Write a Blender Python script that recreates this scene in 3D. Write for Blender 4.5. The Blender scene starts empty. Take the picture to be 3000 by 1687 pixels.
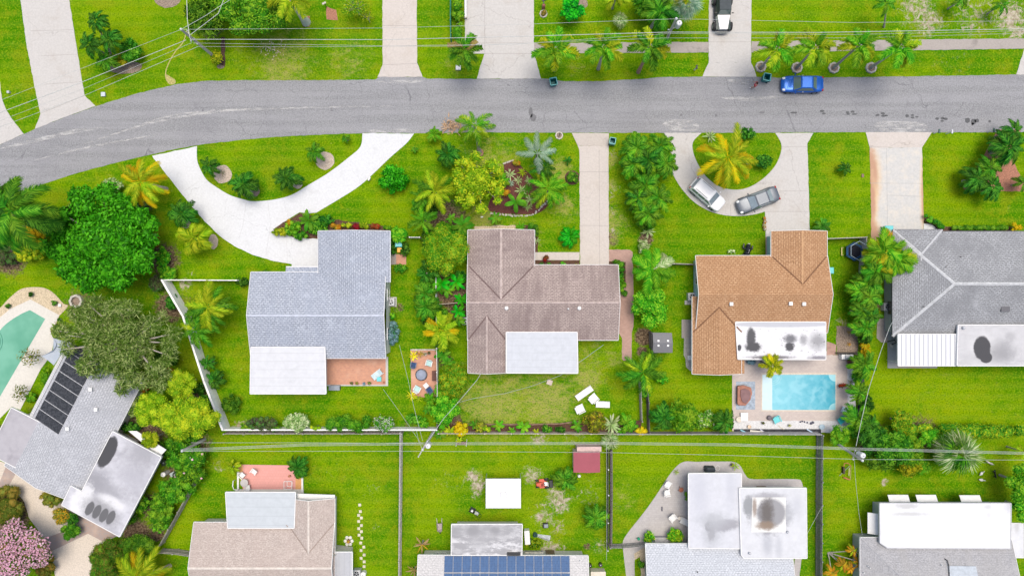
import bpy, bmesh, math, random
import numpy as np
from mathutils import Vector, Matrix
from mathutils.bvhtree import BVHTree
random.seed(7); rng = np.random.default_rng(7)
R = math.radians
SC = bpy.context.scene
COL = SC.collection

# ------------------------------------------------------------------ camera, sky, sun, exposure
H = 80.0          # height of the drone above the ground, metres
S = 27.0          # photograph pixels per metre on the ground
cam = bpy.data.cameras.new("camera"); camo = bpy.data.objects.new("camera", cam); COL.objects.link(camo)
camo.location = (0, 0, H); camo.rotation_euler = (0, 0, 0)
cam.sensor_width = 36; cam.lens = 36 * H / (3000 / S); cam.clip_end = 2000; cam.clip_start = 0.5
SC.camera = camo
SUN_EL, SUN_AZ = 79, 25      # high, from the north-north-east, through thin cloud
w = bpy.data.worlds.new("World"); SC.world = w; w.use_nodes = True
nt = w.node_tree; bg = nt.nodes['Background']
sky = nt.nodes.new('ShaderNodeTexSky'); sky.sky_type = 'NISHITA'; sky.sun_disc = False
sky.sun_elevation = R(SUN_EL); sky.sun_rotation = R(SUN_AZ); sky.air_density = 1.0; sky.dust_density = 4.0; sky.ozone_density = 0.6
nt.links.new(sky.outputs[0], bg.inputs[0]); bg.inputs[1].default_value = 0.105
sl = bpy.data.lights.new("sun", 'SUN'); sl.energy = 1.5; sl.angle = R(32); sl.color = (1.0, 0.94, 0.84)
so = bpy.data.objects.new("sun", sl); COL.objects.link(so)
so.rotation_euler = (R(90 - SUN_EL), 0, R(180 - SUN_AZ))
vs = SC.view_settings; vs.view_transform = 'Standard'; vs.look = 'None'; vs.gamma = 1; vs.exposure = 0.89
SC.cycles.max_bounces = 6

# ------------------------------------------------------------------ helpers
def P(x, y, z=0.0):
    """a point of the place at height z seen at photograph pixel (x, y)"""
    k = (H - z) / H / S
    return Vector(((x - 1500) * k, -(y - 843.5) * k, z))

def tag(o, label=None, cat=None, group=None, kind=None):
    if label: o['label'] = label
    if cat: o['category'] = cat
    if group: o['group'] = group
    if kind: o['kind'] = kind
    return o

def empty(name, loc, label, cat, group=None):
    o = bpy.data.objects.new(name, None); COL.objects.link(o); o.location = loc
    o.empty_display_size = 0.2
    return tag(o, label, cat, group)

def link(name, me, parent=None, mats=()):
    o = bpy.data.objects.new(name, me); COL.objects.link(o)
    if parent is not None: o.parent = parent
    for m in mats: me.materials.append(m)
    return o

class MB:
    def __init__(s): s.v = []; s.f = []; s.m = []
    def add(s, vs_, fs, mi=0):
        b = len(s.v); s.v += [tuple(p) for p in vs_]
        for f in fs: s.f.append([i + b for i in f]); s.m.append(mi)
        return s
    def box(s, c, size, rz=0.0, mi=0, ry=0.0, taper=1.0):
        """c = centre of the bottom face"""
        sx, sy, sz = size[0] / 2, size[1] / 2, size[2]
        M = Matrix.Translation(Vector(c)) @ Matrix.Rotation(rz, 4, 'Z') @ Matrix.Rotation(ry, 4, 'Y')
        p = [M @ Vector((x * sx * (taper if z else 1), y * sy * (taper if z else 1), z * sz)) for z in (0, 1) for x, y in ((-1, -1), (1, -1), (1, 1), (-1, 1))]
        return s.add(p, [(3, 2, 1, 0), (4, 5, 6, 7), (0, 1, 5, 4), (1, 2, 6, 5), (2, 3, 7, 6), (3, 0, 4, 7)], mi)
    def prism(s, pts, z0, z1, mi=0):
        n = len(pts); a = sum(pts[i][0] * pts[(i + 1) % n][1] - pts[(i + 1) % n][0] * pts[i][1] for i in range(n))
        if a < 0: pts = pts[::-1]
        p = [(q[0], q[1], z0) for q in pts] + [(q[0], q[1], z1) for q in pts]
        f = [tuple(range(n, 2 * n)), tuple(range(n - 1, -1, -1))] + [(i, (i + 1) % n, n + (i + 1) % n, n + i) for i in range(n)]
        return s.add(p, f, mi)
    def tube(s, path, r, n=8, mi=0, r2=None, cap=True):
        path = [Vector(q) for q in path]; k = len(path); base = len(s.v); prev = None
        for i, q in enumerate(path):
            d = (path[min(i + 1, k - 1)] - path[max(i - 1, 0)]).normalized()
            if prev is None: u = d.orthogonal().normalized()
            else: u = (prev - d * prev.dot(d)).normalized()
            prev = u; v = d.cross(u)
            rr = (r[i] if isinstance(r, (list, tuple)) else (r if r2 is None else r + (r2 - r) * i / (k - 1)))
            for j in range(n):
                a = 2 * math.pi * j / n; s.v.append(tuple(q + (u * math.cos(a) + v * math.sin(a)) * rr))
        for i in range(k - 1):
            for j in range(n):
                a = base + i * n + j; b = base + i * n + (j + 1) % n
                s.f.append([a, b, b + n, a + n]); s.m.append(mi)
        if cap:
            s.f.append([base + j for j in range(n)][::-1]); s.m.append(mi)
            s.f.append([base + (k - 1) * n + j for j in range(n)]); s.m.append(mi)
        return s
    def lathe(s, c, prof, n=20, mi=0, wob=0.0):
        b = len(s.v)
        for r, z in prof:
            for j in range(n):
                a = 2 * math.pi * j / n; rr = r * (1 + wob * math.cos(a * 8))
                s.v.append((c[0] + rr * math.cos(a), c[1] + rr * math.sin(a), c[2] + z))
        for i in range(len(prof) - 1):
            for j in range(n):
                a = b + i * n + j; q = b + i * n + (j + 1) % n
                s.f.append([a, q, q + n, a + n]); s.m.append(mi)
        return s
    def disc(s, c, r, z=0, n=20, mi=0, ry=None, rz=0):
        ry = ry or r
        p = []
        for j in range(n):
            a = 2 * math.pi * j / n; x = r * math.cos(a); y = ry * math.sin(a)
            p.append((c[0] + x * math.cos(rz) - y * math.sin(rz), c[1] + x * math.sin(rz) + y * math.cos(rz), z))
        return s.add(p, [tuple(range(n))], mi)
    def ball(s, c, r, n=10, mi=0, sx=1, sy=1, sz=1, lump=0.0):
        b = len(s.v); rows = n // 2 + 1
        for i in range(rows):
            t = math.pi * i / (rows - 1)
            for j in range(n):
                a = 2 * math.pi * j / n; rr = r * (1 + random.uniform(-lump, lump))
                s.v.append((c[0] + rr * math.sin(t) * math.cos(a) * sx, c[1] + rr * math.sin(t) * math.sin(a) * sy, c[2] + rr * math.cos(t) * sz))
        for i in range(rows - 1):
            for j in range(n):
                a = b + i * n + j; q = b + i * n + (j + 1) % n
                s.f.append([a, a + n, q + n, q]); s.m.append(mi)
        return s
    def build(s, name, mats, parent=None, smooth=False, uv=True, bevel=0.0):
        if not isinstance(mats, (list, tuple)): mats = [mats]
        off = parent.location if parent is not None and parent.type == 'EMPTY' else Vector((0, 0, 0))
        if parent is not None and parent.type != 'EMPTY' and parent.parent is not None: off = parent.parent.location
        me = bpy.data.meshes.new(name)
        me.from_pydata([(p[0] - off[0], p[1] - off[1], p[2] - off[2]) for p in s.v], [], s.f)
        me.validate(clean_customdata=False)
        if len(set(s.m)) > 1 and len(me.polygons) == len(s.m): me.polygons.foreach_set('material_index', s.m)
        if smooth: me.polygons.foreach_set('use_smooth', [True] * len(me.polygons))
        if uv:
            lay = me.uv_layers.new(name='UVMap').data; Z = Vector((0, 0, 1))
            for p in me.polygons:
                n_ = p.normal; h = Z.cross(n_)
                h = h.normalized() if h.length > 0.02 else Vector((1, 0, 0))
                t = n_.cross(h)
                for li in p.loop_indices:
                    c = me.vertices[me.loops[li].vertex_index].co + off
                    lay[li].uv = (c.dot(h), c.dot(t))
        o = link(name, me, parent, mats)
        if bevel:
            b = o.modifiers.new('bevel', 'BEVEL'); b.width = bevel; b.segments = 2; b.limit_method = 'ANGLE'
        return o

def spl(pts, closed=False, k=6):
    """smooth curve through points"""
    out = []; n = len(pts)
    rngi = range(n) if closed else range(n - 1)
    for i in rngi:
        g = (lambda j: pts[j % n]) if closed else (lambda j: pts[max(0, min(n - 1, j))])
        p0, p1, p2, p3 = g(i - 1), g(i), g(i + 1), g(i + 2)
        for s_ in range(k):
            t = s_ / k
            out.append(tuple(0.5 * ((2 * p1[d]) + (-p0[d] + p2[d]) * t + (2 * p0[d] - 5 * p1[d] + 4 * p2[d] - p3[d]) * t * t + (-p0[d] + 3 * p1[d] - 3 * p2[d] + p3[d]) * t ** 3) for d in range(len(p1))))
    if not closed: out.append(tuple(pts[-1]))
    return out

def ragged(pts, amp=1.0, step=11):
    out = []; r = random.Random(int(pts[0][0] * 3 + len(pts)))
    for i, a in enumerate(pts):
        b = pts[(i + 1) % len(pts)]; d = math.hypot(b[0] - a[0], b[1] - a[1]); n = max(1, int(d / step)); out.append(a)
        for k in range(1, n): out.append((a[0] + (b[0] - a[0]) * k / n + r.uniform(-amp, amp), a[1] + (b[1] - a[1]) * k / n + r.uniform(-amp, amp)))
    return out
def slab(name, pts, z0, z1, m, label=None, cat=None, kind='structure', z=0.0, parent=None, bevel=0):
    if name in ('road', 'driveway', 'sidewalk', 'planting_bed', 'gravel_drive', 'gravel_bed', 'brick_path', 'paver_patio', 'white_gravel_bed'): pts = ragged(pts, 2.0 if name == 'planting_bed' else .9)
    o = MB().prism([P(x, y, z) for x, y in pts], z0, z1).build(name, m, parent, bevel=bevel)
    return tag(o, label, cat, None, kind if parent is None else None)

# ------------------------------------------------------------------ materials
class NT:
    def __init__(s, name):
        s.m = bpy.data.materials.new(name); s.m.use_nodes = True; s.t = s.m.node_tree; s.b = s.t.nodes['Principled BSDF']
    def n(s, typ, **kw):
        o = s.t.nodes.new(typ)
        for k, v in kw.items():
            if k.startswith('_'): setattr(o, k[1:], v)
            else: o.inputs[int(k[1:]) if k[0] == 'i' and k[1:].isdigit() else k].default_value = v
        return o
    def l(s, a, b): s.t.links.new(a, b)
    def pos(s):
        return s.n('ShaderNodeNewGeometry').outputs['Position']
    def uv(s): return s.n('ShaderNodeTexCoord').outputs['UV']
    def scale(s, v, sc):
        o = s.n('ShaderNodeVectorMath', _operation='MULTIPLY'); s.l(v, o.inputs[0]); o.inputs[1].default_value = sc; return o.outputs[0]
    def noise(s, v, sc, det=4, rough=0.6, dist=0.0):
        o = s.n('ShaderNodeTexNoise', Scale=sc, Detail=det, Roughness=rough, Distortion=dist); s.l(v, o.inputs['Vector']); return o.outputs['Fac']
    def ramp(s, f, a, b, lo=0.0, hi=1.0):
        o = s.n('ShaderNodeMapRange', _clamp=True, _interpolation_type='SMOOTHSTEP'); s.l(f, o.inputs[0])
        o.inputs[1].default_value = a; o.inputs[2].default_value = b; o.inputs[3].default_value = lo; o.inputs[4].default_value = hi
        return o.outputs[0]
    def mix(s, f, a, b, mode='MIX'):
        o = s.n('ShaderNodeMix', _data_type='RGBA', _blend_type=mode)
        if isinstance(f, (int, float)): o.inputs[0].default_value = f
        else: s.l(f, o.inputs[0])
        for i, c in ((6, a), (7, b)):
            if isinstance(c, tuple): o.inputs[i].default_value = (*c, 1)[:4]
            else: s.l(c, o.inputs[i])
        return o.outputs[2]
    def math(s, op, a, b=0.0):
        o = s.n('ShaderNodeMath', _operation=op)
        for i, c in ((0, a), (1, b)):
            if isinstance(c, (int, float)): o.inputs[i].default_value = c
            else: s.l(c, o.inputs[i])
        return o.outputs[0]
    def attr(s, nm): return s.n('ShaderNodeAttribute', _attribute_name=nm).outputs['Fac']
    def ell(s, v, cx, cy, rx, ry, rot=0.0, n=None, amt=0.5, soft=0.25):
        """mask of a stain: 1 inside an ellipse with a ragged edge"""
        mp = s.n('ShaderNodeMapping', _vector_type='TEXTURE'); s.l(v, mp.inputs[0])
        mp.inputs['Location'].default_value = (cx, cy, 0); mp.inputs['Rotation'].default_value = (0, 0, rot); mp.inputs['Scale'].default_value = (rx, ry, 1e6)
        ln = s.n('ShaderNodeVectorMath', _operation='LENGTH'); s.l(mp.outputs[0], ln.inputs[0])
        d = ln.outputs['Value']
        if n is not None: d = s.math('ADD', d, s.math('MULTIPLY', s.math('SUBTRACT', n, 0.5), amt))
        return s.ramp(d, 1 - soft, 1 + soft, 1, 0)
    def bump(s, f, st=0.3, d=0.02):
        o = s.n('ShaderNodeBump', Strength=st, Distance=d); s.l(f, o.inputs['Height']); s.l(o.outputs[0], s.b.inputs['Normal'])
    def out(s, c, rough=0.8, metal=0.0, spec=0.3):
        if isinstance(c, tuple): s.b.inputs['Base Color'].default_value = (*c, 1)
        else: s.l(c, s.b.inputs['Base Color'])
        s.b.inputs['Roughness'].default_value = rough; s.b.inputs['Metallic'].default_value = metal
        s.b.inputs['Specular IOR Level'].default_value = spec
        return s.m

_mc = {}
def plain(name, c, rough=0.6, metal=0.0, var=0.12, sc=3.0, spec=0.4):
    if name in _mc: return _mc[name]
    t = NT(name); f = t.noise(t.pos(), sc, 5)
    m = t.out(t.mix(t.ramp(f, 0.3, 0.7), tuple(x * (1 - var) for x in c), tuple(min(1, x * (1 + var)) for x in c)), rough, metal, spec)
    _mc[name] = m; return m

def leafmat(name, a, b, c=None, rough=0.5, trans=0.25):
    t = NT(name); g = t.n('ShaderNodeNewGeometry'); r = g.outputs['Random Per Island']
    oi = t.n('ShaderNodeObjectInfo').outputs['Random']
    col = t.mix(t.ramp(r, 0.0, 1.0), a, b)
    if c is not None:
        nz = t.noise(g.outputs['Position'], 0.9, 3)
        col = t.mix(t.ramp(t.math('ADD', t.math('MULTIPLY', r, 0.5), nz), 0.72, 0.98), col, c)
    hs = t.n('ShaderNodeHueSaturation'); t.l(col, hs.inputs['Color'])
    t.l(t.ramp(oi, 0, 1, 0.485, 0.512), hs.inputs['Hue']); t.l(t.ramp(oi, 0, 1, 0.8, 1.2), hs.inputs['Value'])
    t.out(hs.outputs[0], rough, 0, 0.06)
    tr = t.n('ShaderNodeBsdfTranslucent'); t.l(hs.outputs[0], tr.inputs[0])
    mx = t.n('ShaderNodeMixShader'); mx.inputs[0].default_value = trans
    t.l(t.b.outputs[0], mx.inputs[1]); t.l(tr.outputs[0], mx.inputs[2]); t.l(mx.outputs[0], t.t.nodes['Material Output'].inputs[0])
    return t.m

def shingle(name, c1, c2, mortar, bw=0.4, rh=0.24, stain=None, amt=0.5, streak=(1.6, 0.25), mort=0.05, jit=0.45):
    t = NT(name); uv = t.uv()
    br = t.n('ShaderNodeTexBrick', Scale=1.0); br.offset = 0.5
    t.l(uv, br.inputs['Vector']); br.inputs['Brick Width'].default_value = bw; br.inputs['Row Height'].default_value = rh
    br.inputs['Mortar Size'].default_value = mort; br.inputs['Mortar Smooth'].default_value = 0.3; br.inputs['Bias'].default_value = 0.0
    br.inputs['Color1'].default_value = (*c1, 1); br.inputs['Color2'].default_value = (*c2, 1); br.inputs['Mortar'].default_value = (*mortar, 1)
    fine = t.ramp(t.noise(t.scale(uv, (5, 9, 1)), 1.0, 3, 0.8), 0.38, 0.62)
    col = t.mix(jit, br.outputs['Color'], t.mix(fine, tuple(x * 0.62 for x in c1), tuple(min(1, x * 1.22) for x in c2)))
    big = t.noise(t.scale(uv, (streak[0], streak[1], 1)), 0.8, 6, 0.65)
    bl = t.noise(t.pos(), 0.35, 5, 0.6)
    if stain: col = t.mix(t.ramp(t.math('ADD', t.math('MULTIPLY', big, 0.6), t.math('MULTIPLY', bl, 0.4)), 0.42, 0.62, 0, amt), col, stain)
    col = t.mix(t.ramp(t.noise(t.pos(), 0.7, 8, 0.75), 0.52, 0.72, 0, 0.4), col, tuple(min(1, x * 1.2) for x in c2))
    t.bump(br.outputs['Fac'], -0.4, 0.02)
    return t.out(col, 0.9, 0, 0.2)

def concrete(name, c, dirt=(0.22, 0.2, 0.17), crack=True, amt=0.35, sc=0.5, joint=0):
    t = NT(name); p = t.pos()
    n1 = t.noise(p, sc, 6, 0.65); n2 = t.noise(p, 5, 5, 0.7)
    col = t.mix(t.ramp(n2, 0.3, 0.7), tuple(x * 0.92 for x in c), tuple(min(1, x * 1.06) for x in c))
    col = t.mix(t.ramp(n1, 0.5, 0.78, 0, amt), col, dirt)
    if crack:
        dv = t.n('ShaderNodeVectorMath', _operation='ADD'); t.l(p, dv.inputs[0])
        nn = t.n('ShaderNodeTexNoise', Scale=0.9, Detail=4); t.l(p, nn.inputs['Vector']); t.l(t.scale(nn.outputs['Color'], (1.6, 1.6, 0)), dv.inputs[1])
        vo = t.n('ShaderNodeTexVoronoi', _feature='DISTANCE_TO_EDGE', Scale=0.13); t.l(dv.outputs[0], vo.inputs['Vector'])
        col = t.mix(t.ramp(vo.outputs['Distance'], 0.0, 0.004, 0.3, 0), col, tuple(x * 0.35 for x in dirt))
    return t.out(col, 0.9, 0, 0.2)

def pavers(name, c1, c2, mortar, bw=0.3, rh=0.15, dirt=None, jit=0.3):
    t = NT(name); br = t.n('ShaderNodeTexBrick', Scale=1.0); t.l(t.uv(), br.inputs['Vector'])
    br.inputs['Brick Width'].default_value = bw; br.inputs['Row Height'].default_value = rh; br.inputs['Mortar Size'].default_value = 0.012
    for k, c in (('Color1', c1), ('Color2', c2), ('Mortar', mortar)): br.inputs[k].default_value = (*c, 1)
    vo = t.n('ShaderNodeTexVoronoi', Scale=5.0); t.l(t.pos(), vo.inputs['Vector'])
    col = t.mix(jit, br.outputs['Color'], t.mix(t.n('ShaderNodeSeparateColor').outputs[0] if False else t.ramp(t.noise(t.pos(), 4, 4), 0.3, 0.7), c1, c2))
    if dirt: col = t.mix(t.ramp(t.noise(t.pos(), 0.5, 5), 0.5, 0.7, 0, 0.6), col, dirt)
    return t.out(col, 0.9, 0, 0.2)

def flatroof(name, base, stains=(), streaks=None, grid=None, rough=0.7, dirtc=(0.08, 0.08, 0.085), n_amt=0.0):
    """membrane roof; stains = (px, py, rx px, ry px, rot, colour, soft, strength) where they lie on the roof"""
    t = NT(name); p = t.pos(); n = t.noise(p, 1.6, 6, 0.7); nb = t.noise(p, 0.5, 5, 0.6)
    col = t.mix(t.ramp(n, 0.3, 0.7), tuple(x * 0.94 for x in base), tuple(min(0.9, x * 1.04) for x in base))
    if n_amt: col = t.mix(t.ramp(nb, 0.48, 0.7, 0, n_amt), col, dirtc)
    if streaks:
        sx, sy, a, b, am = streaks
        col = t.mix(t.ramp(t.noise(t.scale(p, (sx, sy, 1)), 1.0, 8, 0.75), a, b, 0, am), col, dirtc)
    if not streaks: col = t.mix(t.ramp(t.noise(t.scale(p, (.5, .9, 1)), 1.0, 9, 0.8), 0.5, 0.75, 0, 0.3), col, tuple(x * .6 for x in base))
    for (px, py, rx, ry, rot, c, soft, st) in stains:
        q = P(px, py, 3.0)
        mk = t.ell(p, q.x, q.y, rx / S, ry / S, rot, t.noise(p, 2.6, 9, 0.8), 1.6 if soft >= .25 else .35, soft)
        col = t.mix(t.math('MULTIPLY', mk, st), col, c)
    if grid:
        gx, gy, gc = grid
        br = t.n('ShaderNodeTexBrick', Scale=1.0); br.offset = 0; t.l(p, br.inputs['Vector'])
        br.inputs['Brick Width'].default_value = gx; br.inputs['Row Height'].default_value = gy; br.inputs['Mortar Size'].default_value = 0.03
        br.inputs['Color1'].default_value = (0, 0, 0, 1); br.inputs['Color2'].default_value = (0, 0, 0, 1); br.inputs['Mortar'].default_value = (1, 1, 1, 1)
        bw_ = t.n('ShaderNodeRGBToBW'); t.l(br.outputs['Color'], bw_.inputs[0])
        col = t.mix(t.math('MULTIPLY', bw_.outputs[0], 0.5), col, gc)
    return t.out(col, rough, 0, 0.3)

WHITE = plain('white paint', (0.62, 0.62, 0.61), 0.5, var=0.05)
CREAM = plain('cream wall', (0.52, 0.50, 0.45), 0.8, var=0.06)
PALEBLUE = plain('pale blue wall', (0.36, 0.5, 0.58), 0.8, var=0.05)
GREYWALL = plain('grey wall', (0.36, 0.38, 0.4), 0.8, var=0.06)
GLASS = plain('window glass', (0.03, 0.04, 0.05), 0.08, var=0.0, spec=0.8)
DARK = plain('black plastic', (0.015, 0.016, 0.018), 0.45, var=0.1)
METAL = plain('galvanised metal', (0.42, 0.43, 0.45), 0.4, 0.3, var=0.08)
WOODGREY = plain('weathered wood', (0.3, 0.28, 0.25), 0.9, var=0.3, sc=6)
WOODDARK = plain('dark fence wood', (0.13, 0.12, 0.115), 0.9, var=0.3, sc=6)
BARK = plain('palm bark', (0.3, 0.28, 0.25), 0.9, var=0.3, sc=5)
BARKPALE = plain('pale branch bark', (0.33, 0.3, 0.26), 0.9, var=0.2, sc=6)
TEAL = plain('teal plastic', (0.0, 0.16, 0.17), 0.4, var=0.08)
CYAN = plain('turquoise plastic', (0.1, 0.45, 0.47), 0.4, var=0.06)
YELLOWP = plain('yellow plastic', (0.65, 0.33, 0.01), 0.4, var=0.08)
TERRA = plain('terracotta', (0.32, 0.14, 0.08), 0.8, var=0.2)
NAVY = plain('navy fabric', (0.02, 0.05, 0.13), 0.8, var=0.15)
MULCH = plain('brown mulch', (0.085, 0.045, 0.028), 1, var=0.55, sc=12)
MULCHG = plain('grey leaf litter', (0.22, 0.17, 0.13), 1, var=0.45, sc=9)
MULCHR = plain('red mulch', (0.30, 0.14, 0.09), 1, var=0.3, sc=8)
SANDY = plain('sandy bark chips', (0.4, 0.33, 0.26), 1, var=0.3, sc=9)
GRAVEL = plain('tan gravel', (0.46, 0.38, 0.26), 1, var=0.25, sc=6)
STONE = plain('pale kerb stone', (0.42, 0.39, 0.34), 0.9, var=0.25, sc=5)
BRICKRED = plain('red fired brick edging', (0.3, 0.16, 0.11), 0.9, var=0.2, sc=5)

L = {
 'dark':   leafmat('leaf dark green', (0.008, 0.065, 0.006), (0.035, 0.17, 0.012), (0.09, 0.28, 0.02)),
 'mid':    leafmat('leaf mid green', (0.018, 0.11, 0.005), (0.07, 0.27, 0.012), (0.16, 0.36, 0.02)),
 'big':    leafmat('leaf glossy bright green', (0.004, 0.14, 0.002), (0.026, 0.4, 0.008), (0.07, 0.5, 0.015), 0.4),
 'bright': leafmat('leaf bright green', (0.03, 0.19, 0.005), (0.11, 0.39, 0.012), (0.24, 0.46, 0.02)),
 'lime':   leafmat('leaf lime green', (0.12, 0.25, 0.005), (0.3, 0.44, 0.01), (0.44, 0.5, 0.02)),
 'yellow': leafmat('leaf yellow green', (0.09, 0.2, 0.005), (0.36, 0.43, 0.012), (0.5, 0.49, 0.015)),
 'sun':    leafmat('bright yellow petals', (0.7, 0.58, 0.005), (0.8, 0.68, 0.02), (0.5, 0.55, 0.02)),
 'gold':   leafmat('leaf golden yellow', (0.5, 0.34, 0.004), (0.66, 0.47, 0.008), (0.42, 0.46, 0.01)),
 'olive':  leafmat('leaf olive', (0.07, 0.11, 0.01), (0.18, 0.22, 0.03), (0.26, 0.19, 0.03)),
 'euca':   leafmat('leaf grey green', (0.055, 0.15, 0.015), (0.2, 0.36, 0.055), (0.4, 0.52, 0.18)),
 'silver': leafmat('leaf silver', (0.13, 0.26, 0.16), (0.36, 0.46, 0.34)),
 'pale':   leafmat('leaf pale green', (0.13, 0.26, 0.05), (0.36, 0.46, 0.18), (0.55, 0.6, 0.36)),
 'pink':   leafmat('blossom pink', (0.68, 0.34, 0.43), (0.85, 0.58, 0.65), (0.75, 0.42, 0.52)),
 'orange': leafmat('leaf orange', (0.45, 0.17, 0.01), (0.62, 0.34, 0.02), (0.25, 0.27, 0.02)),
 'red':    leafmat('leaf deep red', (0.16, 0.01, 0.01), (0.4, 0.03, 0.015), (0.1, 0.08, 0.02)),
 'plum':   leafmat('leaf dark plum', (0.05, 0.045, 0.03), (0.11, 0.15, 0.04), (0.06, 0.17, 0.03)),
 'blue':   leafmat('hydrangea blue', (0.1, 0.2, 0.24), (0.28, 0.42, 0.46), (0.03, 0.16, 0.04)),
 'white':  leafmat('flower white', (0.5, 0.52, 0.45), (0.65, 0.66, 0.6)),
 'brown':  leafmat('frond dry brown', (0.2, 0.13, 0.07), (0.42, 0.28, 0.14), (0.3, 0.24, 0.05)),
}
# ------------------------------------------------------------------ ground with its lawns
gm = NT('lawn grass'); pp = gm.pos()
fine = gm.noise(pp, 5.0, 2, 0.8); fine2 = gm.noise(pp, 2.4, 4, 0.7); med = gm.noise(pp, 0.6, 6, 0.7); bigx = gm.noise(pp, 0.14, 5, 0.6)
g = gm.mix(gm.ramp(bigx, 0.42, 0.58), (0.036, 0.155, 0.001), (0.125, 0.232, 0.001))
g = gm.mix(gm.ramp(med, 0.46, 0.6, 0, 0.65), g, (0.036, 0.145, 0.001))
g = gm.mix(gm.ramp(gm.noise(pp, 0.33, 6, 0.75), 0.48, 0.62, 0, 0.7), g, (0.175, 0.21, 0.005))
dryf = gm.math('ADD', gm.attr('dry'), gm.math('MULTIPLY', gm.math('SUBTRACT', gm.noise(gm.scale(pp, (1, 1.7, 1)), 0.9, 9, 0.85), 0.5), 3.2))
g = gm.mix(gm.ramp(dryf, 0.5, 1.15, 0, 0.85), g, (0.3, 0.265, 0.085))
g = gm.mix(gm.math('MULTIPLY', gm.attr('lush_shade'), 0.8), g, (0.028, 0.14, 0.001))
g = gm.mix(gm.math('MULTIPLY', gm.attr('lime'), gm.ramp(med, 0.35, 0.6, 0.2, 0.75)), g, (0.2, 0.275, 0.001))
g = gm.mix(gm.ramp(fine, 0.47, 0.62, 0.0, 0.6), g, (0.21, 0.31, 0.008))
g = gm.mix(gm.ramp(gm.noise(pp, 6.5, 2, 0.8), 0.5, 0.63, 0.0, 0.7), g, (0.028, 0.1, 0.001))
st = gm.n('ShaderNodeTexWave', _bands_direction='Y', Scale=0.28, Distortion=1.2, Detail=2); gm.l(pp, st.inputs['Vector'])
g = gm.mix(gm.math('MULTIPLY', st.outputs['Fac'], 0.16), g, (0.2, 0.27, 0.02))
sp = gm.ramp(gm.noise(pp, 1.1, 8, 0.75), 0.62, 0.7, 0, 0.45)
g = gm.mix(sp, g, (0.34, 0.32, 0.08))
sand = gm.math('ADD', gm.attr('sand'), gm.math('MULTIPLY', gm.math('SUBTRACT', gm.noise(pp, 1.6, 9, 0.85, 0.6), 0.5), 3.4))
sc_ = gm.mix(gm.ramp(fine2, 0.3, 0.7), (0.2, 0.16, 0.1), (0.46, 0.41, 0.33))
g = gm.mix(gm.ramp(sand, 0.55, 0.95), g, sc_)
earth = gm.math('ADD', gm.attr('earth'), gm.math('MULTIPLY', gm.math('SUBTRACT', fine2, 0.5), 0.9))
g = gm.mix(gm.ramp(earth, 0.4, 0.7), g, gm.mix(gm.ramp(fine, 0.35, 0.7), (0.05, 0.032, 0.02), (0.22, 0.16, 0.1)))
gm.bump(fine, 0.5, 0.05)
GRASS = gm.out(g, 0.95, 0, 0.0)
# (x, y, radius px, strength): where the photo's lawns are sandy, dry, lush or bare, roof and canopy shade painted into the deep green
SAND = [(1792,450,24,.55),(1790,560,28,.6),(1792,680,28,.65),(1796,620,20,.6),(2690,25,70,.75),(2720,65,55,.8),(2850,45,90,.6),(2960,50,60,.9),(2985,90,50,.8),(2640,15,60,.45),(2900,25,50,.6),(2780,155,90,.35),
 (1382,1395,28,.9),(1400,1420,30,.9),(1395,1445,20,.8),(1560,1390,38,.75),(1625,1440,40,.7),(1640,1470,40,.85),(1600,1505,50,.7),(1580,1515,18,.9),(1635,1545,28,.75),(1300,1410,40,.4),(1330,1430,60,.35),(1720,1450,60,.45),(1610,1605,40,.8),(1640,1600,25,.7),(1760,1600,30,.6),(1600,1410,60,.3),
 (1580,1285,40,.7),(1680,1285,50,.5),(250,590,26,.95),(210,610,28,.7),(262,570,16,.8),(2592,1413,15,1.0),(1000,1390,60,.3),(1090,1430,50,.35),(940,1390,60,.25),(640,1365,25,.6),(1340,440,40,.4),(1470,440,70,.25),(890,1440,20,.4),(1790,1470,40,.4),(705,1250,30,.8),(545,835,25,.8),(565,800,20,.5),(2464,950,25,.7),(1100,1545,20,.4),(930,1510,20,.4),(2120,60,40,.2),(2330,45,40,.3)]
DRY = [(1420,480,60,1.0),(1640,500,50,1.0),(1530,700,70,.9),(1650,600,40,1.0),(1420,640,60,1.0),(1500,1130,60,.9),(1720,1110,60,1.0),(1380,1180,60,.9),(1150,1080,40,.5),(830,200,100,.9),(1790,470,26,1.0),(1790,700,30,1.0),(1450,1200,120,1.0),(1600,1180,120,1.0),(830,175,130,.8),(1020,180,90,.7),(700,150,80,.5),(1060,150,60,.6),(1330,185,60,.6),(1260,70,60,.4),(60,250,70,.35),(1450,1180,180,.75),(1600,1180,160,.7),(1700,1080,110,.7),(1730,1030,60,.7),(1400,1120,80,.5),(1560,1250,150,.5),(1450,470,120,.7),(1640,480,60,.5),(1650,620,70,.65),(1500,640,90,.4),(1790,650,60,.9),(250,540,80,.4),(330,480,60,.4),(1800,1050,40,.8),(1690,190,60,.6),(2780,190,150,.35),(2450,170,60,.3),(2750,1150,170,.45),(2950,1190,120,.45),(1830,1460,60,.6),(1900,1300,100,.4),(2100,1310,120,.35),(120,880,50,.2),(1790,540,22,1.0),(1500,750,60,.6),(2200,200,40,.2),(760,1220,80,.3),(640,1100,50,.3),(1060,1110,60,.3),(480,250,80,.2),(1690,1470,60,.3),(2720,560,90,.2)]
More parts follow.
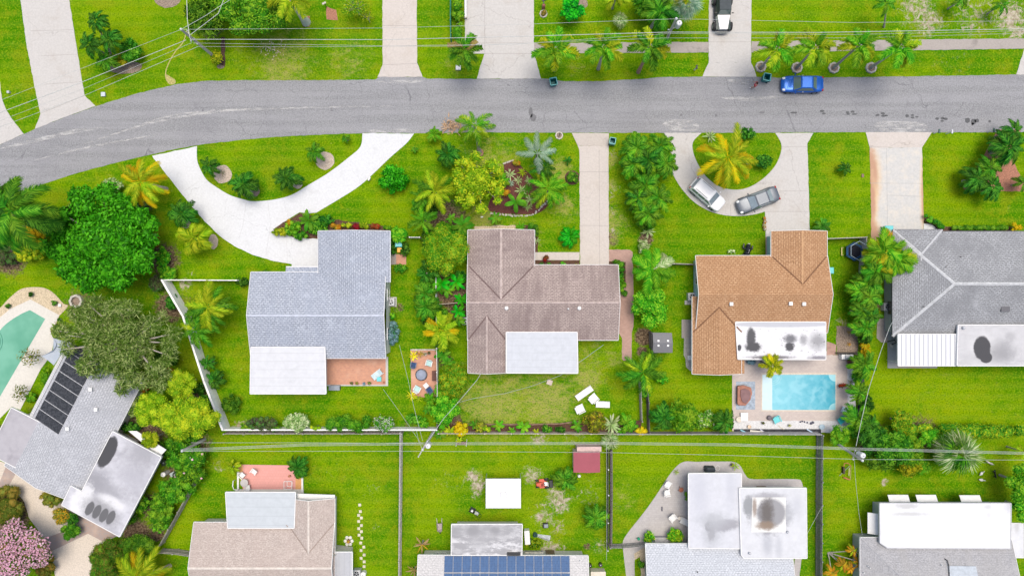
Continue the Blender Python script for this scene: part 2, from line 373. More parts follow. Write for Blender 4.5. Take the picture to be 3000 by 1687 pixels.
LUSH_SHADE = [(2130,690,170,.5),(2010,900,60,.6),(2470,820,60,.8),(2460,740,50,.8),(2100,1110,60,.7),(1200,700,60,.7),(2960,1130,90,.4),(2900,1500,60,.5),(2560,1500,50,.5),(2170,440,90,.8),(900,440,120,.3),(560,700,60,.35),(1380,1470,40,.8),(1300,1100,30,.7),(2260,1020,40,.4),(1930,60,60,.5),(1240,660,50,.6),(1165,1000,25,.4),(650,900,50,.5),(2000,1000,40,.6)]  # deep green growth, plus shade beside roofs and canopy put into the colour
LIME = [(2650,1120,120,.9),(2780,1170,120,.9),(2920,1200,90,.8),(2800,560,90,.8),(2760,480,60,.7),(2150,1310,150,.6),(1900,1330,90,.6),(1300,1330,70,.8),(1350,1350,90,.8),(1500,1340,100,.8),(1250,1450,70,.8),(1560,1470,80,.6),(1700,1500,60,.5),(1240,1560,50,.6),(2480,1500,60,.7),(2500,1430,60,.6),(2100,670,60,.4),(2050,1130,60,.6),(2700,1100,120,.5),(2900,1150,80,.4),(2050,1290,200,.3),(330,90,90,.8),(420,40,80,.7),(450,180,70,.5),(480,250,60,.5),(150,230,0.1,0),(1100,1340,60,.6),(750,1330,80,.5),(1090,1500,60,.6),(560,1560,60,.7),(1200,620,70,.7),(1120,640,60,.6),(2830,560,80,.4),(2280,40,80,.5),(2480,100,70,.4),(2450,560,60,.3),(900,470,60,.5),(760,460,60,.3),(100,850,60,.4)]
EARTH = [(1300,640,80,.75),(1345,690,30,.7),(1300,800,30,.7),(1290,870,20,.8),(1330,470,25,.4),(1790,700,40,.55),(1790,600,35,.45),(620,80,45,.7),(560,880,25,.5),(1285,640,60,.65),(1350,640,50,.55),(1330,860,55,1.0),(1350,900,45,1.0),(1300,1050,35,.7),(1320,1240,40,.9),(450,1480,45,.9),(400,1560,50,.9),(460,1560,30,.9),(1885,985,28,1.1),(1880,1030,20,.9),(1892,700,26,.9),(560,1330,40,.7),(600,1300,40,.6),(240,900,80,.6),(500,900,60,.8),(480,760,60,.8),(320,560,40,.4),(60,690,90,.8),(30,760,60,.8),(545,1200,60,.8),(430,1250,80,.8),(570,1170,50,.8),(2570,700,40,.6),(2550,900,45,.7),(1815,800,20,1),(2640,1090,30,.3),(1190,700,24,.5),(1170,900,24,.6),(1200,1250,40,.5),(1720,1600,14,.8),(1776,1500,14,.8),(600,1270,50,.4),(2150,705,60,.0),(100,1240,80,.5),(350,590,40,.3),(460,110,5,.2),(2560,1290,60,.8),(2700,1270,70,.7),(520,1380,60,.7),(20,1500,90,.9)]
fx = np.arange(-62, 62.01, 0.36); fy = np.arange(-38, 38.01, 0.36)
xs = np.concatenate([[-500, -200, -90], fx, [90, 200, 500]]); ys = np.concatenate([[-500, -200, -70], fy, [70, 200, 500]])
X, Y = np.meshgrid(xs, ys); nx, ny = len(xs), len(ys)
V = np.stack([X.ravel(), Y.ravel(), np.zeros(X.size)], 1).astype(np.float32)
ii = np.arange(nx * ny).reshape(ny, nx); F = np.stack([ii[:-1, :-1], ii[:-1, 1:], ii[1:, 1:], ii[1:, :-1]], -1).reshape(-1, 4)
def npmesh(name, V, F, smooth=False):
    me = bpy.data.meshes.new(name); n = F.shape[0]; k = F.shape[1]
    me.vertices.add(len(V)); me.vertices.foreach_set('co', np.asarray(V, np.float32).ravel())
    me.loops.add(n * k); me.loops.foreach_set('vertex_index', F.astype(np.int32).ravel())
    me.polygons.add(n); me.polygons.foreach_set('loop_start', np.arange(0, n * k, k, dtype=np.int32))
    if smooth: me.polygons.foreach_set('use_smooth', np.ones(n, bool))
    me.update(calc_edges=True); return me
me = npmesh('ground', V, F)
PX = V[:, 0] * S + 1500; PY = -V[:, 1] * S + 843.5
for nm, lst in (('sand', SAND), ('dry', DRY), ('lush_shade', LUSH_SHADE), ('earth', EARTH), ('lime', LIME)):
    a = np.zeros(len(V))
    for x, y, r, s_ in lst: a = np.maximum(a, s_ * np.clip(1.35 - np.hypot(PX - x, PY - y) / r, 0, 1) ** 0.8)
    at = me.attributes.new(nm, 'FLOAT', 'POINT'); at.data.foreach_set('value', a.astype(np.float32))
tag(link('ground', me, None, [GRASS]), kind='structure')

# ------------------------------------------------------------------ road
t = NT('worn asphalt'); p = t.pos()
n1 = t.noise(p, 7, 4, 0.8); n2 = t.noise(t.scale(p, (0.05, 1.3, 1)), 1.0, 6, 0.6); n3 = t.noise(p, 0.25, 5, 0.6)
c = t.mix(t.ramp(n1, 0.4, 0.6), (0.165, 0.168, 0.173), (0.26, 0.262, 0.268))
c = t.mix(t.ramp(n2, 0.38, 0.62, 0, 0.3), c, (0.32, 0.32, 0.335)); c = t.mix(t.ramp(n3, 0.45, 0.68, 0, 0.25), c, (0.17, 0.17, 0.185))
dv = t.n('ShaderNodeVectorMath', _operation='ADD'); t.l(p, dv.inputs[0])
nn = t.n('ShaderNodeTexNoise', Scale=0.8, Detail=5); t.l(p, nn.inputs['Vector']); t.l(t.scale(nn.outputs['Color'], (1.2, 1.2, 0)), dv.inputs[1])
vo = t.n('ShaderNodeTexVoronoi', _feature='DISTANCE_TO_EDGE', Scale=0.3); t.l(dv.outputs[0], vo.inputs['Vector'])
c = t.mix(t.math('MULTIPLY', t.ramp(vo.outputs['Distance'], 0.002, 0.008, 0.55, 0), t.ramp(t.noise(p, 0.3, 2), 0.4, 0.6)), c, (0.09, 0.09, 0.1))
c = t.mix(t.ramp(t.noise(p, 3.0, 8, 0.8), 0.7, 0.76, 0, 0.5), c, (0.45, 0.44, 0.42))
t.bump(n1, 0.3, 0.01)
ASPH = t.out(c, 0.92, 0, 0.2)
top = [(-60,452),(14,418),(68,394),(103,378),(190,344),(280,312),(400,275),(520,247),(600,238),(700,236),(900,236),(1100,234),(1110,226),(1238,226),(1250,231),(1400,232),(1590,231),(1660,239),(1760,239),(1860,233),(1940,227),(2060,225),(2216,226),(2300,229),(2500,227),(2700,224),(2977,219),(3100,217)]
bot = [(3100,387),(2800,388),(2400,388),(2000,390),(1600,389),(1400,388),(1200,391),(1070,390),(950,394),(800,402),(690,412),(600,422),(500,440),(435,455),(377,468),(290,490),(203,514),(116,543),(64,565),(0,592),(-60,622)]
slab('road', top + bot, -0.05, 0.012, ASPH)
# worn pale seams and scuffs on the road, laid as thin sheets
t = NT('pale scuffed asphalt'); p = t.pos()
t.out(t.mix(t.noise(p, 5, 4), (0.36, 0.36, 0.36), (0.58, 0.57, 0.55)), 0.9)
tb = t.n('ShaderNodeBsdfTransparent'); mx = t.n('ShaderNodeMixShader')
t.l(t.ramp(t.noise(t.scale(p, (0.35, 1.6, 1)), 2.0, 6, 0.7), 0.38, 0.62, 0, 0.75), mx.inputs[0]); t.l(tb.outputs[0], mx.inputs[1]); t.l(t.b.outputs[0], mx.inputs[2]); t.l(mx.outputs[0], t.t.nodes['Material Output'].inputs[0])
SCUFF = t.m
def strip(name, pts, wpx, z, m, taper=True):
    up, dn = [], []
    pts = spl(pts)
    for i, q in enumerate(pts):
        a = pts[max(i - 1, 0)]; b = pts[min(i + 1, len(pts) - 1)]; d = Vector((b[0] - a[0], b[1] - a[1])).normalized()
        ww = wpx / 2 * ((1 - abs(2 * i / (len(pts) - 1) - 1) ** 3) if taper else 1) + 0.3
        up.append((q[0] - d.y * ww, q[1] + d.x * ww)); dn.append((q[0] + d.y * ww, q[1] - d.x * ww))
    m_ = MB(); A = [P(*q) for q in up]; B = [P(*q) for q in dn]; n = len(A)
    m_.add([(v.x, v.y, z) for v in A + B], [(i, i + 1, n + i + 1, n + i) for i in range(n - 1)])
    return tag(m_.build(name, m), kind='structure')
strip('road_seam', [(240,425),(330,395),(430,363),(520,345),(600,333),(680,323),(800,318),(980,314),(1160,311)], 6, 0.017, SCUFF)
strip('road_seam', [(0,436),(120,408),(220,385),(300,374)], 11, 0.017, SCUFF)
strip('road_seam', [(420,362),(500,340),(600,327),(740,318)], 5, 0.021, SCUFF)
strip('road_seam', [(100,470),(220,440),(330,418),(460,395)], 5, 0.017, SCUFF)
strip('road_scuff', [(1060,386),(1150,384),(1230,382)], 10, 0.017, SCUFF)
strip('road_scuff', [(1940,365),(2000,368),(2050,372)], 34, 0.017, SCUFF)
strip('road_scuff', [(2560,366),(2640,376),(2720,372)], 38, 0.017, SCUFF)
strip('road_scuff', [(1100,241),(1180,240),(1240,238)], 9, 0.017, SCUFF)
strip('road_scuff', [(2130,236),(2180,240),(2205,238)], 12, 0.017, SCUFF)
strip('road_scuff', [(2110,285),(2190,290),(2300,284)], 12, 0.017, SCUFF)
PATCH = plain('dark tar patch', (0.085, 0.087, 0.09), 0.85, var=0.2, sc=8)
for x, y, rx, ry in [(2408,326,7,4),(2414,333,6,3),(2483,330,6,3),(2498,328,6,3.5),(2484,335,6,2.5),(2503,335,8,2.5),(2570,338,6,3.5),(2586,333,6,3.5),(2588,340,8,3),(2597,339,5,2.5),(2657,340,6,4.5),(2673,338,5,3),(2673,345,6,3),(2686,343,5,2.5),(2745,348,6,4),(2761,347,6,4),(2770,349,7,3.5),(2760,355,5,3.5),(2834,353,8,8),(2851,357,8,9),(2862,354,7,6),(2849,364,4,5),(2899,356,4,4),(2963,355,4,3),(2098,339,4,4),(2232,330,9,3),(2325,331,11,3),(970,318,3,2),(972,324,4,2),(594,324,3,3),(1555,330,6,16),(1562,345,9,12),(1996,338,4,3),(300,0,0,0)]:
    if rx: 
        q = P(x, y); m_ = MB(); n = 14
        m_.add([(q.x + rx / S * math.cos(a) * random.uniform(.8, 1.15), q.y + ry / S * math.sin(a) * random.uniform(.8, 1.15), 0.016) for a in [2 * math.pi * k / n for k in range(n)]], [tuple(range(n))])
        tag(m_.build('tar_patch', PATCH if x > 2300 else plain('oil mark', (0.13, 0.13, 0.135), 0.8)), kind='structure')

# ------------------------------------------------------------------ drives, paths, patios (each level 4 mm above the last)
CON = concrete('driveway concrete', (0.43, 0.415, 0.395), (0.33, 0.29, 0.25), amt=.5); CONPINK = concrete('pinkish driveway concrete', (0.46, 0.42, 0.385), (0.37, 0.32, 0.27), amt=.5)
CONW = concrete('white painted drive', (0.53, 0.54, 0.55), (0.42, 0.425, 0.43), True, 0.5, 0.9)
CONG = concrete('grey weathered pavement', (0.31, 0.28, 0.255), (0.13, 0.115, 0.105), False, 0.9, 0.45)
CONA = concrete('apron concrete', (0.42, 0.38, 0.34), (0.2, 0.17, 0.15), False, 0.6, 0.7)
slab('driveway', [(55,-40),(200,-40),(203,0),(226,145),(248,280),(280,311),(190,344),(103,378),(119,333),(100,246),(78,130)], -0.05, 0.030, CON)
slab('driveway', [(-60,230),(0,240),(6,290),(20,325),(45,362),(70,393),(14,418),(-60,452)], -0.05, 0.030, CON)
slab('driveway', [(1120,-40),(1221,-40),(1222,185),(1238,226),(1106,226),(1121,191)], -0.05, 0.030, CONPINK)
slab('driveway', [(1362,-40),(1564,-40),(1564,157),(1585,231),(1397,231),(1419,158),(1385,158),(1362,120)], -0.05, 0.030, CON)
slab('driveway', [(2077,-40),(2202,-40),(2200,185),(2076,185)], -0.05, 0.030, CON)
slab('driveway_apron', spl([(2076,185),(2066,205),(2058,225)]) + spl([(2216,226),(2210,205),(2200,185)]), -0.05, 0.034, CON)
slab('driveway', [(3000,145),(3060,140),(3060,221),(2977,219)], -0.05, 0.030, CON)
slab('sidewalk', [(1564,127),(2077,124),(2076,155),(1564,157)], -0.05, 0.026, CONG)
slab('sidewalk', [(2202,122),(2600,118),(3060,113),(3060,142),(2700,148),(2201,154)], -0.05, 0.026, CONG)
dr = [(446,457),(475,495),(542,579),(600,649),(643,690),(687,721),(739,746),(803,765),(855,774),(855,786),(955,786),(955,700),(930,700),(861,695),(812,680),(800,672),(841,645),(878,622),(905,626),(927,623)] + spl([(927,623),(991,585),(1049,548),(1093,510),(1142,463),(1191,420),(1213,392)])
dr += [(1062,391)] + spl([(1062,391),(1056,430),(1020,463),(962,507),(904,542),(855,571),(803,585),(745,590),(716,585),(672,571),(629,545),(606,527),(590,502),(578,470),(577,429)])
slab('driveway', dr, -0.05, 0.030, CONW)
slab('driveway', [(1693,428),(1697,440),(1700,785),(1784,785),(1783,440),(1783,428)], -0.05, 0.030, CONPINK)
slab('driveway_apron', [(1675,390),(1784,391),(1783,428),(1693,428)], -0.05, 0.034, CONA)
slab('footpath', [(1560,739),(1698,739),(1698,762),(1560,762)], -0.05, 0.030, CONPINK)
dr = spl([(1945,390),(1957,425),(1964,490),(1974,516),(1997,553),(2032,591),(2075,617),(2119,630),(2162,633),(2206,629),(2241,620)]) + [(2243,694),(2270,694),(2270,700),(2372,700),(2372,672),(2365,420),(2383,390),(2271,390)]
dr += spl([(2271,390),(2288,420),(2287,449),(2270,487),(2235,524),(2191,550),(2148,556),(2104,545),(2067,516),(2043,478),(2030,443),(2031,415),(2055,390)])
slab('driveway', dr, -0.05, 0.030, CON)
t = NT('rust stained concrete'); p = t.pos(); n = t.noise(p, 0.9, 6, 0.7); n5 = t.noise(p, 4, 5, 0.7)
c = t.mix(t.ramp(n5, 0.3, 0.7), (0.4, 0.4, 0.385), (0.47, 0.46, 0.44)); c = t.mix(t.ramp(n, 0.45, 0.7, 0, 0.6), c, (0.55, 0.5, 0.42))
c = t.mix(t.ramp(t.noise(t.scale(p, (3, 0.5, 1)), 1, 6, .7), 0.55, 0.75, 0, 0.6), c, (0.5, 0.5, 0.5))
for (x, y, rx, ry, k) in ((2548,520,22,85,.85),(2549,600,15,80,.85),(2553,690,20,50,.8),(2708,560,9,110,.7)):
    q = P(x, y); c = t.mix(t.math('MULTIPLY', t.ell(p, q.x, q.y, rx * 1.5 / S, ry * 1.05 / S, 0, n, 0.9, 0.35), 0.7), c, (0.55, 0.4, 0.24)); c = t.mix(t.math('MULTIPLY', t.ell(p, q.x, q.y, rx / S, ry / S, 0, n, 0.7, 0.3), k), c, (0.36, 0.2, 0.13))
RUSTC = t.out(c, 0.9, 0, 0.2)
slab('driveway', [(2548,434),(2552,623),(2552,720),(2640,720),(2640,690),(2706,690),(2704,565),(2701,432)], -0.05, 0.030, RUSTC)
slab('driveway_apron', [(2536,388),(2730,388),(2701,432),(2548,434)], -0.05, 0.034, CONPINK)
slab('footpath', [(2706,655)] + spl([(2706,655),(2725,657),(2740,666),(2752,690)]) + [(2706,690)], -0.05, 0.028, CONW)
JT = plain('concrete joint', (.27,.25,.23), .9)
def joints(lst, z, m=None, w_=.9):
    for a, b in lst:
        d = Vector((b[0]-a[0], b[1]-a[1])).normalized(); o = (-d.y*w_/2, d.x*w_/2)
        A = [P(a[0]+o[0],a[1]+o[1]), P(b[0]+o[0],b[1]+o[1]), P(b[0]-o[0],b[1]-o[1]), P(a[0]-o[0],a[1]-o[1])]
        tag(MB().prism(A, z-.01, z).build('joint', m or JT), kind='structure')
joints([((90,92),(213,88)),((120,165),(226,160)),((130,248),(243,240)),((119,333),(248,281)),((1420,0),(1420,158)),((1362,127),(1564,127)),((1419,158),(1564,158)),((1697,504),(1783,504)),((1699,661),(1784,661)),((1755,440),(1757,780)),((1121,76),(1221,76)),((1121,135),(1221,135)),((1122,191),(1222,187)),((2077,124),(2201,124)),((2076,187),(2200,187)),((2140,600),(2141,632)),((2243,560),(2367,560)),((2290,430),(2365,430)),((2244,620),(2370,620))], .0335)
joints([((722,592),(712,660)),((785,590),(793,660)),((793,660),(779,745)),((540,560),(586,530)),((840,700),(842,768)),((712,660),(700,700))], .0335, plain('pale joint', (.38,.38,.38), .9), .7)
joints([((2597,434),(2600,690)),((2548,537),(2703,538)),((2598,572),(2704,576)),((2552,704),(2616,704))], .0335, plain('grey joint', (.3,.3,.29), .9))
BRP = pavers('pink brick path', (0.42, 0.27, 0.22), (0.33, 0.21, 0.17), (0.3, 0.22, 0.19), 0.24, 0.12, (0.2, 0.13, 0.11))
slab('brick_path', [(1784,731),(1845,732),(1853,738),(1856,850),(1856,955),(1851,973),(1851,1052),(1847,1056),(1826,1056),(1822,1050),(1822,990),(1813,975),(1813,840),(1833,840),(1833,768),(1784,765)], -0.05, 0.028, BRP)
PATB = pavers('terracotta patio brick', (0.52, 0.27, 0.17), (0.4, 0.2, 0.14), (0.42, 0.3, 0.24), 0.3, 0.2, (0.55, 0.36, 0.26), 0.45)
slab('brick_patio', [(955,1045),(1134,1045),(1134,1127),(955,1127)], -0.05, 0.05, PATB)
slab('patio_edge', [(1130,1045),(1137,1045),(1137,1130),(958,1130),(958,1126),(1130,1126)], -0.05, 0.054, CON)
slab('brick_patio', [(1203,1026),(1280,1024),(1280,1158),(1255,1165),(1205,1158)], -0.05, 0.035, PATB)
slab('patio_edge', [(1203,1022),(1278,1022),(1278,1026),(1203,1026)], -0.05, 0.12, STONE)
slab('brick_landing', [(1161,745),(1190,745),(1190,775),(1161,775)], -0.05, 0.05, PATB)
slab('concrete_pad', [(1143,742),(1161,742),(1161,775),(1143,775)], -0.05, 0.03, CONG)
slab('concrete_pad', [(1137,870),(1162,870),(1162,898),(1137,898)], -0.05, 0.03, CON)
slab('pink_patio_border', [(696,1360),(712,1360),(712,1445),(888,1445),(888,1400),(866,1400),(866,1432),(712,1432)], -0.05, 0.040, plain('orange patio tile', (0.5, 0.26, 0.1), 0.7, var=0.1))
slab('pink_patio', [(712,1360),(845,1362),(866,1384),(866,1440),(712,1440)], -0.05, 0.044, pavers('pink patio tile', (0.6, 0.29, 0.26), (0.55, 0.27, 0.24), (0.45, 0.24, 0.2), 0.3, 0.3))
slab('patio_edge', [(696,1372),(701,1372),(701,1434),(696,1434)], -0.05, 0.15, WHITE); slab('patio_edge', [(884,1388),(889,1388),(889,1440),(884,1440)], -0.05, 0.15, WHITE)
slab('patio_step', [(690,1432),(890,1432),(890,1460),(690,1460)], -0.05, 0.06, CREAM)
PAVE = pavers('cream pool paver', (0.47, 0.41, 0.37), (0.4, 0.34, 0.31), (0.33, 0.29, 0.27), 0.3, 0.15, (0.36, 0.32, 0.3), 0.4)
slab('pool_deck', [(2145,1095),(2145,1262),(2414,1262),(2482,1262),(2482,1232),(2482,1040),(2440,1040),(2440,1028),(2145,1028)], -0.05, 0.030, PAVE)
GRAVW = plain('white gravel', (0.5, 0.5, 0.5), 1, var=0.16, sc=9)
slab('white_gravel_bed', [(2150,1232),(2482,1232),(2500,1140),(2506,1240),(2480,1268),(2150,1262)], -0.05, 0.034, GRAVW)
slab('white_gravel_bed', [(2482,1080),(2500,1080),(2507,1200),(2500,1232),(2482,1232)], -0.05, 0.038, GRAVW)
slab('pool_coping', [(2230,1092),(2450,1092),(2450,1204),(2230,1204)], -0.05, 0.05, plain('cream coping', (0.5, 0.44, 0.36), 0.8, var=0.1, sc=5))
slab('pool_shelf', [(2233,1097),(2262,1097),(2262,1200),(2233,1200)], -0.05, 0.055, plain('pale blue shelf', (0.42, 0.56, 0.6), 0.3, var=0.04))
t = NT('pool water'); p = t.pos()
q1 = P(2447, 1148); sx = t.n('ShaderNodeSeparateXYZ'); t.l(p, sx.inputs[0])
c = t.mix(t.ramp(sx.outputs[0], q1.x - 6.8, q1.x, 0, 1), (0.17, 0.43, 0.5), (0.05, 0.29, 0.38)); c = t.mix(t.ramp(t.noise(p, 1.2, 3), .3, .7, 0, .25), c, (0.26, 0.54, 0.6))
vr = t.n('ShaderNodeTexVoronoi', _feature='SMOOTH_F1', Scale=1.6); dn = t.n('ShaderNodeVectorMath', _operation='ADD'); t.l(p, dn.inputs[0]); nz_ = t.n('ShaderNodeTexNoise', Scale=1.5); t.l(p, nz_.inputs['Vector']); t.l(nz_.outputs['Color'], dn.inputs[1]); t.l(dn.outputs[0], vr.inputs['Vector']); c = t.mix(t.ramp(vr.outputs['Distance'], .35, .7, 0, .22), c, (0.4, 0.62, 0.66))  # pale network paints caustic light into the water colour
t.bump(t.noise(p, 2.5, 3), 0.25, 0.05); POOLW = t.out(c, 0.15, 0, 0.15)
tag(slab('pool_water', [(2262,1097),(2447,1097),(2447,1200),(2262,1200)], -0.05, 0.06, POOLW), kind='structure')
STEPM = plain('pool step', (0.24, 0.48, 0.53), 0.3, var=0.03)
for (cx, cy, a0) in ((2447,1097,180),(2447,1200,90)):
    for k_, r in enumerate((20, 13)):
        q = P(cx, cy); m_ = MB(); pts = [(q.x, q.y)] + [(q.x + r / S * math.cos(R(a)), q.y + r / S * math.sin(R(a))) for a in range(a0, a0 + 91, 10)]
        tag(m_.prism(pts, 0.0, 0.0635 + 0.003 * k_).build('pool_step', STEPM), kind='structure')
q = P(2261, 1100)
for r in (28, 22, 17):
    m_ = MB().tube([(q.x + r / S * math.cos(R(a)), q.y + r / S * math.sin(R(a)), 0.062) for a in range(-88, -2, 8)], 0.02, 5); tag(m_.build('pool_step_edge', STEPM), kind='structure')
# left pool and its deck
TRAV = concrete('travertine deck', (0.53, 0.51, 0.46), (0.42, 0.4, 0.36), False, 0.4, 0.6)
slab('gravel_bed', spl([(-40,930),(0,902),(29,872),(64,846),(110,841),(139,847),(162,863),(186,889),(199,897),(174,925)]) + [(160,960),(90,890),(0,930),(-40,960)], -0.05, 0.024, GRAVEL)
slab('pool_deck', [(90,877),(174,923),(149,975),(159,996),(150,1040),(120,1080),(95,1130),(60,1200),(35,1190),(0,1225),(-60,1300),(-60,960),(0,930),(30,905)], -0.05, 0.030, TRAV)
t = NT('green pool water'); p = t.pos(); t.bump(t.noise(p, 2, 3), 0.1, 0.05)
GW = t.out(t.mix(t.ramp(t.noise(p, 0.25, 3), .35, .65), (0.1, 0.29, 0.2), (0.15, 0.36, 0.26)), 0.15, 0, 0.15)
lp = [(88,908),(133,934),(0,1162),(-60,1262),(-60,1030)] + spl([(-20,1000),(0,968),(23,945),(58,922),(88,908)])
slab('pool_water', lp, -0.05, 0.036, GW)
q = P(-14, 1000); m_ = MB()
for r in (22, 16): m_.tube([(q.x + r / S * math.cos(R(a)), q.y + 1.5 * r / S * math.sin(R(a)), 0.04) for a in range(-80, 85, 10)], 0.03, 5)
tag(m_.build('pool_step_edge', plain('green pool step', (0.04, 0.2, 0.14), 0.3)), kind='structure')
# left lower drive
WGR = plain('cream crushed shell', (0.5, 0.44, 0.37), 1, var=0.14, sc=8)
slab('gravel_drive', [(-60,1367),(0,1350),(93,1385),(185,1452),(345,1568),(301,1590),(281,1610),(270,1640),(273,1740),(160,1740),(162,1687),(151,1615),(125,1575),(107,1545),(84,1513),(72,1470),(46,1438),(23,1426),(-60,1420)], -0.05, 0.024, WGR)
BRG = pavers('grey orange brick', (0.36, 0.25, 0.2), (0.28, 0.25, 0.24), (0.3, 0.26, 0.24), 0.24, 0.12, (0.45, 0.35, 0.28))
slab('brick_band', [(240,1500),(350,1568),(300,1584),(258,1562),(150,1614),(125,1578),(215,1545)], -0.05, 0.029, BRG)
slab('brick_band', [(0,1410),(23,1352),(55,1372),(23,1428),(-10,1425)], -0.05, 0.029, BRG)
# beds
def bed(pts, m, z=0.02, name='planting_bed'): return slab(name, pts, -0.05, z, m)
def ring(x, y, rx, ry=None): ry = ry or rx; return [(x + rx * math.cos(a) * random.uniform(.94, 1.06), y + ry * math.sin(a) * random.uniform(.94, 1.06)) for a in [2 * math.pi * k / 22 for k in range(22)]]
bed(ring(365,197,52,20), MULCHG); bed(ring(490,-8,42,32), MULCHG)
bed([(888,48),(908,48),(908,79),(888,79)], MULCHR); bed([(957,20),(985,30),(990,60),(957,58)], MULCHR)
bed(ring(646,196,11,6), MULCHG); bed([(648,110),(659,110),(659,196),(646,190)], plain('dark soil', (0.09, 0.05, 0.035), 1, var=.4, sc=8))
bed(ring(652,511,27), SANDY); bed(ring(952,471,27), SANDY); bed(ring(735,560,26,20), MULCHG); bed(ring(872,541,14,12), SANDY); bed(ring(625,708,14,22), SANDY); bed(ring(545,655,14,14), SANDY)
bed([(800,673),(841,647),(878,624),(960,640),(1130,664),(1143,680),(930,700),(861,696)], MULCH, 0.036)
bed([(1475,477),(1508,470),(1530,490)] + spl([(1560,520),(1600,560),(1609,590),(1600,608),(1577,624),(1540,628),(1480,626),(1445,622),(1430,610),(1440,580),(1470,560),(1480,520)]), plain('dark red mulch', (0.1, 0.035, 0.028), 1, var=.35, sc=9))
bed([(1476,1)]*3 if False else ring(1677,521,22,21), MULCH); bed(ring(1712,0,10,8) if False else ring(1708,12,14,14), MULCHG)
bed([(1566,762),(1698,762),(1698,785),(1566,785)], MULCH); bed([(1784,765),(1833,768),(1833,870),(1813,870),(1813,785),(1784,785)], MULCH, 0.02)
bed([(1390,663),(1510,660),(1510,680),(1390,680)], plain('pebbles', (0.42, 0.34, 0.24), 1, var=.4, sc=10))
bed([(1522,662),(1576,662),(1576,740),(1560,740),(1560,690),(1522,690)], MULCH)
bed([(2900,420),(2925,380),(2990,380),(2960,455),(2992,520),(3030,560),(2940,560),(2832,562),(2822,552),(2822,540),(2870,478),(2880,460)], MULCHR)
slab('weed_cloth', [(2150,1256),(2405,1256),(2405,1269),(2150,1269)], -0.05, 0.042, plain('black weed cloth', (0.035, 0.036, 0.042), .9, var=.3))
bed([(1330,1244),(1560,1243),(1690,1240),(1880,1230),(1880,1268),(1290,1268),(1300,1240)], MULCH)
bed([(2514,1060),(2533,1060),(2533,1245),(2514,1240)], plain('black weed cloth', (0.035, 0.036, 0.042), .9, var=.3))
bed([(2450,955),(2513,955),(2513,1040),(2450,1040)], MULCHG); bed([(2422,1000),(2450,1010),(2448,1040),(2422,1040)], BRP, 0.04)
slab('concrete_pad', [(2570,935),(2603,930),(2603,1003),(2582,1003),(2568,990)], -0.05, 0.03, CONG)
slab('patio_slab', [(2600,960),(2745,960),(2745,1078),(2600,1078)], -0.05, 0.034, concrete('stained grey patio', (0.3, 0.31, 0.3), (0.4, 0.26, 0.14), False, 0.6, 0.5))
slab('concrete_pad', [(2571,700),(2616,700),(2616,720),(2571,720)], -0.05, 0.034, CONW)
slab('concrete_pad', [(1997,936),(2034,936),(2034,990),(1997,990)], -0.05, 0.028, CONG)
slab('concrete_pad', [(2006,880),(2034,880),(2034,892),(2006,892)], -0.05, 0.028, CON)
slab('brick_landing', [(2243,694),(2262,694),(2262,752),(2243,752)], -0.05, 0.028, BRP)
slab('stone_paving', [(2004,990),(2034,990),(2034,1088),(2022,1086),(2010,1075),(2008,1050),(2003,1040)], -0.05, 0.028, pavers('irregular stone', (0.4, 0.38, 0.34), (0.3, 0.29, 0.27), (0.12, 0.11, 0.1), 0.6, 0.5))
PV8 = pavers('grey paver patio', (0.4, 0.38, 0.37), (0.34, 0.32, 0.31), (0.28, 0.27, 0.26), 0.22, 0.22, (0.28, 0.27, 0.27), 0.5)
slab('paver_patio', spl([(2035,1352),(2009,1351),(1988,1360),(1962,1389),(1922,1450),(1887,1499),(1841,1557),(1825,1585),(1826,1615),(1836,1700)]) + [(1860,1700),(1858,1620),(1891,1600),(2040,1600),(2200,1500),(2351,1500),(2352,1425)] + spl([(2352,1425),(2348,1410),(2336,1403),(2270,1402),(2201,1402),(2183,1389),(2168,1363),(2148,1352),(2100,1351)]), -0.05, 0.026, PV8)
slab('paver_patio', [(2330,1630),(2349,1632),(2340,1700),(2318,1700)], -0.05, 0.026, PV8)
bed([(1857,1612),(1891,1600),(1891,1700),(1878,1700),(1874,1630),(1858,1640)], GRAVEL)
bed(spl([(2707,637),(2727,638),(2748,650),(2771,664)]) + [(2960,664),(2960,690),(2752,690),(2735,664),(2707,655)], MULCH)
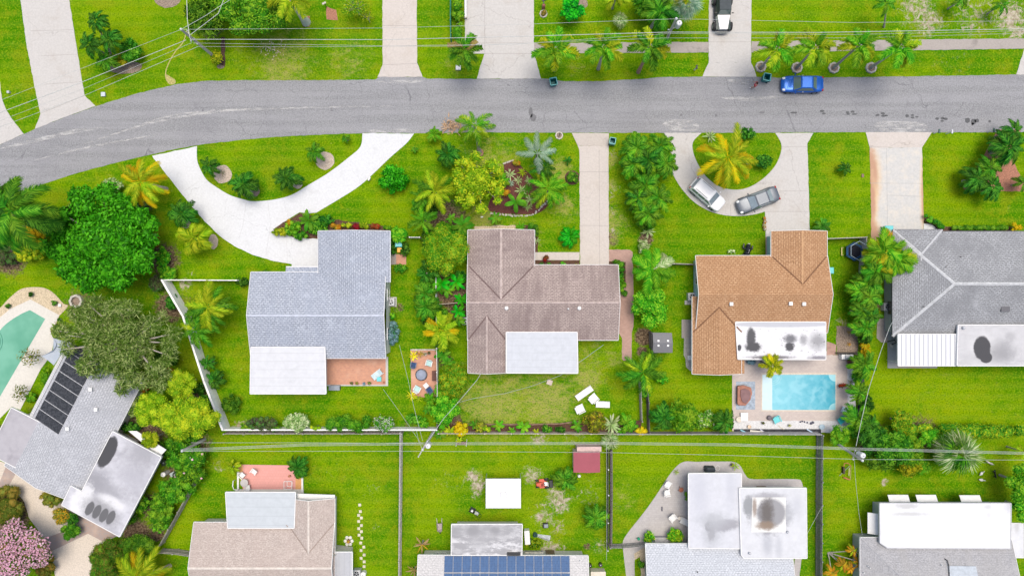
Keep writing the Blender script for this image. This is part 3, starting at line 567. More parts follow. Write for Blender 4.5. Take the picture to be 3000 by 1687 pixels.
# ------------------------------------------------------------------ houses
VAL = plain('dark roof valley', (.12,.09,.075), .9)  # dark colour paints in the shading change along roof valleys
class House:
    def __init__(s, name, label, cx, cy, wallm, trimm=WHITE, cat='house'):
        s.e = empty(name, P(cx, cy), label, cat); s.v = []; s.t = []; s.wallm = wallm; s.trim = trimm
    def surf(s, vs_, fs):
        b = len(s.v); s.v += [Vector(x) for x in vs_]
        for f in fs: s.t.append([i + b for i in f])
    def gable(s, q, ze, zr, mat, hip0=False, hip1=False, fascia=True, open_=None, cap=None, name='roof', over=None, capw=0.14, label=None):
        """q: four eave corners (pixels at the eave height); eaves q0-q1 and q3-q2, ridge between the mid points of q0-q3 and q1-q2"""
        a, b, c, d = [P(x, y, ze) for x, y in q]
        m0 = (a + d) / 2; m1 = (b + c) / 2; dirv = (m1 - m0).normalized()
        if hip0: m0 = m0 + dirv * (a - d).length / 2
        if hip1: m1 = m1 - dirv * (b - c).length / 2
        m0.z = m1.z = zr; th = 0.12
        V_ = [a, b, c, d, m0, m1]; F_ = [(0, 1, 5, 4), (2, 3, 4, 5)]
        if hip0: F_.append((3, 0, 4))
        if hip1: F_.append((1, 2, 5))
        # orient upward
        F2 = []
        for f in F_:
            n_ = (V_[f[1]] - V_[f[0]]).cross(V_[f[2]] - V_[f[0]]); F2.append(f if n_.z > 0 else tuple(reversed(f)))
        mb = MB(); top = [tuple(v) for v in V_]; bt = [(v.x, v.y, v.z - th) for v in V_]
        mb.add(top + bt, F2 + [tuple(i + 6 for i in reversed(f)) for f in F2])
        edges = {}
        for f in F2:
            for i in range(len(f)): e = (f[i], f[(i + 1) % len(f)]); edges[e] = 1
        rim = [e for e in edges if (e[1], e[0]) not in edges]
        for i, j in rim: mb.f.append([j, i, i + 6, j + 6]); mb.m.append(0)
        o = mb.build(name, mat, s.e)
        if label: o['label'] = label
        s.surf(top, F2)
        fa = MB()
        for i, j in rim:
            if open_ is not None and open_ in (i, j): continue
            A, B = V_[i], V_[j]; dd = (B - A); ou = Vector((dd.y, -dd.x, 0)).normalized() * 0.045; up = Vector((0, 0, 0.02)); dn = Vector((0, 0, -0.2))
            fa.add([A + up, B + up, B + up + ou, A + up + ou, A + dn, B + dn, B + dn + ou, A + dn + ou], [(0, 3, 2, 1), (3, 7, 6, 2), (4, 5, 6, 7), (0, 4, 7, 3), (1, 2, 6, 5)])
        if fascia: fa.build('fascia', s.trim, o)
        if cap:
            cm = MB(); lines = [(m0, m1)]
            if hip0: lines += [(a, m0), (d, m0)]
            if hip1: lines += [(b, m1), (c, m1)]
            for A, B in lines:
                dd = (B - A).normalized(); side = Vector((dd.y, -dd.x, 0)).normalized() * capw; A2 = A + Vector((0, 0, .035)); B2 = B + Vector((0, 0, .035)); dz = Vector((0, 0, -0.05))
                cm.add([A2, B2, B2 + side + dz, A2 + side + dz, B2 - side + dz, A2 - side + dz], [(0, 3, 2, 1), (0, 1, 4, 5)])
            cm.build('ridge_cap', cap, o)
        return o
    def rect(s, x0, y0, x1, y1, ze, zr, axis, mat, **k):
        q = [(x0, y0), (x1, y0), (x1, y1), (x0, y1)] if axis == 'x' else [(x0, y1), (x0, y0), (x1, y0), (x1, y1)]
        return s.gable(q, ze, zr, mat, **k)
    def flat(s, pts, z0, z1, mat, trim=True, name='flat_roof', label=None, tm=None):
        w_ = [P(x, y, z1) for x, y in pts]
        o = MB().prism(w_, z0, z1).build(name, mat, s.e)
        if label: o['label'] = label
        n = len(w_)
        ar = sum(w_[i].x * w_[(i + 1) % n].y - w_[(i + 1) % n].x * w_[i].y for i in range(n))
        if ar < 0: w_ = w_[::-1]
        s.surf([tuple(v) for v in w_], [tuple(range(n))])
        if trim:
            fa = MB()
            for i in range(n):
                A, B = w_[i], w_[(i + 1) % n]; dd = (B - A).normalized(); ou = Vector((dd.y, -dd.x, 0)) * 0.05
                up = Vector((0, 0, .03)); dn = Vector((0, 0, z0 - z1 - .03)); i_ = -ou * 0.6
                fa.add([A + up + i_, B + up + i_, B + up + ou, A + up + ou, A + dn, B + dn, B + dn + ou, A + dn + ou], [(0, 3, 2, 1), (3, 7, 6, 2), (4, 5, 6, 7), (0, 4, 7, 3), (1, 2, 6, 5)])
            fa.build('fascia', tm or s.trim, o)
        return o
    def walls(s, pts, ze=2.6, inset=0.42, windows=True):
        w_ = [P(x, y, ze) for x, y in pts]; n = len(w_)
        ar = sum(w_[i].x * w_[(i + 1) % n].y - w_[(i + 1) % n].x * w_[i].y for i in range(n))
        if ar < 0: w_ = w_[::-1]
        ins = []
        for i in range(n):
            a, b, c = w_[i - 1], w_[i], w_[(i + 1) % n]; d1 = (b - a).normalized(); d2 = (c - b).normalized()
            n1 = Vector((-d1.y, d1.x, 0)); n2 = Vector((-d2.y, d2.x, 0)); mm = n1 + n2
            k = inset / max(0.3, (1 + n1.dot(n2)) / 2 * 2) if mm.length > .1 else inset
            ins.append(b + mm * k)
        bvh = BVHTree.FromPolygons(s.v, s.t)
        mb = MB(); ring_ = []
        for i in range(n):
            A, B = ins[i], ins[(i + 1) % n]; m = max(1, int((B - A).length / 0.35))
            for j in range(m): ring_.append(A.lerp(B, j / m))
        topz = []
        for q in ring_:
            h = bvh.ray_cast(Vector((q.x, q.y, 30)), Vector((0, 0, -1)))
            topz.append((h[0].z - 0.13) if h[0] is not None else ze - 0.1)
        k = len(ring_); vv = [(q.x, q.y, 0) for q in ring_] + [(q.x, q.y, z) for q, z in zip(ring_, topz)]
        wl = mb.add(vv, [(i, (i + 1) % k, k + (i + 1) % k, k + i) for i in range(k)]).build('wall', s.wallm, s.e)
        if windows:
            first = True
            for i in range(n):
                A, B = ins[i], ins[(i + 1) % n]; Lg = (B - A).length; dd = (B - A).normalized(); ou = Vector((dd.y, -dd.x, 0)); ang = math.atan2(dd.y, dd.x)
                if Lg < 2.6: continue
                cnt = max(1, int(Lg / 3.6))
                for j in range(cnt):
                    c = A.lerp(B, (j + .5) / cnt)
                    if first and j == 0 and ou.y > 0.5:
                        first = False
                        d_ = MB().box((c.x + ou.x * .03, c.y + ou.y * .03, 0.02), (0.95, 0.08, 2.05), ang).build('door', plain('dark door', (0.12, 0.08, 0.05), .5), s.e)
                        MB().ball((c.x + ou.x * .1 + dd.x * .36, c.y + ou.y * .1 + dd.y * .36, 1.0), 0.035, 8).build('handle', METAL, d_)
                        continue
                    f_ = MB()
                    for (ox, oz, sx, sz) in ((0, .88, 1.3, .08), (0, 2.0, 1.3, .08), (-.65, .88, .08, 1.2), (.65, .88, .08, 1.2), (0, .96, .05, 1.04)):
                        f_.box((c.x + ou.x * .03 + dd.x * ox, c.y + ou.y * .03 + dd.y * ox, oz), (sx, .08, sz), ang)
                    wn = f_.build('window', s.trim, s.e)
                    MB().box((c.x + ou.x * .02, c.y + ou.y * .02, .93), (1.24, .02, 1.1), ang).build('pane', GLASS, wn)
        return wl

def onroof(h, x, y, zz):  # height of the roof at a pixel
    q = P(x, y, zz); bvh = BVHTree.FromPolygons(h.v, h.t); r = bvh.ray_cast(Vector((q.x, q.y, 30)), Vector((0, 0, -1)))
    return Vector((q.x, q.y, r[0].z)) if r[0] is not None else q
def valley(h, main, wing, zrm, zrw, side, m=None, w_=.07, ze=2.6):
    """dark strips painting the shading contrast of the two valleys where a wing roof meets the main slope"""
    m = m or VAL; A, C = P(main[0], main[1], ze), P(main[2], main[3], ze); half = abs(A.y - C.y) / 2
    l, r = P(wing[0], 0, ze).x, P(wing[2], 0, ze).x; mx = (l + r) / 2; yt = half * (zrw - ze) / (zrm - ze)
    ey = A.y if side == 'n' else C.y; tip = Vector((mx, ey - yt if side == 'n' else ey + yt, 0)); bvh = BVHTree.FromPolygons(h.v, h.t)
    for x in (l, r):
        a = Vector((x, ey, 0)).lerp(tip, .04); d = (tip - a).normalized(); o = Vector((-d.y, d.x, 0)) * w_; mb = MB(); L_, R_ = [], []; n = 14
        for i in range(n + 1):
            q = a.lerp(tip, i / n); z = max((bvh.ray_cast(Vector((q.x + s_ * o.x, q.y + s_ * o.y, 30)), Vector((0, 0, -1)))[0] or Vector((0, 0, ze))).z for s_ in (-1, 0, 1)) + .012
            L_.append((q.x + o.x, q.y + o.y, z)); R_.append((q.x - o.x, q.y - o.y, z))
        mb.add(L_ + R_, [(i, i + 1, n + 2 + i, n + 1 + i) for i in range(n)]); mb.build('valley_shade_strip', m, h.e)
def vent(h, x, y, r=0.14, sq=False, m=None, zz=3.4, hgt=.28):
    q = onroof(h, x, y, zz); m = m or WHITE
    if sq: MB().box((q.x, q.y, q.z - .05), (.3, .3, hgt)).box((q.x, q.y, q.z + hgt - .05), (.36, .36, .05)).build('roof_vent', m, h.e)
    else: MB().lathe((q.x, q.y, q.z - .05), [(r * .6, 0), (r * .6, hgt - .05), (r, hgt - .05), (r, hgt), (r * .5, hgt + .07), (0.001, hgt + .08)], 14).build('roof_vent', m, h.e)

# 1 blue-grey house
SB = shingle('blue grey shingle', (0.26, 0.285, 0.335), (0.4, 0.43, 0.485), (0.14, 0.155, 0.19), stain=(0.26, 0.29, 0.35), amt=.45)
h = House('house', 'blue-grey shingled gable house with white flat rear roof beside the curved white drive', 930, 900, WHITE)
h.gable([(735,797),(1130,797),(1130,1049),(735,1049)], 2.6, 3.85, SB, cap=plain('pale ridge shingle', (0.42, 0.45, 0.52), .9), capw=.1)
h.rect(932,677,1143,827, 2.62, 3.72, 'y', SB, open_=4)
h.rect(946.5,822,1128.5,905, 2.768, 3.715, 'y', SB, fascia=False)
h.rect(838,781,945,1065, 2.44, 3.84, 'x', SB, fascia=False)
MB().prism([P(838,780,2.5), P(932,780,2.5), P(932,782.5,2.5), P(838,782.5,2.5)], 2.3, 2.49).build('eave_board', WHITE, h.e)
WFR = flatroof('white panel roof', (0.49, 0.5, 0.52), grid=(100, 0.85, (0.36, 0.37, 0.38)))
h.flat([(735,1017),(952,1017),(955,1153),(733,1153)], 2.9, 3.06, WFR)
h.walls([(735,797),(932,797),(932,677),(1143,677),(1143,1049),(952,1049),(952,1145),(735,1145)])
MB().box((*P(710,797,1.1).xy, 0), (1.3, .16, 2.2)) if False else None
# 2 brown house
SBr = shingle('mauve brown shingle', (0.29, 0.235, 0.215), (0.41, 0.34, 0.31), (0.15, 0.11, 0.10), stain=(0.16, 0.12, 0.115), amt=.65, streak=(1.1, .2), rh=.17)
CAPB = plain('pale ridge tile', (0.38, 0.31, 0.285), .9, var=.2)
h = House('house', 'mauve-brown shingled house with pale grey flat rear roof in the middle of the photo', 1590, 880, CREAM)
h.gable([(1370,776),(1811,776),(1811,996),(1370,996)], 2.6, 3.92, SBr, cap=CAPB, capw=.1)
h.rect(1370.5,674,1566,880, 2.62, 3.8, 'y', SBr, open_=4, cap=CAPB, capw=.12)
h.rect(1371,890,1483,1092, 2.61, 3.45, 'y', SBr, open_=5, cap=CAPB, capw=.09)
q_ = [(1371,1092),(1371,900),(1483,900),(1483,1092)]
h.flat([(1483,973),(1691,973),(1693,1093),(1483,1092)], 2.86, 3.02, flatroof('pale grey patio roof', (0.43, 0.45, 0.48), streaks=(1.2, .3, .5, .75, .35), grid=(100, .75, (.36,.38,.4)), dirtc=(.3,.31,.33)))
h.walls([(1370,674),(1566,674),(1566,776),(1811,776),(1811,996),(1693,996),(1693,1080),(1483,1080),(1483,1092),(1370,1092)])
MV = plain('mauve valley', (.13,.09,.085), .9)
valley(h, (1370,776,1811,996), (1370.5,674,1566,880), 3.92, 3.8, 'n', MV); valley(h, (1370,776,1811,996), (1371,890,1483,1092), 3.92, 3.45, 's', MV)
for x, y, r in ((1484,902,.2),(1664,904,.1),(1696,902,.2)): vent(h, x, y, r)
# 3 orange house
SO = shingle('orange brown shingle', (0.33, 0.18, 0.09), (0.45, 0.28, 0.16), (0.19, 0.095, 0.045), stain=(0.28, 0.15, 0.075), amt=.5)
h = House('house', 'orange shingled house with stained white flat roof beside the turquoise pool', 2230, 880, PALEBLUE)
h.gable([(2038,749),(2424,749),(2424,975),(2038,975)], 2.6, 3.95, SO)
h.rect(2259,677,2423,860, 2.62, 3.6, 'y', SO, open_=4, cap=plain('orange ridge', (.5,.3,.16), .9), capw=.07)
h.rect(2028,868,2172,1095, 2.61, 3.5, 'y', SO, open_=5)
h.flat([(2168,1052),(2181,1053),(2181,1094),(2168,1094)], 2.5, 2.6, SO, False)
st3 = [(2200,990,13,30,0,(.07,.07,.075),.3,1),(2206,1016,22,14,0,(.06,.06,.065),.3,1),(2165,1018,6,9,0,(.06,.06,.065),.25,1),(2313,1015,13,13,0,(.06,.06,.065),.3,1),(2315,992,17,12,0,(.09,.09,.1),.5,.9),(2353,995,10,14,0,(.2,.2,.21),.6,.8),(2395,1000,22,22,0,(.12,.12,.13),.8,.7),(2260,1046,60,5,0,(.1,.09,.1),.5,.9),(2290,950,140,8,0,(.36,.37,.4),.15,.9),(2400,1048,30,6,0,(.12,.11,.13),.6,.8)]
h.flat([(2155,943),(2419,943),(2419,1053),(2162,1052)], 2.9, 3.06, flatroof('white flat roof with black stains', (.56,.56,.57), st3, streaks=(1.4, 2.2, .585, .64, .85), dirtc=(.08,.08,.09)))
h.walls([(2038,749),(2259,749),(2259,677),(2423,677),(2424,1040),(2181,1053),(2181,1094),(2030,1094),(2030,960),(2038,960)])
OV = plain('brown valley', (.16,.08,.04), .9)
valley(h, (2038,749,2424,975), (2259,677,2423,860), 3.95, 3.6, 'n', OV); valley(h, (2038,749,2424,975), (2028,868,2172,1095), 3.95, 3.5, 's', OV)
for x, y in ((2139,890),(2312,889),(2351,890)): vent(h, x, y, sq=True)
# 4 grey hip house
SG = shingle('grey weathered shingle', (0.22, 0.225, 0.235), (0.34, 0.35, 0.365), (0.12, 0.125, 0.13), stain=(0.17, 0.175, 0.185), amt=.7, streak=(.6, .6), rh=.2, jit=.5)
CAPG = plain('pale grey ridge', (0.4, 0.41, 0.42), .9, var=.15)
h = House('house', 'grey hip-roofed house with white ribbed patio roof at the right edge', 2800, 840, GREYWALL, plain('dark fascia', (.1,.1,.11), .6))
h.gable([(2615,678),(3250,678),(3250,985),(2615,985)], 2.6, 4.35, SG, hip0=True, cap=CAPG, capw=.15)
h.gable([(2616,765),(2616,673),(2761,673),(2761,765)], 2.66, 3.42, SG, hip1=True, open_=4, cap=CAPG, capw=.1)
t = NT('white ribbed metal roof'); uvx = t.n('ShaderNodeTexWave', _bands_direction='X', Scale=.68, Distortion=0.0); t.l(t.pos(), uvx.inputs['Vector'])
c = t.mix(t.ramp(uvx.outputs['Fac'], .0, .25), (.3,.31,.34), (.56,.57,.59)); c = t.mix(t.ramp(t.noise(t.pos(), 2, 6, .7), .62, .75, 0, .5), c, (.36,.33,.28)); t.bump(uvx.outputs['Fac'], .6, .04); RIB = t.out(c, .5)
h.flat([(2631,979),(2806,979),(2804,1071),(2631,1071)], 2.94, 3.06, RIB, tm=WHITE)
h.flat([(2807,952),(3250,952),(3250,1071),(2804,1071)], 3.1, 3.28, flatroof('grey membrane roof with black patch', (.42,.42,.43), [(2880,1030,40,44,0,(.55,.55,.55),.5,.5),(2930,1025,34,26,0,(.2,.2,.21),.8,.7),(2900,1045,60,18,0,(.2,.2,.21),.7,.5),(2955,985,14,12,0,(.25,.25,.26),.6,.5),(2872,1018,24,33,0,(.05,.05,.055),.1,1),(2884,1046,17,16,0,(.05,.05,.055),.1,1)], streaks=(.3,1.5,.5,.75,.5), dirtc=(.22,.22,.23)), tm=WHITE)
h.walls([(2615,678),(3250,678),(3250,1060),(2810,1060),(2810,985),(2615,985)])
q = P(2946,905,3.6); q = onroof(h, 2946,905,3.6); MB().box((q.x, q.y, q.z - .1), (.9, .55, .2)).build('roof_hatch', plain('dark hatch', (.09,.09,.1), .5), h.e)
for x, y in ((2811,752),(2763,781),(2702,898)): vent(h, x, y, .05, m=DARK)
q = onroof(h, 2821,960,3.3); vent(h, 2821,960,.16, m=METAL, zz=3.3)
ps = MB(); 
for x in (2640,2800): 
    a = P(x,1062,2.9); ps.tube([(a.x,a.y,0),(a.x,a.y,2.95)], .04, 6)
ps.build('patio_post', WHITE, h.e)
# 5 angled house at lower left
def RQ(u, v): return (.89 * u - .457 * v, .457 * u + .89 * v)
SL = shingle('pale grey shingle', (0.33, 0.34, 0.36), (0.45, 0.46, 0.49), (0.22, 0.225, 0.24), stain=(0.27, 0.28, 0.3), amt=.5, streak=(.7, .3))
h = House('house', 'pale grey angled house with black pool-heating panels on its roof, lower left', 250, 1270, CREAM)
h.gable([RQ(634,800),RQ(634,1045),RQ(882,1045),RQ(882,800)][::-1] if False else [RQ(634,800),RQ(634,1206),RQ(882,1206),RQ(882,800)], 2.6, 3.7, SL)
ha = MB()
GRF = flatroof('stained grey flat roof', (.43,.43,.46), [(430,1300,40,80,R(-28),(.24,.24,.26),.7,.8),(275,1415,45,30,R(40),(.2,.2,.22),.8,.9),(300,1420,70,22,R(-28),(.24,.24,.26),.7,.8),(400,1400,60,30,R(-27),(.3,.3,.33),.8,.7),(240,1462,28,50,R(-27),(.58,.58,.59),.3,.8),(330,1470,40,16,R(-28),(.58,.58,.59),.4,.7),(297,1498,54,32,R(-27),(.24,.24,.25),.5,.9),(318,1322,21,48,R(-27),(.05,.05,.055),.1,1)]+[(x_,y_,10.5,21,R(-27),(.09,.09,.095),.12,.95) for x_,y_ in ((266,1487),(287,1496),(307,1507),(328,1513))], streaks=(.4,.4,.46,.7,.6), dirtc=(.23,.23,.25))
h.flat([RQ(870,972),RQ(1031,974),RQ(1029,1237),RQ(836,1232),RQ(834,1170),RQ(870,1170)], 2.98, 3.2, GRF)
h.flat([RQ(575,1046),RQ(760,1046),RQ(760,1196),RQ(575,1196)], 2.72, 2.9, flatroof('grey mottled flat roof', (.33,.32,.34), n_amt=.6, dirtc=(.2,.19,.21)))
h.flat([RQ(882,905),RQ(985,905),RQ(1005,972),RQ(882,972)] if False else [(376,1262),(400,1262),(487,1317),(467,1338)], 2.5, 2.62, WHITE, False, name='side_roof')
h.walls([RQ(634,800),RQ(634,1050),RQ(590,1050),RQ(590,1190),RQ(640,1190),RQ(640,1206),RQ(836,1206),RQ(836,1230),RQ(1025,1230),RQ(1025,980),RQ(882,980),RQ(882,800)])
BLK = NT('black ribbed heating mat'); wv = BLK.n('ShaderNodeTexNoise', Scale=5); BLK.l(BLK.scale(BLK.pos(), (1, 1, 1)), wv.inputs['Vector'])
BLKM = BLK.out(BLK.mix(BLK.ramp(wv.outputs['Fac'], .35, .65), (.018, .02, .025), (.045, .048, .056)), .6)
for i in range(8):
    v1 = 1047 - i * 31.5; v0 = v1 - 28.5
    P4 = [onroof(h, *RQ(u, v), 3.2) + Vector((0, 0, .05)) for u, v in ((645, v0), (738, v0), (738, v1), (645, v1))]
    MB().add([tuple(p_) for p_ in P4] + [(p_.x, p_.y, p_.z - .08) for p_ in P4], [(3, 2, 1, 0), (4, 5, 6, 7), (0, 1, 5, 4), (1, 2, 6, 5), (2, 3, 7, 6), (3, 0, 4, 7)]).build('heating_panel', BLKM, h.e)
for u in (640, 636.5):
    a = P(*RQ(u, 815), 2.75); b = P(*RQ(u, 1050), 2.75); MB().tube([a, b], .05, 6).build('gutter_pipe', WHITE, h.e)
for x, y in ((271,1139),(282,1199),(205,1253)): vent(h, x, y, sq=True)
# 6 tan house bottom
ST = shingle('tan granule shingle', (0.33, 0.28, 0.25), (0.43, 0.37, 0.33), (0.28, 0.23, 0.21), stain=(0.33, 0.27, 0.24), amt=.4, mort=.012)
CAPT = plain('cream ridge cap', (0.52, 0.47, 0.42), .9, var=.15)
h = House('house', 'tan shingled house with pale blue flat roof and pink tiled patio, bottom left', 770, 1640, CREAM)
h.gable([(568,1529),(980,1529),(980,1770),(568,1770)], 2.6, 4.0, ST, cap=CAPT, capw=.12)
h.rect(840,1460,981,1700, 2.62, 3.55, 'y', ST, open_=4, cap=CAPT, capw=.1)
h.flat([(661,1441),(866,1441),(862,1546),(667,1546)], 2.94, 3.1, flatroof('pale blue grey membrane', (.4,.43,.45), grid=(100,.95,(.3,.32,.34)), streaks=(1,.5,.5,.75,.3), dirtc=(.34,.36,.38)))
h.flat([(976,1616),(1032,1616),(1032,1760),(976,1760)], 2.5, 2.62, flatroof('carport grey', (.36,.37,.39), grid=(.55,100,(.28,.29,.3))))
h.flat([(868,1445),(981,1449),(981,1462),(868,1464)], 2.2, 2.3, WHITE, False, name='eave_board')
h.walls([(568,1529),(662,1529),(662,1450),(981,1462),(981,1610),(1030,1616),(1030,1770),(568,1770)])
valley(h, (568,1529,980,1770), (840,1460,981,1700), 4.0, 3.55, 'n', plain('tan valley', (.25,.2,.17), .9), .05)
# 7 bottom centre
h = House('house', 'pale roofed house with blue solar panels and mottled flat roof, bottom centre', 1470, 1660, CREAM)
SP = shingle('very pale shingle', (0.44, 0.43, 0.43), (0.52, 0.51, 0.5), (0.36, 0.355, 0.35), stain=(.38,.375,.37), amt=.3)
h.gable([(1225,1625),(1723,1627),(1723,1830),(1225,1830)], 2.6, 3.9, SP)
h.flat([(1323,1535),(1530,1535),(1529,1625),(1322,1625)], 2.72, 2.9, flatroof('mottled black and white flat roof', (.5,.5,.51), [(1385,1556,18,14,0,(.06,.06,.07),.6,.9),(1450,1553,12,8,0,(.05,.05,.06),.6,.9),(1335,1560,14,14,0,(.2,.2,.21),.7,.8),(1420,1555,110,26,0,(.26,.26,.27),.6,.8),(1400,1590,30,20,0,(.28,.28,.29),.7,.7),(1340,1610,20,15,0,(.25,.25,.26),.7,.6)], streaks=(.7,1.8,.42,.56,.9), dirtc=(.24,.24,.25)))
h.walls([(1225,1625),(1323,1625),(1323,1538),(1529,1538),(1529,1625),(1723,1627),(1723,1830),(1225,1830)])
PVM = NT('solar cell glass'); br = PVM.n('ShaderNodeTexBrick', Scale=1.0); br.offset = 0; PVM.l(PVM.pos(), br.inputs['Vector']); br.inputs['Brick Width'].default_value = .16; br.inputs['Row Height'].default_value = .16; br.inputs['Mortar Size'].default_value = .006
for k, c_ in (('Color1', (.04,.10,.22)), ('Color2', (.03,.075,.17)), ('Mortar', (.12,.17,.28))): br.inputs[k].default_value = (*c_, 1)
PVM = PVM.out(br.outputs['Color'], .5, .0, .15)
for r_ in range(2):
    for i in range(14):
        x0 = 1301 + i * 26.35; y0 = 1632 + r_ * 45
        P4 = [onroof(h, x, y, 3.1) + Vector((0, 0, .09)) for x, y in ((x0 + .6, y0), (x0 + 25.6, y0), (x0 + 25.6, y0 + 42), (x0 + .6, y0 + 42))]
        pv = MB().add([tuple(p_) for p_ in P4] + [(p_.x, p_.y, p_.z - .05) for p_ in P4], [(3, 2, 1, 0), (4, 5, 6, 7), (0, 1, 5, 4), (1, 2, 6, 5), (2, 3, 7, 6), (3, 0, 4, 7)]).build('solar_panel', PVM, h.e)
vent(h, 1699, 1643, .06, zz=3)
q = P(1505,1621,3); MB().box((q.x, q.y, 2.9), (1.4, .3, .25)).build('roof_unit', DARK, h.e)
# 8 bottom right of centre
h = House('house', 'white-roofed house with two stained flat roofs above a grey paver patio', 2170, 1560, GREYWALL)
SW = shingle('silver white shingle', (0.40, 0.42, 0.45), (0.5, 0.52, 0.55), (0.29, 0.31, 0.34), bw=.3, rh=.22, stain=(.36,.38,.41), amt=.3)
h.gable([(1891,1592),(2318,1592),(2318,1830),(1891,1830)], 2.6, 3.95, SW)
h.flat([(2017,1386),(2172,1386),(2172,1606),(2018,1604)], 2.95, 3.12, flatroof('white flat roof with heart shaped stain', (.46,.47,.5), [(2078,1540,13,16,0,(.13,.13,.135),.25,.95),(2084,1562,10,20,R(-10),(.2,.2,.21),.4,.9),(2120,1537,45,17,R(8),(.24,.24,.26),.35,.9),(2088,1520,40,20,0,(.33,.34,.36),.7,.8),(2085,1560,26,40,0,(.3,.31,.33),.6,.6),(2050,1440,20,60,0,(.38,.39,.43),.9,.7),(2140,1430,14,50,0,(.38,.39,.43),.9,.6)], streaks=(.8,.25,.5,.75,.4), dirtc=(.34,.35,.39)))
h.flat([(2166,1429),(2362,1429),(2364,1634),(2180,1634),(2172,1625)], 3.16, 3.36, flatroof('white flat roof with dark central ponding', (.48,.49,.51), [(2250,1505,55,52,0,(.26,.26,.27),.3,.9),(2243,1500,20,46,0,(.11,.1,.095),.6,.95),(2190,1478,16,28,0,(.2,.21,.22),.35,.9),(2245,1450,45,10,0,(.28,.28,.3),.5,.8),(2300,1500,20,30,0,(.28,.29,.31),.5,.6),(2245,1590,14,30,0,(.3,.31,.34),.8,.7),(2278,1600,10,30,0,(.33,.34,.37),.8,.6),(2330,1480,14,30,0,(.37,.38,.41),.9,.6),(2275,1535,20,14,0,(.24,.24,.25),.4,.8)], streaks=(.8,.4,.5,.75,.3), dirtc=(.36,.37,.4)))
h.walls([(1891,1592),(2020,1600),(2020,1390),(2170,1390),(2170,1432),(2360,1432),(2360,1630),(2316,1636),(2316,1830),(1891,1830)])
wp = flatroof('white coated patch with rust rim', (.6,.6,.58), [(2255,1498,42,40,0,(.24,.24,.25),.15,1),(2243,1498,18,40,0,(.1,.09,.085),.6,.95),(2240,1535,26,12,0,(.2,.15,.11),.5,.9),(2207,1480,6,26,0,(.18,.13,.1),.6,.8)], streaks=(.2,3,.6,.75,.8), dirtc=(.25,.2,.15))
a = [P(x, y, 3.38) for x, y in ((2204,1456),(2302,1456),(2302,1558),(2201,1558))]; MB().prism(a, 3.36, 3.385).build('roof_patch', wp, h.e)
for x, y in ((2306,1556),(2195,1618)): vent(h, x, y, .13, m=METAL, zz=3.36)
vent(h, 2039,1668,.06,m=DARK,zz=3)
# 9 bottom right
h = House('house', 'white flat-roofed house with three window awnings at the bottom right corner', 2770, 1590, GREYWALL)
SDG = shingle('dark grey shingle', (0.26, 0.26, 0.27), (0.34, 0.34, 0.35), (0.19, 0.19, 0.2), stain=(.29,.285,.28), amt=.5, mort=.012)
h.gable([(2520,1574),(2962,1574),(2975,1860),(2520,1860)], 2.6, 4.1, SDG, hip0=True, cap=plain('grey ridge', (.3,.3,.31), .9), capw=.08)
h.flat([(2577,1473),(2962,1473),(2961,1606),(2600,1604),(2578,1589)], 3.0, 3.2, flatroof('bright white flat roof', (.56,.57,.58), [(2655,1480,30,7,0,(.38,.38,.38),.5,.8),(2660,1503,45,5,0,(.38,.38,.38),.6,.7),(2890,1482,10,6,0,(.4,.4,.41),.6,.6),(2955,1480,14,16,0,(.42,.42,.46),.7,.7),(2893,1506,8,8,0,(.45,.45,.45),.6,.5)]), tm=plain('grey edge metal', (.38,.39,.41), .5))
h.walls([(2520,1574),(2580,1574),(2580,1478),(2958,1478),(2958,1600),(2970,1860),(2520,1860)])
for (x0, y0, x1, y1, ax) in ((2601,1449,2667,1473,'y'),(2683,1449,2749,1473,'y'),(2811,1450,2878,1474,'y'),(2548,1504,2572,1566,'x')):
    A = P(x0, y0, 1.9 if ax == 'y' else 2.3); B = P(x1, y1, 2.3)
    xa, xb = sorted((A.x, B.x)); ya, yb = sorted((A.y, B.y)); lo, hi = 1.85, 2.35
    pts = [(xa, ya, hi), (xb, ya, hi), (xb, yb, lo), (xa, yb, lo)] if ax == 'y' else [(xa, ya, lo), (xb, ya, hi), (xb, yb, hi), (xa, yb, lo)]
    MB().add(pts + [(p_[0], p_[1], p_[2] - .06) for p_ in pts], [(0, 1, 2, 3), (7, 6, 5, 4), (0, 4, 5, 1), (1, 5, 6, 2), (2, 6, 7, 3), (3, 7, 4, 0)]).build('awning', WHITE, h.e)
h.flat([(2962,1532),(2999,1532),(2999,1632),(2965,1632)], 2.3, 2.42, flatroof('white side canopy', (.52,.53,.55), [(2990,1550,6,15,0,(.36,.36,.37),.6,.6)]), True, name='side_canopy')
P4 = [onroof(h, x, y, 3.5) + Vector((0, 0, .1)) for x, y in ((2777,1657),(2860,1658),(2862,1705),(2779,1705))]
MB().add([tuple(p_) for p_ in P4] + [(p_.x, p_.y, p_.z - .14) for p_ in P4], [(3, 2, 1, 0), (4, 5, 6, 7), (0, 1, 5, 4), (1, 2, 6, 5), (2, 3, 7, 6), (3, 0, 4, 7)]).build('skylight', plain('pale skylight', (.34,.38,.42), .3), h.e)
MB().tube([onroof(h, 2768,1636,3.3) + Vector((0,0,.06)), onroof(h, 2774,1640,3.3) + Vector((0,0,.2)), onroof(h, 2776,1656,3.3) + Vector((0,0,.14)), onroof(h, 2777,1690,3.5) + Vector((0,0,.06))], .05, 7).build('roof_pipe', DARK, h.e)
for x, y in ((2754,1651),(2546,1660),(2536,1680),(2551,1664)): vent(h, x, y, .06, zz=3.2)

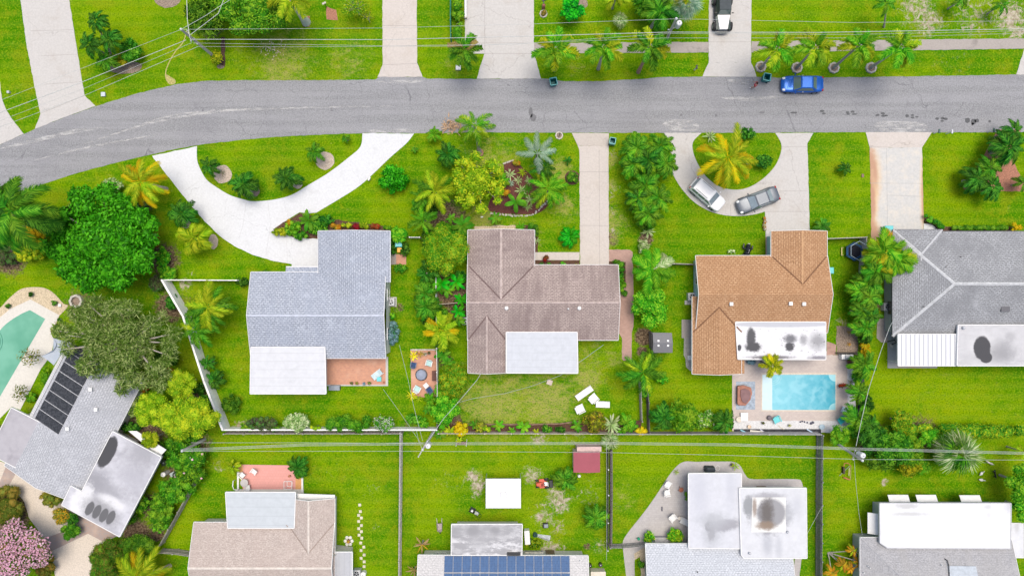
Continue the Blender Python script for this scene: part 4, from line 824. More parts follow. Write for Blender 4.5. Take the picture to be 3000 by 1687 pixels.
# sheds, canopies
e = empty('garden_shed', P(1720,1350), 'small red metal garden shed by the chain-link fence', 'shed')
REDM = plain('maroon metal sheet', (.26,.05,.07), .5, var=.06, sc=1)
a, b, c, d = [P(x, y, 2.1) for x, y in ((1680,1323),(1758,1323),(1758,1383),(1680,1383))]
m0 = (a + b) / 2 + Vector((0, 0, .22)); m1 = (d + c) / 2 + Vector((0, 0, .22))
MB().add([a, m0, m1, d, b, c] + [v - Vector((0, 0, .05)) for v in (a, m0, m1, d, b, c)], [(0, 3, 2, 1), (1, 2, 5, 4), (6, 7, 8, 9), (7, 10, 11, 8), (0, 1, 7, 6), (1, 4, 10, 7), (4, 5, 11, 10), (5, 2, 8, 11), (2, 3, 9, 8), (3, 0, 6, 9)]).build('roof', REDM, e)
pr = [P(x, y, 2.05) for x, y in ((1682,1325),(1756,1325),(1756,1381),(1682,1381))]; MB().prism(pr, 0, 2.06).build('wall', plain('cream shed wall', (.42,.36,.33), .7), e)
q = P(1722,1312,1.2); MB().box((q.x + .1, q.y, 0), (2.6, .5, 1.7)).build('lean_to', plain('dusty pink sheet', (.5,.36,.34), .7), e)
e = empty('canopy_tent', P(1475,1440), 'white square canopy tent with a raised vent on the bottom centre lawn', 'canopy')
a = [P(x, y, 2.3) for x, y in ((1423,1402),(1526,1402),(1526,1488),(1423,1488))]; cc = sum(a, Vector()) / 4; cc.z = 2.75
CAN = plain('white canopy cloth', (.6,.6,.6), .8, var=.02)
MB().add(a + [cc] + [v - Vector((0, 0, .25)) for v in a], [(4, 1, 0), (4, 2, 1), (4, 3, 2), (4, 0, 3), (0, 1, 6, 5), (1, 2, 7, 6), (2, 3, 8, 7), (3, 0, 5, 8)]).build('cover', CAN, e)
MB().box((cc.x, cc.y, 2.66), (.68, .55, .12), taper=.85).build('vent_cap', CAN, e)
for v in a: 
    MB().tube([(v.x * .985 + cc.x * .015, v.y * .985 + cc.y * .015, 0), (v.x * .985 + cc.x * .015, v.y * .985 + cc.y * .015, 2.3)], .04, 6).build('leg', METAL, e)
e = empty('storage_shed', P(1935,1000), 'grey plastic storage shed with four skylights next to the lawn', 'shed')
GS = plain('grey plastic roof', (.14,.14,.15), .6, var=.05); a = [P(x, y, 2.1) for x, y in ((1912,974),(1968,975),(1970,1033),(1912,1033))]; l0 = (a[0] + a[3]) / 2; r0 = (a[1] + a[2]) / 2; l0.z = r0.z = 2.45
MB().add([a[0], a[1], a[2], a[3], l0, r0] + [v - Vector((0, 0, .06)) for v in (a[0], a[1], a[2], a[3], l0, r0)], [(0, 4, 5, 1), (4, 3, 2, 5), (6, 7, 11, 10), (10, 11, 8, 9), (0, 1, 7, 6), (2, 3, 9, 8), (1, 5, 11, 7), (5, 2, 8, 11), (4, 0, 6, 10), (3, 4, 10, 9)]).build('roof', GS, e)
pr = [P(x, y, 2.05) for x, y in ((1914,977),(1966,978),(1967,1030),(1914,1030))]; MB().prism(pr, 0, 2.05).build('wall', plain('taupe plastic wall', (.2,.19,.18), .6), e)
for x, y in ((1929,998),(1957,998),(1929,1012),(1957,1012)):
    q = P(x, y, 2.38); MB().box((q.x, q.y, 2.30), (.2, .2, .12)).build('skylight', WHITE, e)
# shade sail
e = empty('shade_sail', P(160,1010), 'pale blue-grey shade sail stretched between house and pool', 'shade sail')
SA = plain('blue grey sail cloth', (.33,.37,.42), .8, var=.05)
pts = spl([(157,991),(165,1008),(155,1025),(122,1043)]) + spl([(122,1043),(140,1055),(158,1070)]) + [(185,1028),(195,1000)]
zz = 2.7; W_ = [P(x, y, zz) for x, y in pts]; c0 = sum(W_, Vector()) / len(W_); c0.z = 2.4
MB().add(W_ + [c0], [(i, (i + 1) % len(W_), len(W_)) for i in range(len(W_))]).build('sail', SA, e)
q = P(122,1043,2.7); MB().tube([(q.x,q.y,0),(q.x,q.y,2.75)], .05, 8).build('post', METAL, e)
q = P(157,991,2.7); MB().tube([(q.x,q.y,0),(q.x,q.y,2.75)], .05, 8).build('post', METAL, e)

# ------------------------------------------------------------------ fences and walls
def fence(name, pts, hgt, th, m, label, cat='fence', post=2.2, pm=None, pr=.06, top=None, zpx=None, slats=False, gap=0):
    """pts: pixels of the fence top (seen at height hgt)"""
    W_ = [P(x, y, hgt) for x, y in pts]; W_ = [Vector((q.x, q.y, 0)) for q in W_]
    e = empty(name, W_[0], label, cat); pan = MB(); ps = []
    for A, B in zip(W_, W_[1:]):
        dd = B - A; Lg = dd.length; ang = math.atan2(dd.y, dd.x); c = (A + B) / 2
        if slats:
            n = int(Lg / slats)
            for i in range(n):
                q = A.lerp(B, (i + .5) / n); pan.box((q.x, q.y, .05), (slats * (1 - gap), th, hgt - .1 + random.uniform(-.03, .03)), ang)
            for z in (.3, hgt - .4): pan.box((c.x, c.y, z), (Lg, th * 2.2, .09), ang)
        else: pan.box((c.x, c.y, 0.03), (Lg, th, hgt - .03), ang)
        if top: pan.box((c.x, c.y, hgt), (Lg + top, th + top, .06), ang)
        n = max(1, round(Lg / post))
        for i in range(n + 1): ps.append(A.lerp(B, i / n))
    pan.build('panel', m, e)
    seen = []
    for q in ps:
        if any((q - s_).length < .3 for s_ in seen): continue
        seen.append(q); MB().box((q.x, q.y, 0), (pr * 2, pr * 2, hgt + .08)).build('post', pm or m, e)
    return e
BLOCKW = plain('white rendered wall', (.78,.77,.75), .85, var=.1, sc=2)
fence('garden_wall', [(476,820),(693,821)], 1.5, .1, BLOCKW, 'thin white wall running from the corner to the blue-grey house', 'wall', 3.5)
fence('garden_wall', [(474,820),(536,926),(597,1115),(652,1258)], 1.9, .16, BLOCKW, 'tall white slanting boundary wall beside the areca palms', 'wall', 3.0, top=.04)
fence('garden_wall', [(652,1259),(930,1259),(1279,1259)], 1.5, .14, BLOCKW, 'long straight white wall along the bottom of the fenced lawn', 'wall', 4.0)
fence('wooden_fence', [(655,1271),(1176,1271)], 1.5, .05, WOODGREY, 'low weathered grey fence just below the long white wall', slats=.14, gap=.1)
fence('wooden_fence', [(1172,1268),(1170,1480),(1168,1700)], 1.6, .09, plain('pale weathered board', (.34,.33,.31), .9, var=.25, sc=7), 'weathered grey upright fence between the two bottom left lawns', slats=.14, gap=.06)
VIN = plain('white vinyl', (.58,.59,.6), .4, var=.03)
fence('vinyl_fence', [(1277,806),(1277,880),(1278,945)], 1.6, .06, VIN, 'white vinyl fence between the side palms and the brown house')
fence('vinyl_fence', [(1278,892),(1362,885)], 1.2, .05, plain('beige gate rail', (.42,.36,.3), .7), 'low beige rail crossing the banana bed to the brown house')
fence('vinyl_fence', [(1279,1020),(1281,1160)], 1.5, .05, WHITE, 'white fence along the right side of the fire pit patio')
fence('vinyl_fence', [(1200,695),(1229,695)], 1.5, .07, VIN, 'short white fence panel beside the turquoise wheelie bin')
fence('wooden_fence', [(1279,1160),(1280,1259)], 1.4, .05, WOODDARK, 'dark fence hidden in leaves below the fire pit patio', slats=.15)
fence('bed_edging', [(1330,1241),(1450,1243),(1560,1243),(1640,1241),(1695,1234)], .25, .12, plain('brown timber edge', (.2,.13,.09), .9, var=.3), 'low brown timber edging above the banana bed', 'edging', 5)
fence('wooden_fence', [(1284,1270),(1420,1270),(1810,1271)], 1.3, .05, plain('cream top rail', (.48,.42,.36), .8, var=.2), 'cream topped fence below the banana bed', post=3)
fence('wooden_fence', [(1810,1272),(2100,1272),(2406,1273)], 1.5, .06, plain('pale grey rail', (.36,.35,.34), .8), 'pale capped fence along the bottom of the pool yard', post=3)
fence('wooden_fence', [(1878,1120),(1882,1235)], 1.4, .05, WOODGREY, 'grey fence left of the narrow soil strip by the coconut palm', slats=.14)
fence('wooden_fence', [(1896,1120),(1902,1180),(1904,1268)], 1.6, .05, WOODDARK, 'dark fence right of the narrow soil strip by the coconut palm', slats=.12, gap=.2)
fence('wooden_fence', [(1910,975),(1912,1032)], 1.8, .05, WOODDARK, 'short dark fence against the grey storage shed', slats=.14, gap=.2)
fence('wooden_fence', [(2412,1276),(2410,1480),(2409,1700)], 1.8, .05, plain('dark grey slat', (.2,.2,.2), .9, var=.35, sc=7), 'tall dark slatted fence left of the bottom right house', slats=.17, gap=.25)
fence('wooden_fence', [(1974,772),(2035,774)], 1.5, .05, WOODGREY, 'short grey fence joining the shaggy palm to the orange house', slats=.15)
fence('wooden_fence', [(2424,699),(2480,697),(2539,695),(2540,726)], 1.6, .06, plain('pale weathered rail', (.4,.38,.35), .8), 'pale rail fence around the hexagonal trampoline')
fence('wooden_fence', [(2536,740),(2533,800)], 1.4, .05, WOODGREY, 'weathered fence running down under the shaggy areca clump', slats=.15)
CL = plain('chain link mesh', (.25,.25,.24), .7, var=.3, sc=12)
fence('chain_link_fence', [(1782,1300),(1783,1450),(1781,1612)], 1.3, .02, plain('dark mesh', (.12,.12,.115), .8, var=.4, sc=10), 'thin mesh fence right of the red shed', post=3, pm=METAL)
fence('slat_fence', [(1792,1320),(1793,1450),(1791,1605)], .9, .12, WOODDARK, 'low dark slatted fence beside the paver patio lawn', slats=.16, gap=.3)
fence('slat_fence', [(1788,1605),(1826,1605),(1892,1600)], 1.4, .05, plain('grey slat', (.26,.25,.24), .9, var=.3, sc=7), 'grey slatted gate fence at the foot of the paver patio', slats=.15, gap=.25)
fence('chain_link_fence', [(1180,1600),(1182,1700)], 1.2, .03, CL, 'short mesh fence under the dried palm at the bottom') if False else None
fence('wooden_fence', [(568,1408),(520,1500),(464,1600)], 1.5, .05, WOODGREY, 'sloping grey fence beside the oleander shrubs at lower left', slats=.16, gap=.1)
fence('wooden_fence', [(462,1620),(505,1622),(556,1630)], 1.5, .05, WOODGREY, 'grey fence reaching the left corner of the tan house', slats=.16, gap=.1)
GRN = plain('green mesh', (.02,.2,.15), .7)
fence('mesh_fence', [(1319,-30),(1319,60),(1320,112)], 1.3, .05, GRN, 'green mesh fence beside the clipped top hedge')
e = fence('post_and_rail', [(2480,1030),(2505,1032)], 1.3, .03, DARK, 'short black rail beside the white grill') if False else None
# small stone edgings and rings
def ringstones(x, y, r, label, m=STONE, name='tree_ring', n=16, hh=.18, soil=True):
    q = P(x, y); e = empty(name, q, label, 'planter')
    MB().lathe((q.x, q.y, 0), [(r * .68, .02), (r * .68, hh), (r, hh), (r * 1.04, 0)], 32, wob=.05).build('kerb', m, e)
    if soil: MB().disc((q.x, q.y), r * .7, .06, 20).build('soil', MULCHG, e)
    return e
for (x, y, lb) in ((2228,197,'scalloped stone ring around the first leaning palm from the driveway'),(2334,200,'scalloped stone ring around the second leaning palm from the driveway'),(2442,200,'scalloped stone ring around the third leaning palm, above the blue car'),(2551,200,'scalloped stone ring around the last leaning palm in the row')):
    e = ringstones(x, y, .58, lb, plain('grey scalloped stone', (.33,.31,.28), .9, var=.3, sc=7)); e['group'] = 'stone rings under the roadside palms'
ringstones(1638,398,.42,'round grey kerb ring around the thin dark post by the road')
ringstones(1405,448,.42,'terracotta ring around the palm above the yellow tree', BRICKRED)
ringstones(1592,42,.42,'white kerb ring around a small bush beside the wide driveway')
ringstones(227,882,.7,'curved pale stone fire ring beside the gravel bed', STONE, hh=.4)
# ------------------------------------------------------------------ vegetation
LEAFQ = np.array([(0, 0, 0), (.42, .5, .07), (1.0, 0, -.06), (.42, -.5, .07)])
def leafcloud(pos, nrm, size, aspect=.5, tilt=.5, r=rng):
    n = len(pos); s = size * r.uniform(.65, 1.3, n)
    nn = nrm + r.normal(0, tilt, (n, 3)); nn /= np.linalg.norm(nn, axis=1)[:, None] + 1e-9
    d = r.normal(0, 1, (n, 3)); d -= (d * nn).sum(1)[:, None] * nn; d /= np.linalg.norm(d, axis=1)[:, None] + 1e-9
    b = np.cross(nn, d)
    V = pos[:, None, :] + s[:, None, None] * (LEAFQ[None, :, 0:1] * d[:, None, :] + LEAFQ[None, :, 1:2] * aspect * b[:, None, :] + LEAFQ[None, :, 2:3] * nn[:, None, :])
    return V.reshape(-1, 3)
def quads(V): return np.arange(len(V)).reshape(-1, 4)
def crown_pts(lobes, dens, r=rng, low=-.35):
    P_, N_ = [], []
    Lb = np.array(lobes, float)
    for (x, y, z, rad, rz) in lobes:
        n = int(dens * 4 * math.pi * rad * rad * .72)
        v = r.normal(0, 1, (n, 3)); v /= np.linalg.norm(v, axis=1)[:, None]; v = v[v[:, 2] > low]
        k = r.uniform(.62, 1.04, len(v)) ** .6
        p = np.stack([x + v[:, 0] * rad * k, y + v[:, 1] * rad * k, z + v[:, 2] * rz * k], 1)
        keep = np.ones(len(p), bool)
        for (a, b, c, q, qz) in lobes:
            if (a, b, c) == (x, y, z): continue
            d2 = ((p[:, 0] - a) / q) ** 2 + ((p[:, 1] - b) / q) ** 2 + ((p[:, 2] - c) / qz) ** 2
            keep &= d2 > .45
        P_.append(p[keep]); nv = v * np.array([1, 1, rad / max(rz, .01)]); N_.append((nv / np.linalg.norm(nv, axis=1)[:, None] * np.array([.8, .8, 1]) + np.array([0, 0, .45]))[keep])
    p = np.concatenate(P_); n = np.concatenate(N_); m = p[:, 2] > .04
    return p[m], n[m]
DM = 2.0
_cs = []
for ax in range(3):
    for sg in (-1, 1):
        for i in range(4):
            for j in range(4):
                qd = []
                for (a, b) in ((i, j), (i + 1, j), (i + 1, j + 1), (i, j + 1)):
                    v = [0, 0, 0]; v[ax] = sg; v[(ax + 1) % 3] = (a / 2 - 1) * sg; v[(ax + 2) % 3] = b / 2 - 1; qd.append(v)
                _cs.append(qd)
_cs = np.array(_cs, float).reshape(-1, 3); _cs /= np.linalg.norm(_cs, axis=1)[:, None]
_cu, _ci = np.unique(_cs.round(5), axis=0, return_inverse=True); _ci = _ci.reshape(-1, 4)
def core_mesh(lobes, k, r):
    """the dense twiggy inside of a crown"""
    V, F = [], []; b = 0
    for (x, y, z, rad, rz) in lobes:
        u = _cu * (k * r.uniform(.82, 1.1, (len(_cu), 1))) * np.array([rad, rad, rz]) + np.array([x, y, z]); u[:, 2] = np.maximum(u[:, 2], .02)
        V.append(u); F.append(_ci + b); b += len(_cu)
    return np.concatenate(V), np.concatenate(F)
def foliage(name, x, y, rx, ry, z, m, label, cat, leaf=.22, dens=38, nl=None, trunk=True, hz=None, aspect=.5, tilt=.5, group=None, flowers=None, rot=0, limb=BARKPALE, lob=None, bare=0, base=None, flat=.75):
    """a bush or broadleaf tree; (x, y) pixel of the crown centre seen at height z, rx ry crown radii in pixels"""
    c = P(x, y, z); Rx, Ry = rx / S * (H - z) / H, ry / S * (H - z) / H; hz = hz or min(Rx, Ry) * flat
    rr = np.random.default_rng(int(abs(x) * 7 + abs(y) * 13) + 1)
    lr = lob or max(.28, min(Rx, Ry) * .36)
    nl = nl or max(5, int(2.1 * Rx * Ry / (lr * lr)))
    lobes = [(c.x, c.y, z, min(Rx, Ry) * .62, hz * .75)]
    for i in range(nl):
        a = rr.uniform(0, 2 * math.pi); k = math.sqrt(rr.uniform(0.02, 1)) * .86
        if i < nl * .45: a = 2 * math.pi * i / (nl * .45) + rr.uniform(-.25, .25); k = rr.uniform(.68, .95)
        l_ = lr * rr.uniform(.65, 1.15); px_, py_ = math.cos(a) * k * (Rx - l_ * .55), math.sin(a) * k * (Ry - l_ * .55)
        px_, py_ = px_ * math.cos(rot) - py_ * math.sin(rot), px_ * math.sin(rot) + py_ * math.cos(rot)
        zc = z + hz * (math.sqrt(max(0, 1 - k * k)) * .8 - .25) + rr.uniform(-.2, .2) * hz
        lobes.append((c.x + px_, c.y + py_, max(zc, l_ * .45), l_, l_ * rr.uniform(.6, .85)))
    p, n = crown_pts(lobes, dens * DM, rr)
    mm = [m] if not isinstance(m, (list, tuple)) else list(m)
    b0 = P(*base) if base else Vector((c.x, c.y, 0))
    e = empty(name, (b0.x, b0.y, 0), label, cat, group)
    V = leafcloud(p, n, leaf, aspect, tilt, rr) - np.array([b0.x, b0.y, 0])
    nl_ = len(V) // 4
    cv, cf = core_mesh(lobes, .25 if bare else .8, rr); V = np.concatenate([V, cv - np.array([b0.x, b0.y, 0])])
    me = npmesh('crown', V, np.concatenate([np.arange(nl_ * 4).reshape(-1, 4), cf + nl_ * 4])); o = link('crown' if trunk else 'foliage', me, e, mm)
    if len(mm) > 1:
        idx = (np.random.default_rng(3).uniform(0, 1, len(me.polygons)) < .35).astype(np.int32); me.polygons.foreach_set('material_index', idx)
    if flowers:
        fm, fn, fs = flowers; k = rr.choice(len(p), min(len(p), fn), False); V = leafcloud(p[k] + n[k] * .07, n[k], fs, .9, .4, rr) - np.array([b0.x, b0.y, 0])
        link('blossom', npmesh('blossom', V, quads(V)), e, [fm])
    tb = MB(); rt = max(.03, min(Rx, Ry) * .055)
    zt = max(.15, z - hz * .5)
    if trunk:
        tb.tube([(b0.x, b0.y, -.05), ((b0.x * .6 + c.x * .4) + .05, b0.y * .6 + c.y * .4, zt * .5), (c.x, c.y, zt)], [rt * 1.5, rt * 1.1, rt], 8)
        for (a, b, zz_, l_, _) in lobes[1:1 + min(nl, 26)]:
            mid = ((c.x + a) / 2 + rr.uniform(-.2, .2) * l_, (c.y + b) / 2 + rr.uniform(-.2, .2) * l_, zt + (zz_ - zt) * .6)
            tb.tube([(c.x, c.y, zt), mid, (a, b, zz_ + (bare * l_))], [rt * .6, rt * .4, rt * .12], 5)
        tb.build('trunk', limb, e, uv=False)
    else:
        for k in range(5):
            a = k * 1.3; tb.tube([(c.x, c.y, -.03), (c.x + math.cos(a) * Rx * .4, c.y + math.sin(a) * Ry * .4, z * .9)], [.03, .012], 5)
        tb.build('stem', BARK, e, uv=False)
    return e

# palm fronds: template meshes shared by all palms
def frond_mesh(name, n=24, ll=.34, lw=.05, fwd=55, droop=.35, arch=(.42, .62), plum=0.0, taper=.35, seed=0, bend=.25, curl=0.0, stalk=.12):
    r = random.Random(seed); V, F = [], []
    def rach(t):
        return Vector((t * (1 - .12 * t), curl * t * t, arch[0] * t - arch[1] * t * t))
    pts = [rach(i / 10) for i in range(11)]
    for i, q in enumerate(pts):
        w_ = .016 * (1 - .8 * i / 10) + .003; V += [(q.x, q.y - w_, q.z), (q.x, q.y, q.z + w_), (q.x, q.y + w_, q.z)]
    for i in range(10):
        a = i * 3; F += [(a, a + 3, a + 4, a + 1), (a + 1, a + 4, a + 5, a + 2)]
    for i in range(n):
        t = stalk + (1 - stalk) * (i + .5) / n; q = rach(t); d = (rach(min(1, t + .02)) - rach(t - .02)).normalized()
        side0 = Vector((-d.y, d.x, 0)).normalized(); up = Vector((0, 0, 1))
        Lf = ll * (math.sin(math.pi * min(1, (t * .86 + .14)) ** .8) ** taper if taper else 1) * r.uniform(.85, 1.1)
        if t > .9: Lf *= .75
        for sgn in (-1, 1):
            layers = [r.uniform(-.15, .15)] if plum == 0 else [r.uniform(-plum, plum), r.uniform(0, plum)]
            for el in layers:
                fw = math.radians(fwd + r.uniform(-8, 8) - 22 * t)
                dr = d * math.cos(fw) + (side0 * sgn * math.cos(el) + up * math.sin(el)) * math.sin(fw)
                dr.normalize(); wv = d * lw * .5
                m_ = q + dr * Lf * .5 + up * (-droop * Lf * .16); e_ = q + dr * Lf * .96 + up * (-droop * Lf * (.55 + bend * t))
                b = len(V); V += [tuple(q - wv * .6), tuple(q + wv * .6), tuple(m_ + wv * .9), tuple(m_ - wv * .9), tuple(e_ + wv * .12), tuple(e_ - wv * .12)]
                F += [(b, b + 1, b + 2, b + 3), (b + 3, b + 2, b + 4, b + 5)]
    me = bpy.data.meshes.new(name); me.from_pydata(V, [], F); me.materials.append(L['mid']); return me
def fan_mesh(name, seed=0, n=26, split=.45):
    """one fan leaf on its stalk"""
    r = random.Random(seed); V, F = [], []
    V += [(0, -.012, 0), (0, .012, 0), (.5, .01, .14), (.5, -.01, .14)]; F.append((0, 3, 2, 1))
    c = Vector((.5, 0, .14))
    for i in range(n):
        a = math.radians(-125 + 250 * i / (n - 1)); l_ = .5 * r.uniform(.85, 1.08); da = math.radians(250 / (n - 1) * .5)
        d = Vector((math.cos(a), math.sin(a), 0)); m1 = c + Vector((math.cos(a - da), math.sin(a - da), .05)) * l_ * split; m2 = c + Vector((math.cos(a + da), math.sin(a + da), .05)) * l_ * split
        e = c + d * l_ + Vector((0, 0, -.12 - r.uniform(0, .15))); mid = c + d * l_ * split * 1.02 + Vector((0, 0, -.01))
        b = len(V); V += [tuple(c), tuple(m1), tuple(e), tuple(m2), tuple(mid)]; F += [(b, b + 1, b + 4), (b, b + 4, b + 3), (b + 1, b + 2, b + 4), (b + 4, b + 2, b + 3)]
    me = bpy.data.meshes.new(name); me.from_pydata(V, [], F); me.materials.append(L['silver']); return me
def blade_mesh(name, seed=0, w=.2, arch=(.7, .75), seg=6, fold=.25, tip=.3):
    """one broad leaf: banana, bromeliad, agave"""
    r = random.Random(seed); V, F = [], []
    for i in range(seg + 1):
        t = i / seg; ww = w * (math.sin(math.pi * (.12 + .88 * t)) ** tip if t < 1 else .02) * (.35 + .65 * min(1, t * 3)); z = arch[0] * t - arch[1] * t * t; x = t * (1 - .15 * t)
        V += [(x, -ww, z - fold * ww), (x, 0, z), (x, ww, z - fold * ww)]
    for i in range(seg): a = i * 3; F += [(a, a + 3, a + 4, a + 1), (a + 1, a + 4, a + 5, a + 2)]
    me = bpy.data.meshes.new(name); me.from_pydata(V, [], F); me.materials.append(L['mid']); return me
T = {
 'fox':  [frond_mesh('frond', 38, .29, .05, 58, .45, (.35, .6), .85, .25, s, curl=c_) for s, c_ in ((1, 0), (2, .1), (3, -.12))],
 'coco': [frond_mesh('frond', 40, .25, .034, 50, .7, (.38, .68), 0, .3, s, curl=c_) for s, c_ in ((4, .05), (5, .14), (6, -.15))],
 'xmas': [frond_mesh('frond', 20, .34, .068, 48, .55, (.5, .85), .35, .3, s, curl=c_) for s, c_ in ((7, .05), (8, .16), (9, -.16))],
 'areca':[frond_mesh('frond', 24, .4, .06, 46, .5, (.55, .75), .25, .3, s, curl=c_) for s, c_ in ((10, .05), (11, .2), (12, -.2))],
 'royal':[frond_mesh('frond', 44, .28, .036, 60, .8, (.3, .6), .7, .25, s, curl=c_) for s, c_ in ((13, 0), (14, .12), (15, -.12))],
 'fan':  [fan_mesh('frond', 16), fan_mesh('frond', 17), fan_mesh('frond', 18)],
 'banana':[blade_mesh('leaf', 19, .15, (.6, .7)), blade_mesh('leaf', 20, .17, (.8, .95)), blade_mesh('leaf', 21, .13, (.5, .8))],
 'brom': [blade_mesh('leaf', 22, .075, (.6, .45), tip=.6), blade_mesh('leaf', 23, .07, (.9, .7), tip=.6), blade_mesh('leaf', 24, .065, (.4, .35), tip=.6)],
 'grassy':[blade_mesh('leaf', 25, .03, (.9, 1.1)), blade_mesh('leaf', 26, .03, (1.2, 1.5)), blade_mesh('leaf', 27, .035, (.6, .9))],
}
def palm(x, y, r, style, pal, label, z=3.0, base=None, n=None, layers=2, trunk='trunk', name=None, group=None, tm=BARK, mix=None, tr=None, cat=None, up=1.0, rings=False):
    """(x, y) pixel of the crown centre at height z; r = frond reach in pixels; base = pixel of the trunk foot when it leans"""
    rr = random.Random(int(x * 3 + y * 5)); c = P(x, y, z); b0 = P(*base) if base else Vector((c.x, c.y, 0))
    name = name or {'fan': 'fan_palm', 'banana': 'banana_plant', 'brom': 'bromeliad', 'grassy': 'grassy_plant'}.get(style, 'palm_tree')
    cat = cat or {'banana': 'plant', 'brom': 'plant', 'grassy': 'plant'}.get(style, 'palm')
    e = empty(name, (b0.x, b0.y, 0), label, cat, group); Lr = r / S * (H - z) / H * 1.06
    if style == 'fox': Lr *= 1.12
    if n and style in ('xmas', 'coco', 'fox', 'areca'): n = int(n * 1.08) + 1
    n = n or {'fox': 12, 'coco': 17, 'xmas': 15, 'areca': 18, 'royal': 15, 'fan': 22, 'banana': 8, 'brom': 12, 'grassy': 16}[style]
    if z > .35:
        rt = tr or max(.05, min(.16, Lr * .06)); mid = (b0 + c) / 2; mid.z = z * .5
        MB().tube([(b0.x, b0.y, -.05), (b0.x * .75 + c.x * .25, b0.y * .75 + c.y * .25, z * .25), mid, (b0.x * .2 + c.x * .8, b0.y * .2 + c.y * .8, z * .8), (c.x, c.y, z)], [rt * 1.7, rt * 1.2, rt, rt * .9, rt * .75], 10).build('trunk' if style not in ('banana',) else 'stem', tm if style != 'banana' else L['mid'], e, uv=False)
    nmp = 'frond' if style not in ('banana', 'brom', 'grassy') else 'leaf'
    for i in range(n):
        lay = i % layers if layers > 1 else 0
        me = rr.choice(T[style]); o = bpy.data.objects.new(nmp, me); COL.objects.link(o); o.parent = e
        a = 2 * math.pi * (i / n) * (1 if layers == 1 else 1) + rr.uniform(-.25, .25) + lay * .4
        if layers > 1: a = 2 * math.pi * i * .382 + rr.uniform(-.2, .2)
        tt = i / n; pitch = R(14 - 38 * tt + rr.uniform(-8, 8)) * up if style not in ('fan',) else R(62 - 85 * tt + rr.uniform(-8, 8))
        if style in ('areca', 'grassy'): pitch = R(-35 + 50 * tt + rr.uniform(-8, 8))
        elif style != 'fan': pitch = -R(30 - 42 * (1 - tt) + rr.uniform(-7, 7)) if tt > .5 else R(12 - 18 * tt + rr.uniform(-6, 6))
        if style == 'fan': pitch = -pitch
        if style == 'fox': pitch -= R(11)
        sc_ = Lr * rr.uniform(.84, 1.12) * (1.0 if tt < .6 else .86)
        off = Lr * .22 if style == 'areca' else 0; oa = rr.uniform(0, 6.28)
        o.location = (c.x - b0.x + math.cos(oa) * off * rr.random(), c.y - b0.y + math.sin(oa) * off * rr.random(), z - .02 + (0.03 * tt))
        o.rotation_euler = (rr.uniform(-.25, .25), pitch, a); o.scale = (sc_, sc_, sc_)
        p_ = pal
        if mix and (tt > .55 if pal == 'gold' else (rr.random() < mix[1] and tt < .75)): p_ = mix[0]
        o.material_slots[0].link = 'OBJECT'; o.material_slots[0].material = L[p_]
    return e
B = foliage
RP = 'row of palms along the top verge'
# --- top verge palms
palm(1360,147,50,'fox','mid','dark green palm on the verge between the two wide driveways',5.5,(1374,190),12,group=RP,mix=('brown',.25))
palm(1628,146,62,'fox','bright','yellow-tipped palm on the verge just above the teal bin',6,(1624,205),12,group=RP,mix=('yellow',.5),tm=BARK)
palm(1770,138,54,'fox','bright','bright green palm on the verge, second right of the wide driveway',6,(1753,202),11,group=RP,mix=('lime',.3),tm=BARKPALE)
palm(1906,138,56,'fox','mid','green palm with a rough brown trunk left of the utility pole',5.6,(1870,212),10,group=RP,mix=('yellow',.2),tm=plain('shaggy brown bark',(.28,.17,.12),.95,var=.35,sc=12))
for x,y,bx,lb in ((2277,143,2228,'leaning palm nearest the driveway with the open-topped car'),(2389,140,2334,'leaning palm second from the driveway, above the blue car bonnet'),(2516,134,2442,'leaning palm above the boot of the blue car'),(2640,138,2551,'rightmost leaning palm of the verge row')):
    palm(x,y,55,'fox','bright',lb,6.3,(bx,199),11,group=RP,mix=('lime',.5),tm=BARK,tr=.12)
# --- top left clump
palm(282,62,36,'xmas','dark','small dark palm at the top of the left verge clump',4.2,(318,150))
palm(262,130,38,'xmas','dark','dark palm leaning left over the driveway in the verge clump',4.0,(318,165))
palm(320,115,40,'xmas','dark','dark palm in the middle of the left verge clump',3.6,(325,170))
palm(310,180,34,'xmas','mid','low green palm at the foot of the left verge clump',2.2)
B('round_bush',385,152,33,38,1.3,L['mid'],'rounded green bush right of the dark verge palms','bush',leaf=.16)
B('yellow_shrub',358,180,16,20,.8,L['yellow'],'yellow-green shrub tucked between dark palms and round bush','shrub',leaf=.14,trunk=False)
# --- top centre-left
B('leafy_tree',598,55,55,66,3.2,L['mid'],'willow-leaved tree directly right of the tall utility pole','tree',leaf=.42,aspect=.28,dens=26)
B('leafy_tree',745,36,104,80,4.2,[L['bright'],L['mid']],'broad green tree at the top beside the white-trunked palm','tree',leaf=.3,aspect=.4,dens=30)
B('leafy_tree',660,-5,60,50,3.0,L['bright'],'bright tree cut by the top edge right of the pole wires','tree',leaf=.3)
palm(848,-4,62,'fox','lime','yellow-green palm with a thick white trunk at the top edge',6.5,(897,66),9,tm=plain('whitewashed trunk',(.55,.54,.52),.7,var=.1),tr=.3)
B('twisted_tree',1040,20,46,38,2.2,[L['lime'],L['bright']],'twisted pale-branched small tree near the second driveway','tree',leaf=.16,dens=20,lob=.42,bare=.9)
B('twisted_tree',1075,50,24,20,1.6,L['lime'],'low lime sprig of foliage below the twisted tree','tree',leaf=.15,dens=16,lob=.3,bare=.8)
B('yellow_shrub',634,172,17,24,.9,L['yellow'],'yellow-green shrub at the foot of the utility pole','shrub',leaf=.24,aspect=.3,trunk=False)
B('clipped_hedge',1341,55,17,62,1.0,[L['bright'],L['mid']],'clipped green hedge beside the green mesh fence','hedge',leaf=.15,trunk=False,lob=.45)
B('round_bush',1676,30,34,34,1.9,L['big'],'large round glossy bush on the top lawn','bush',leaf=.26,dens=34)
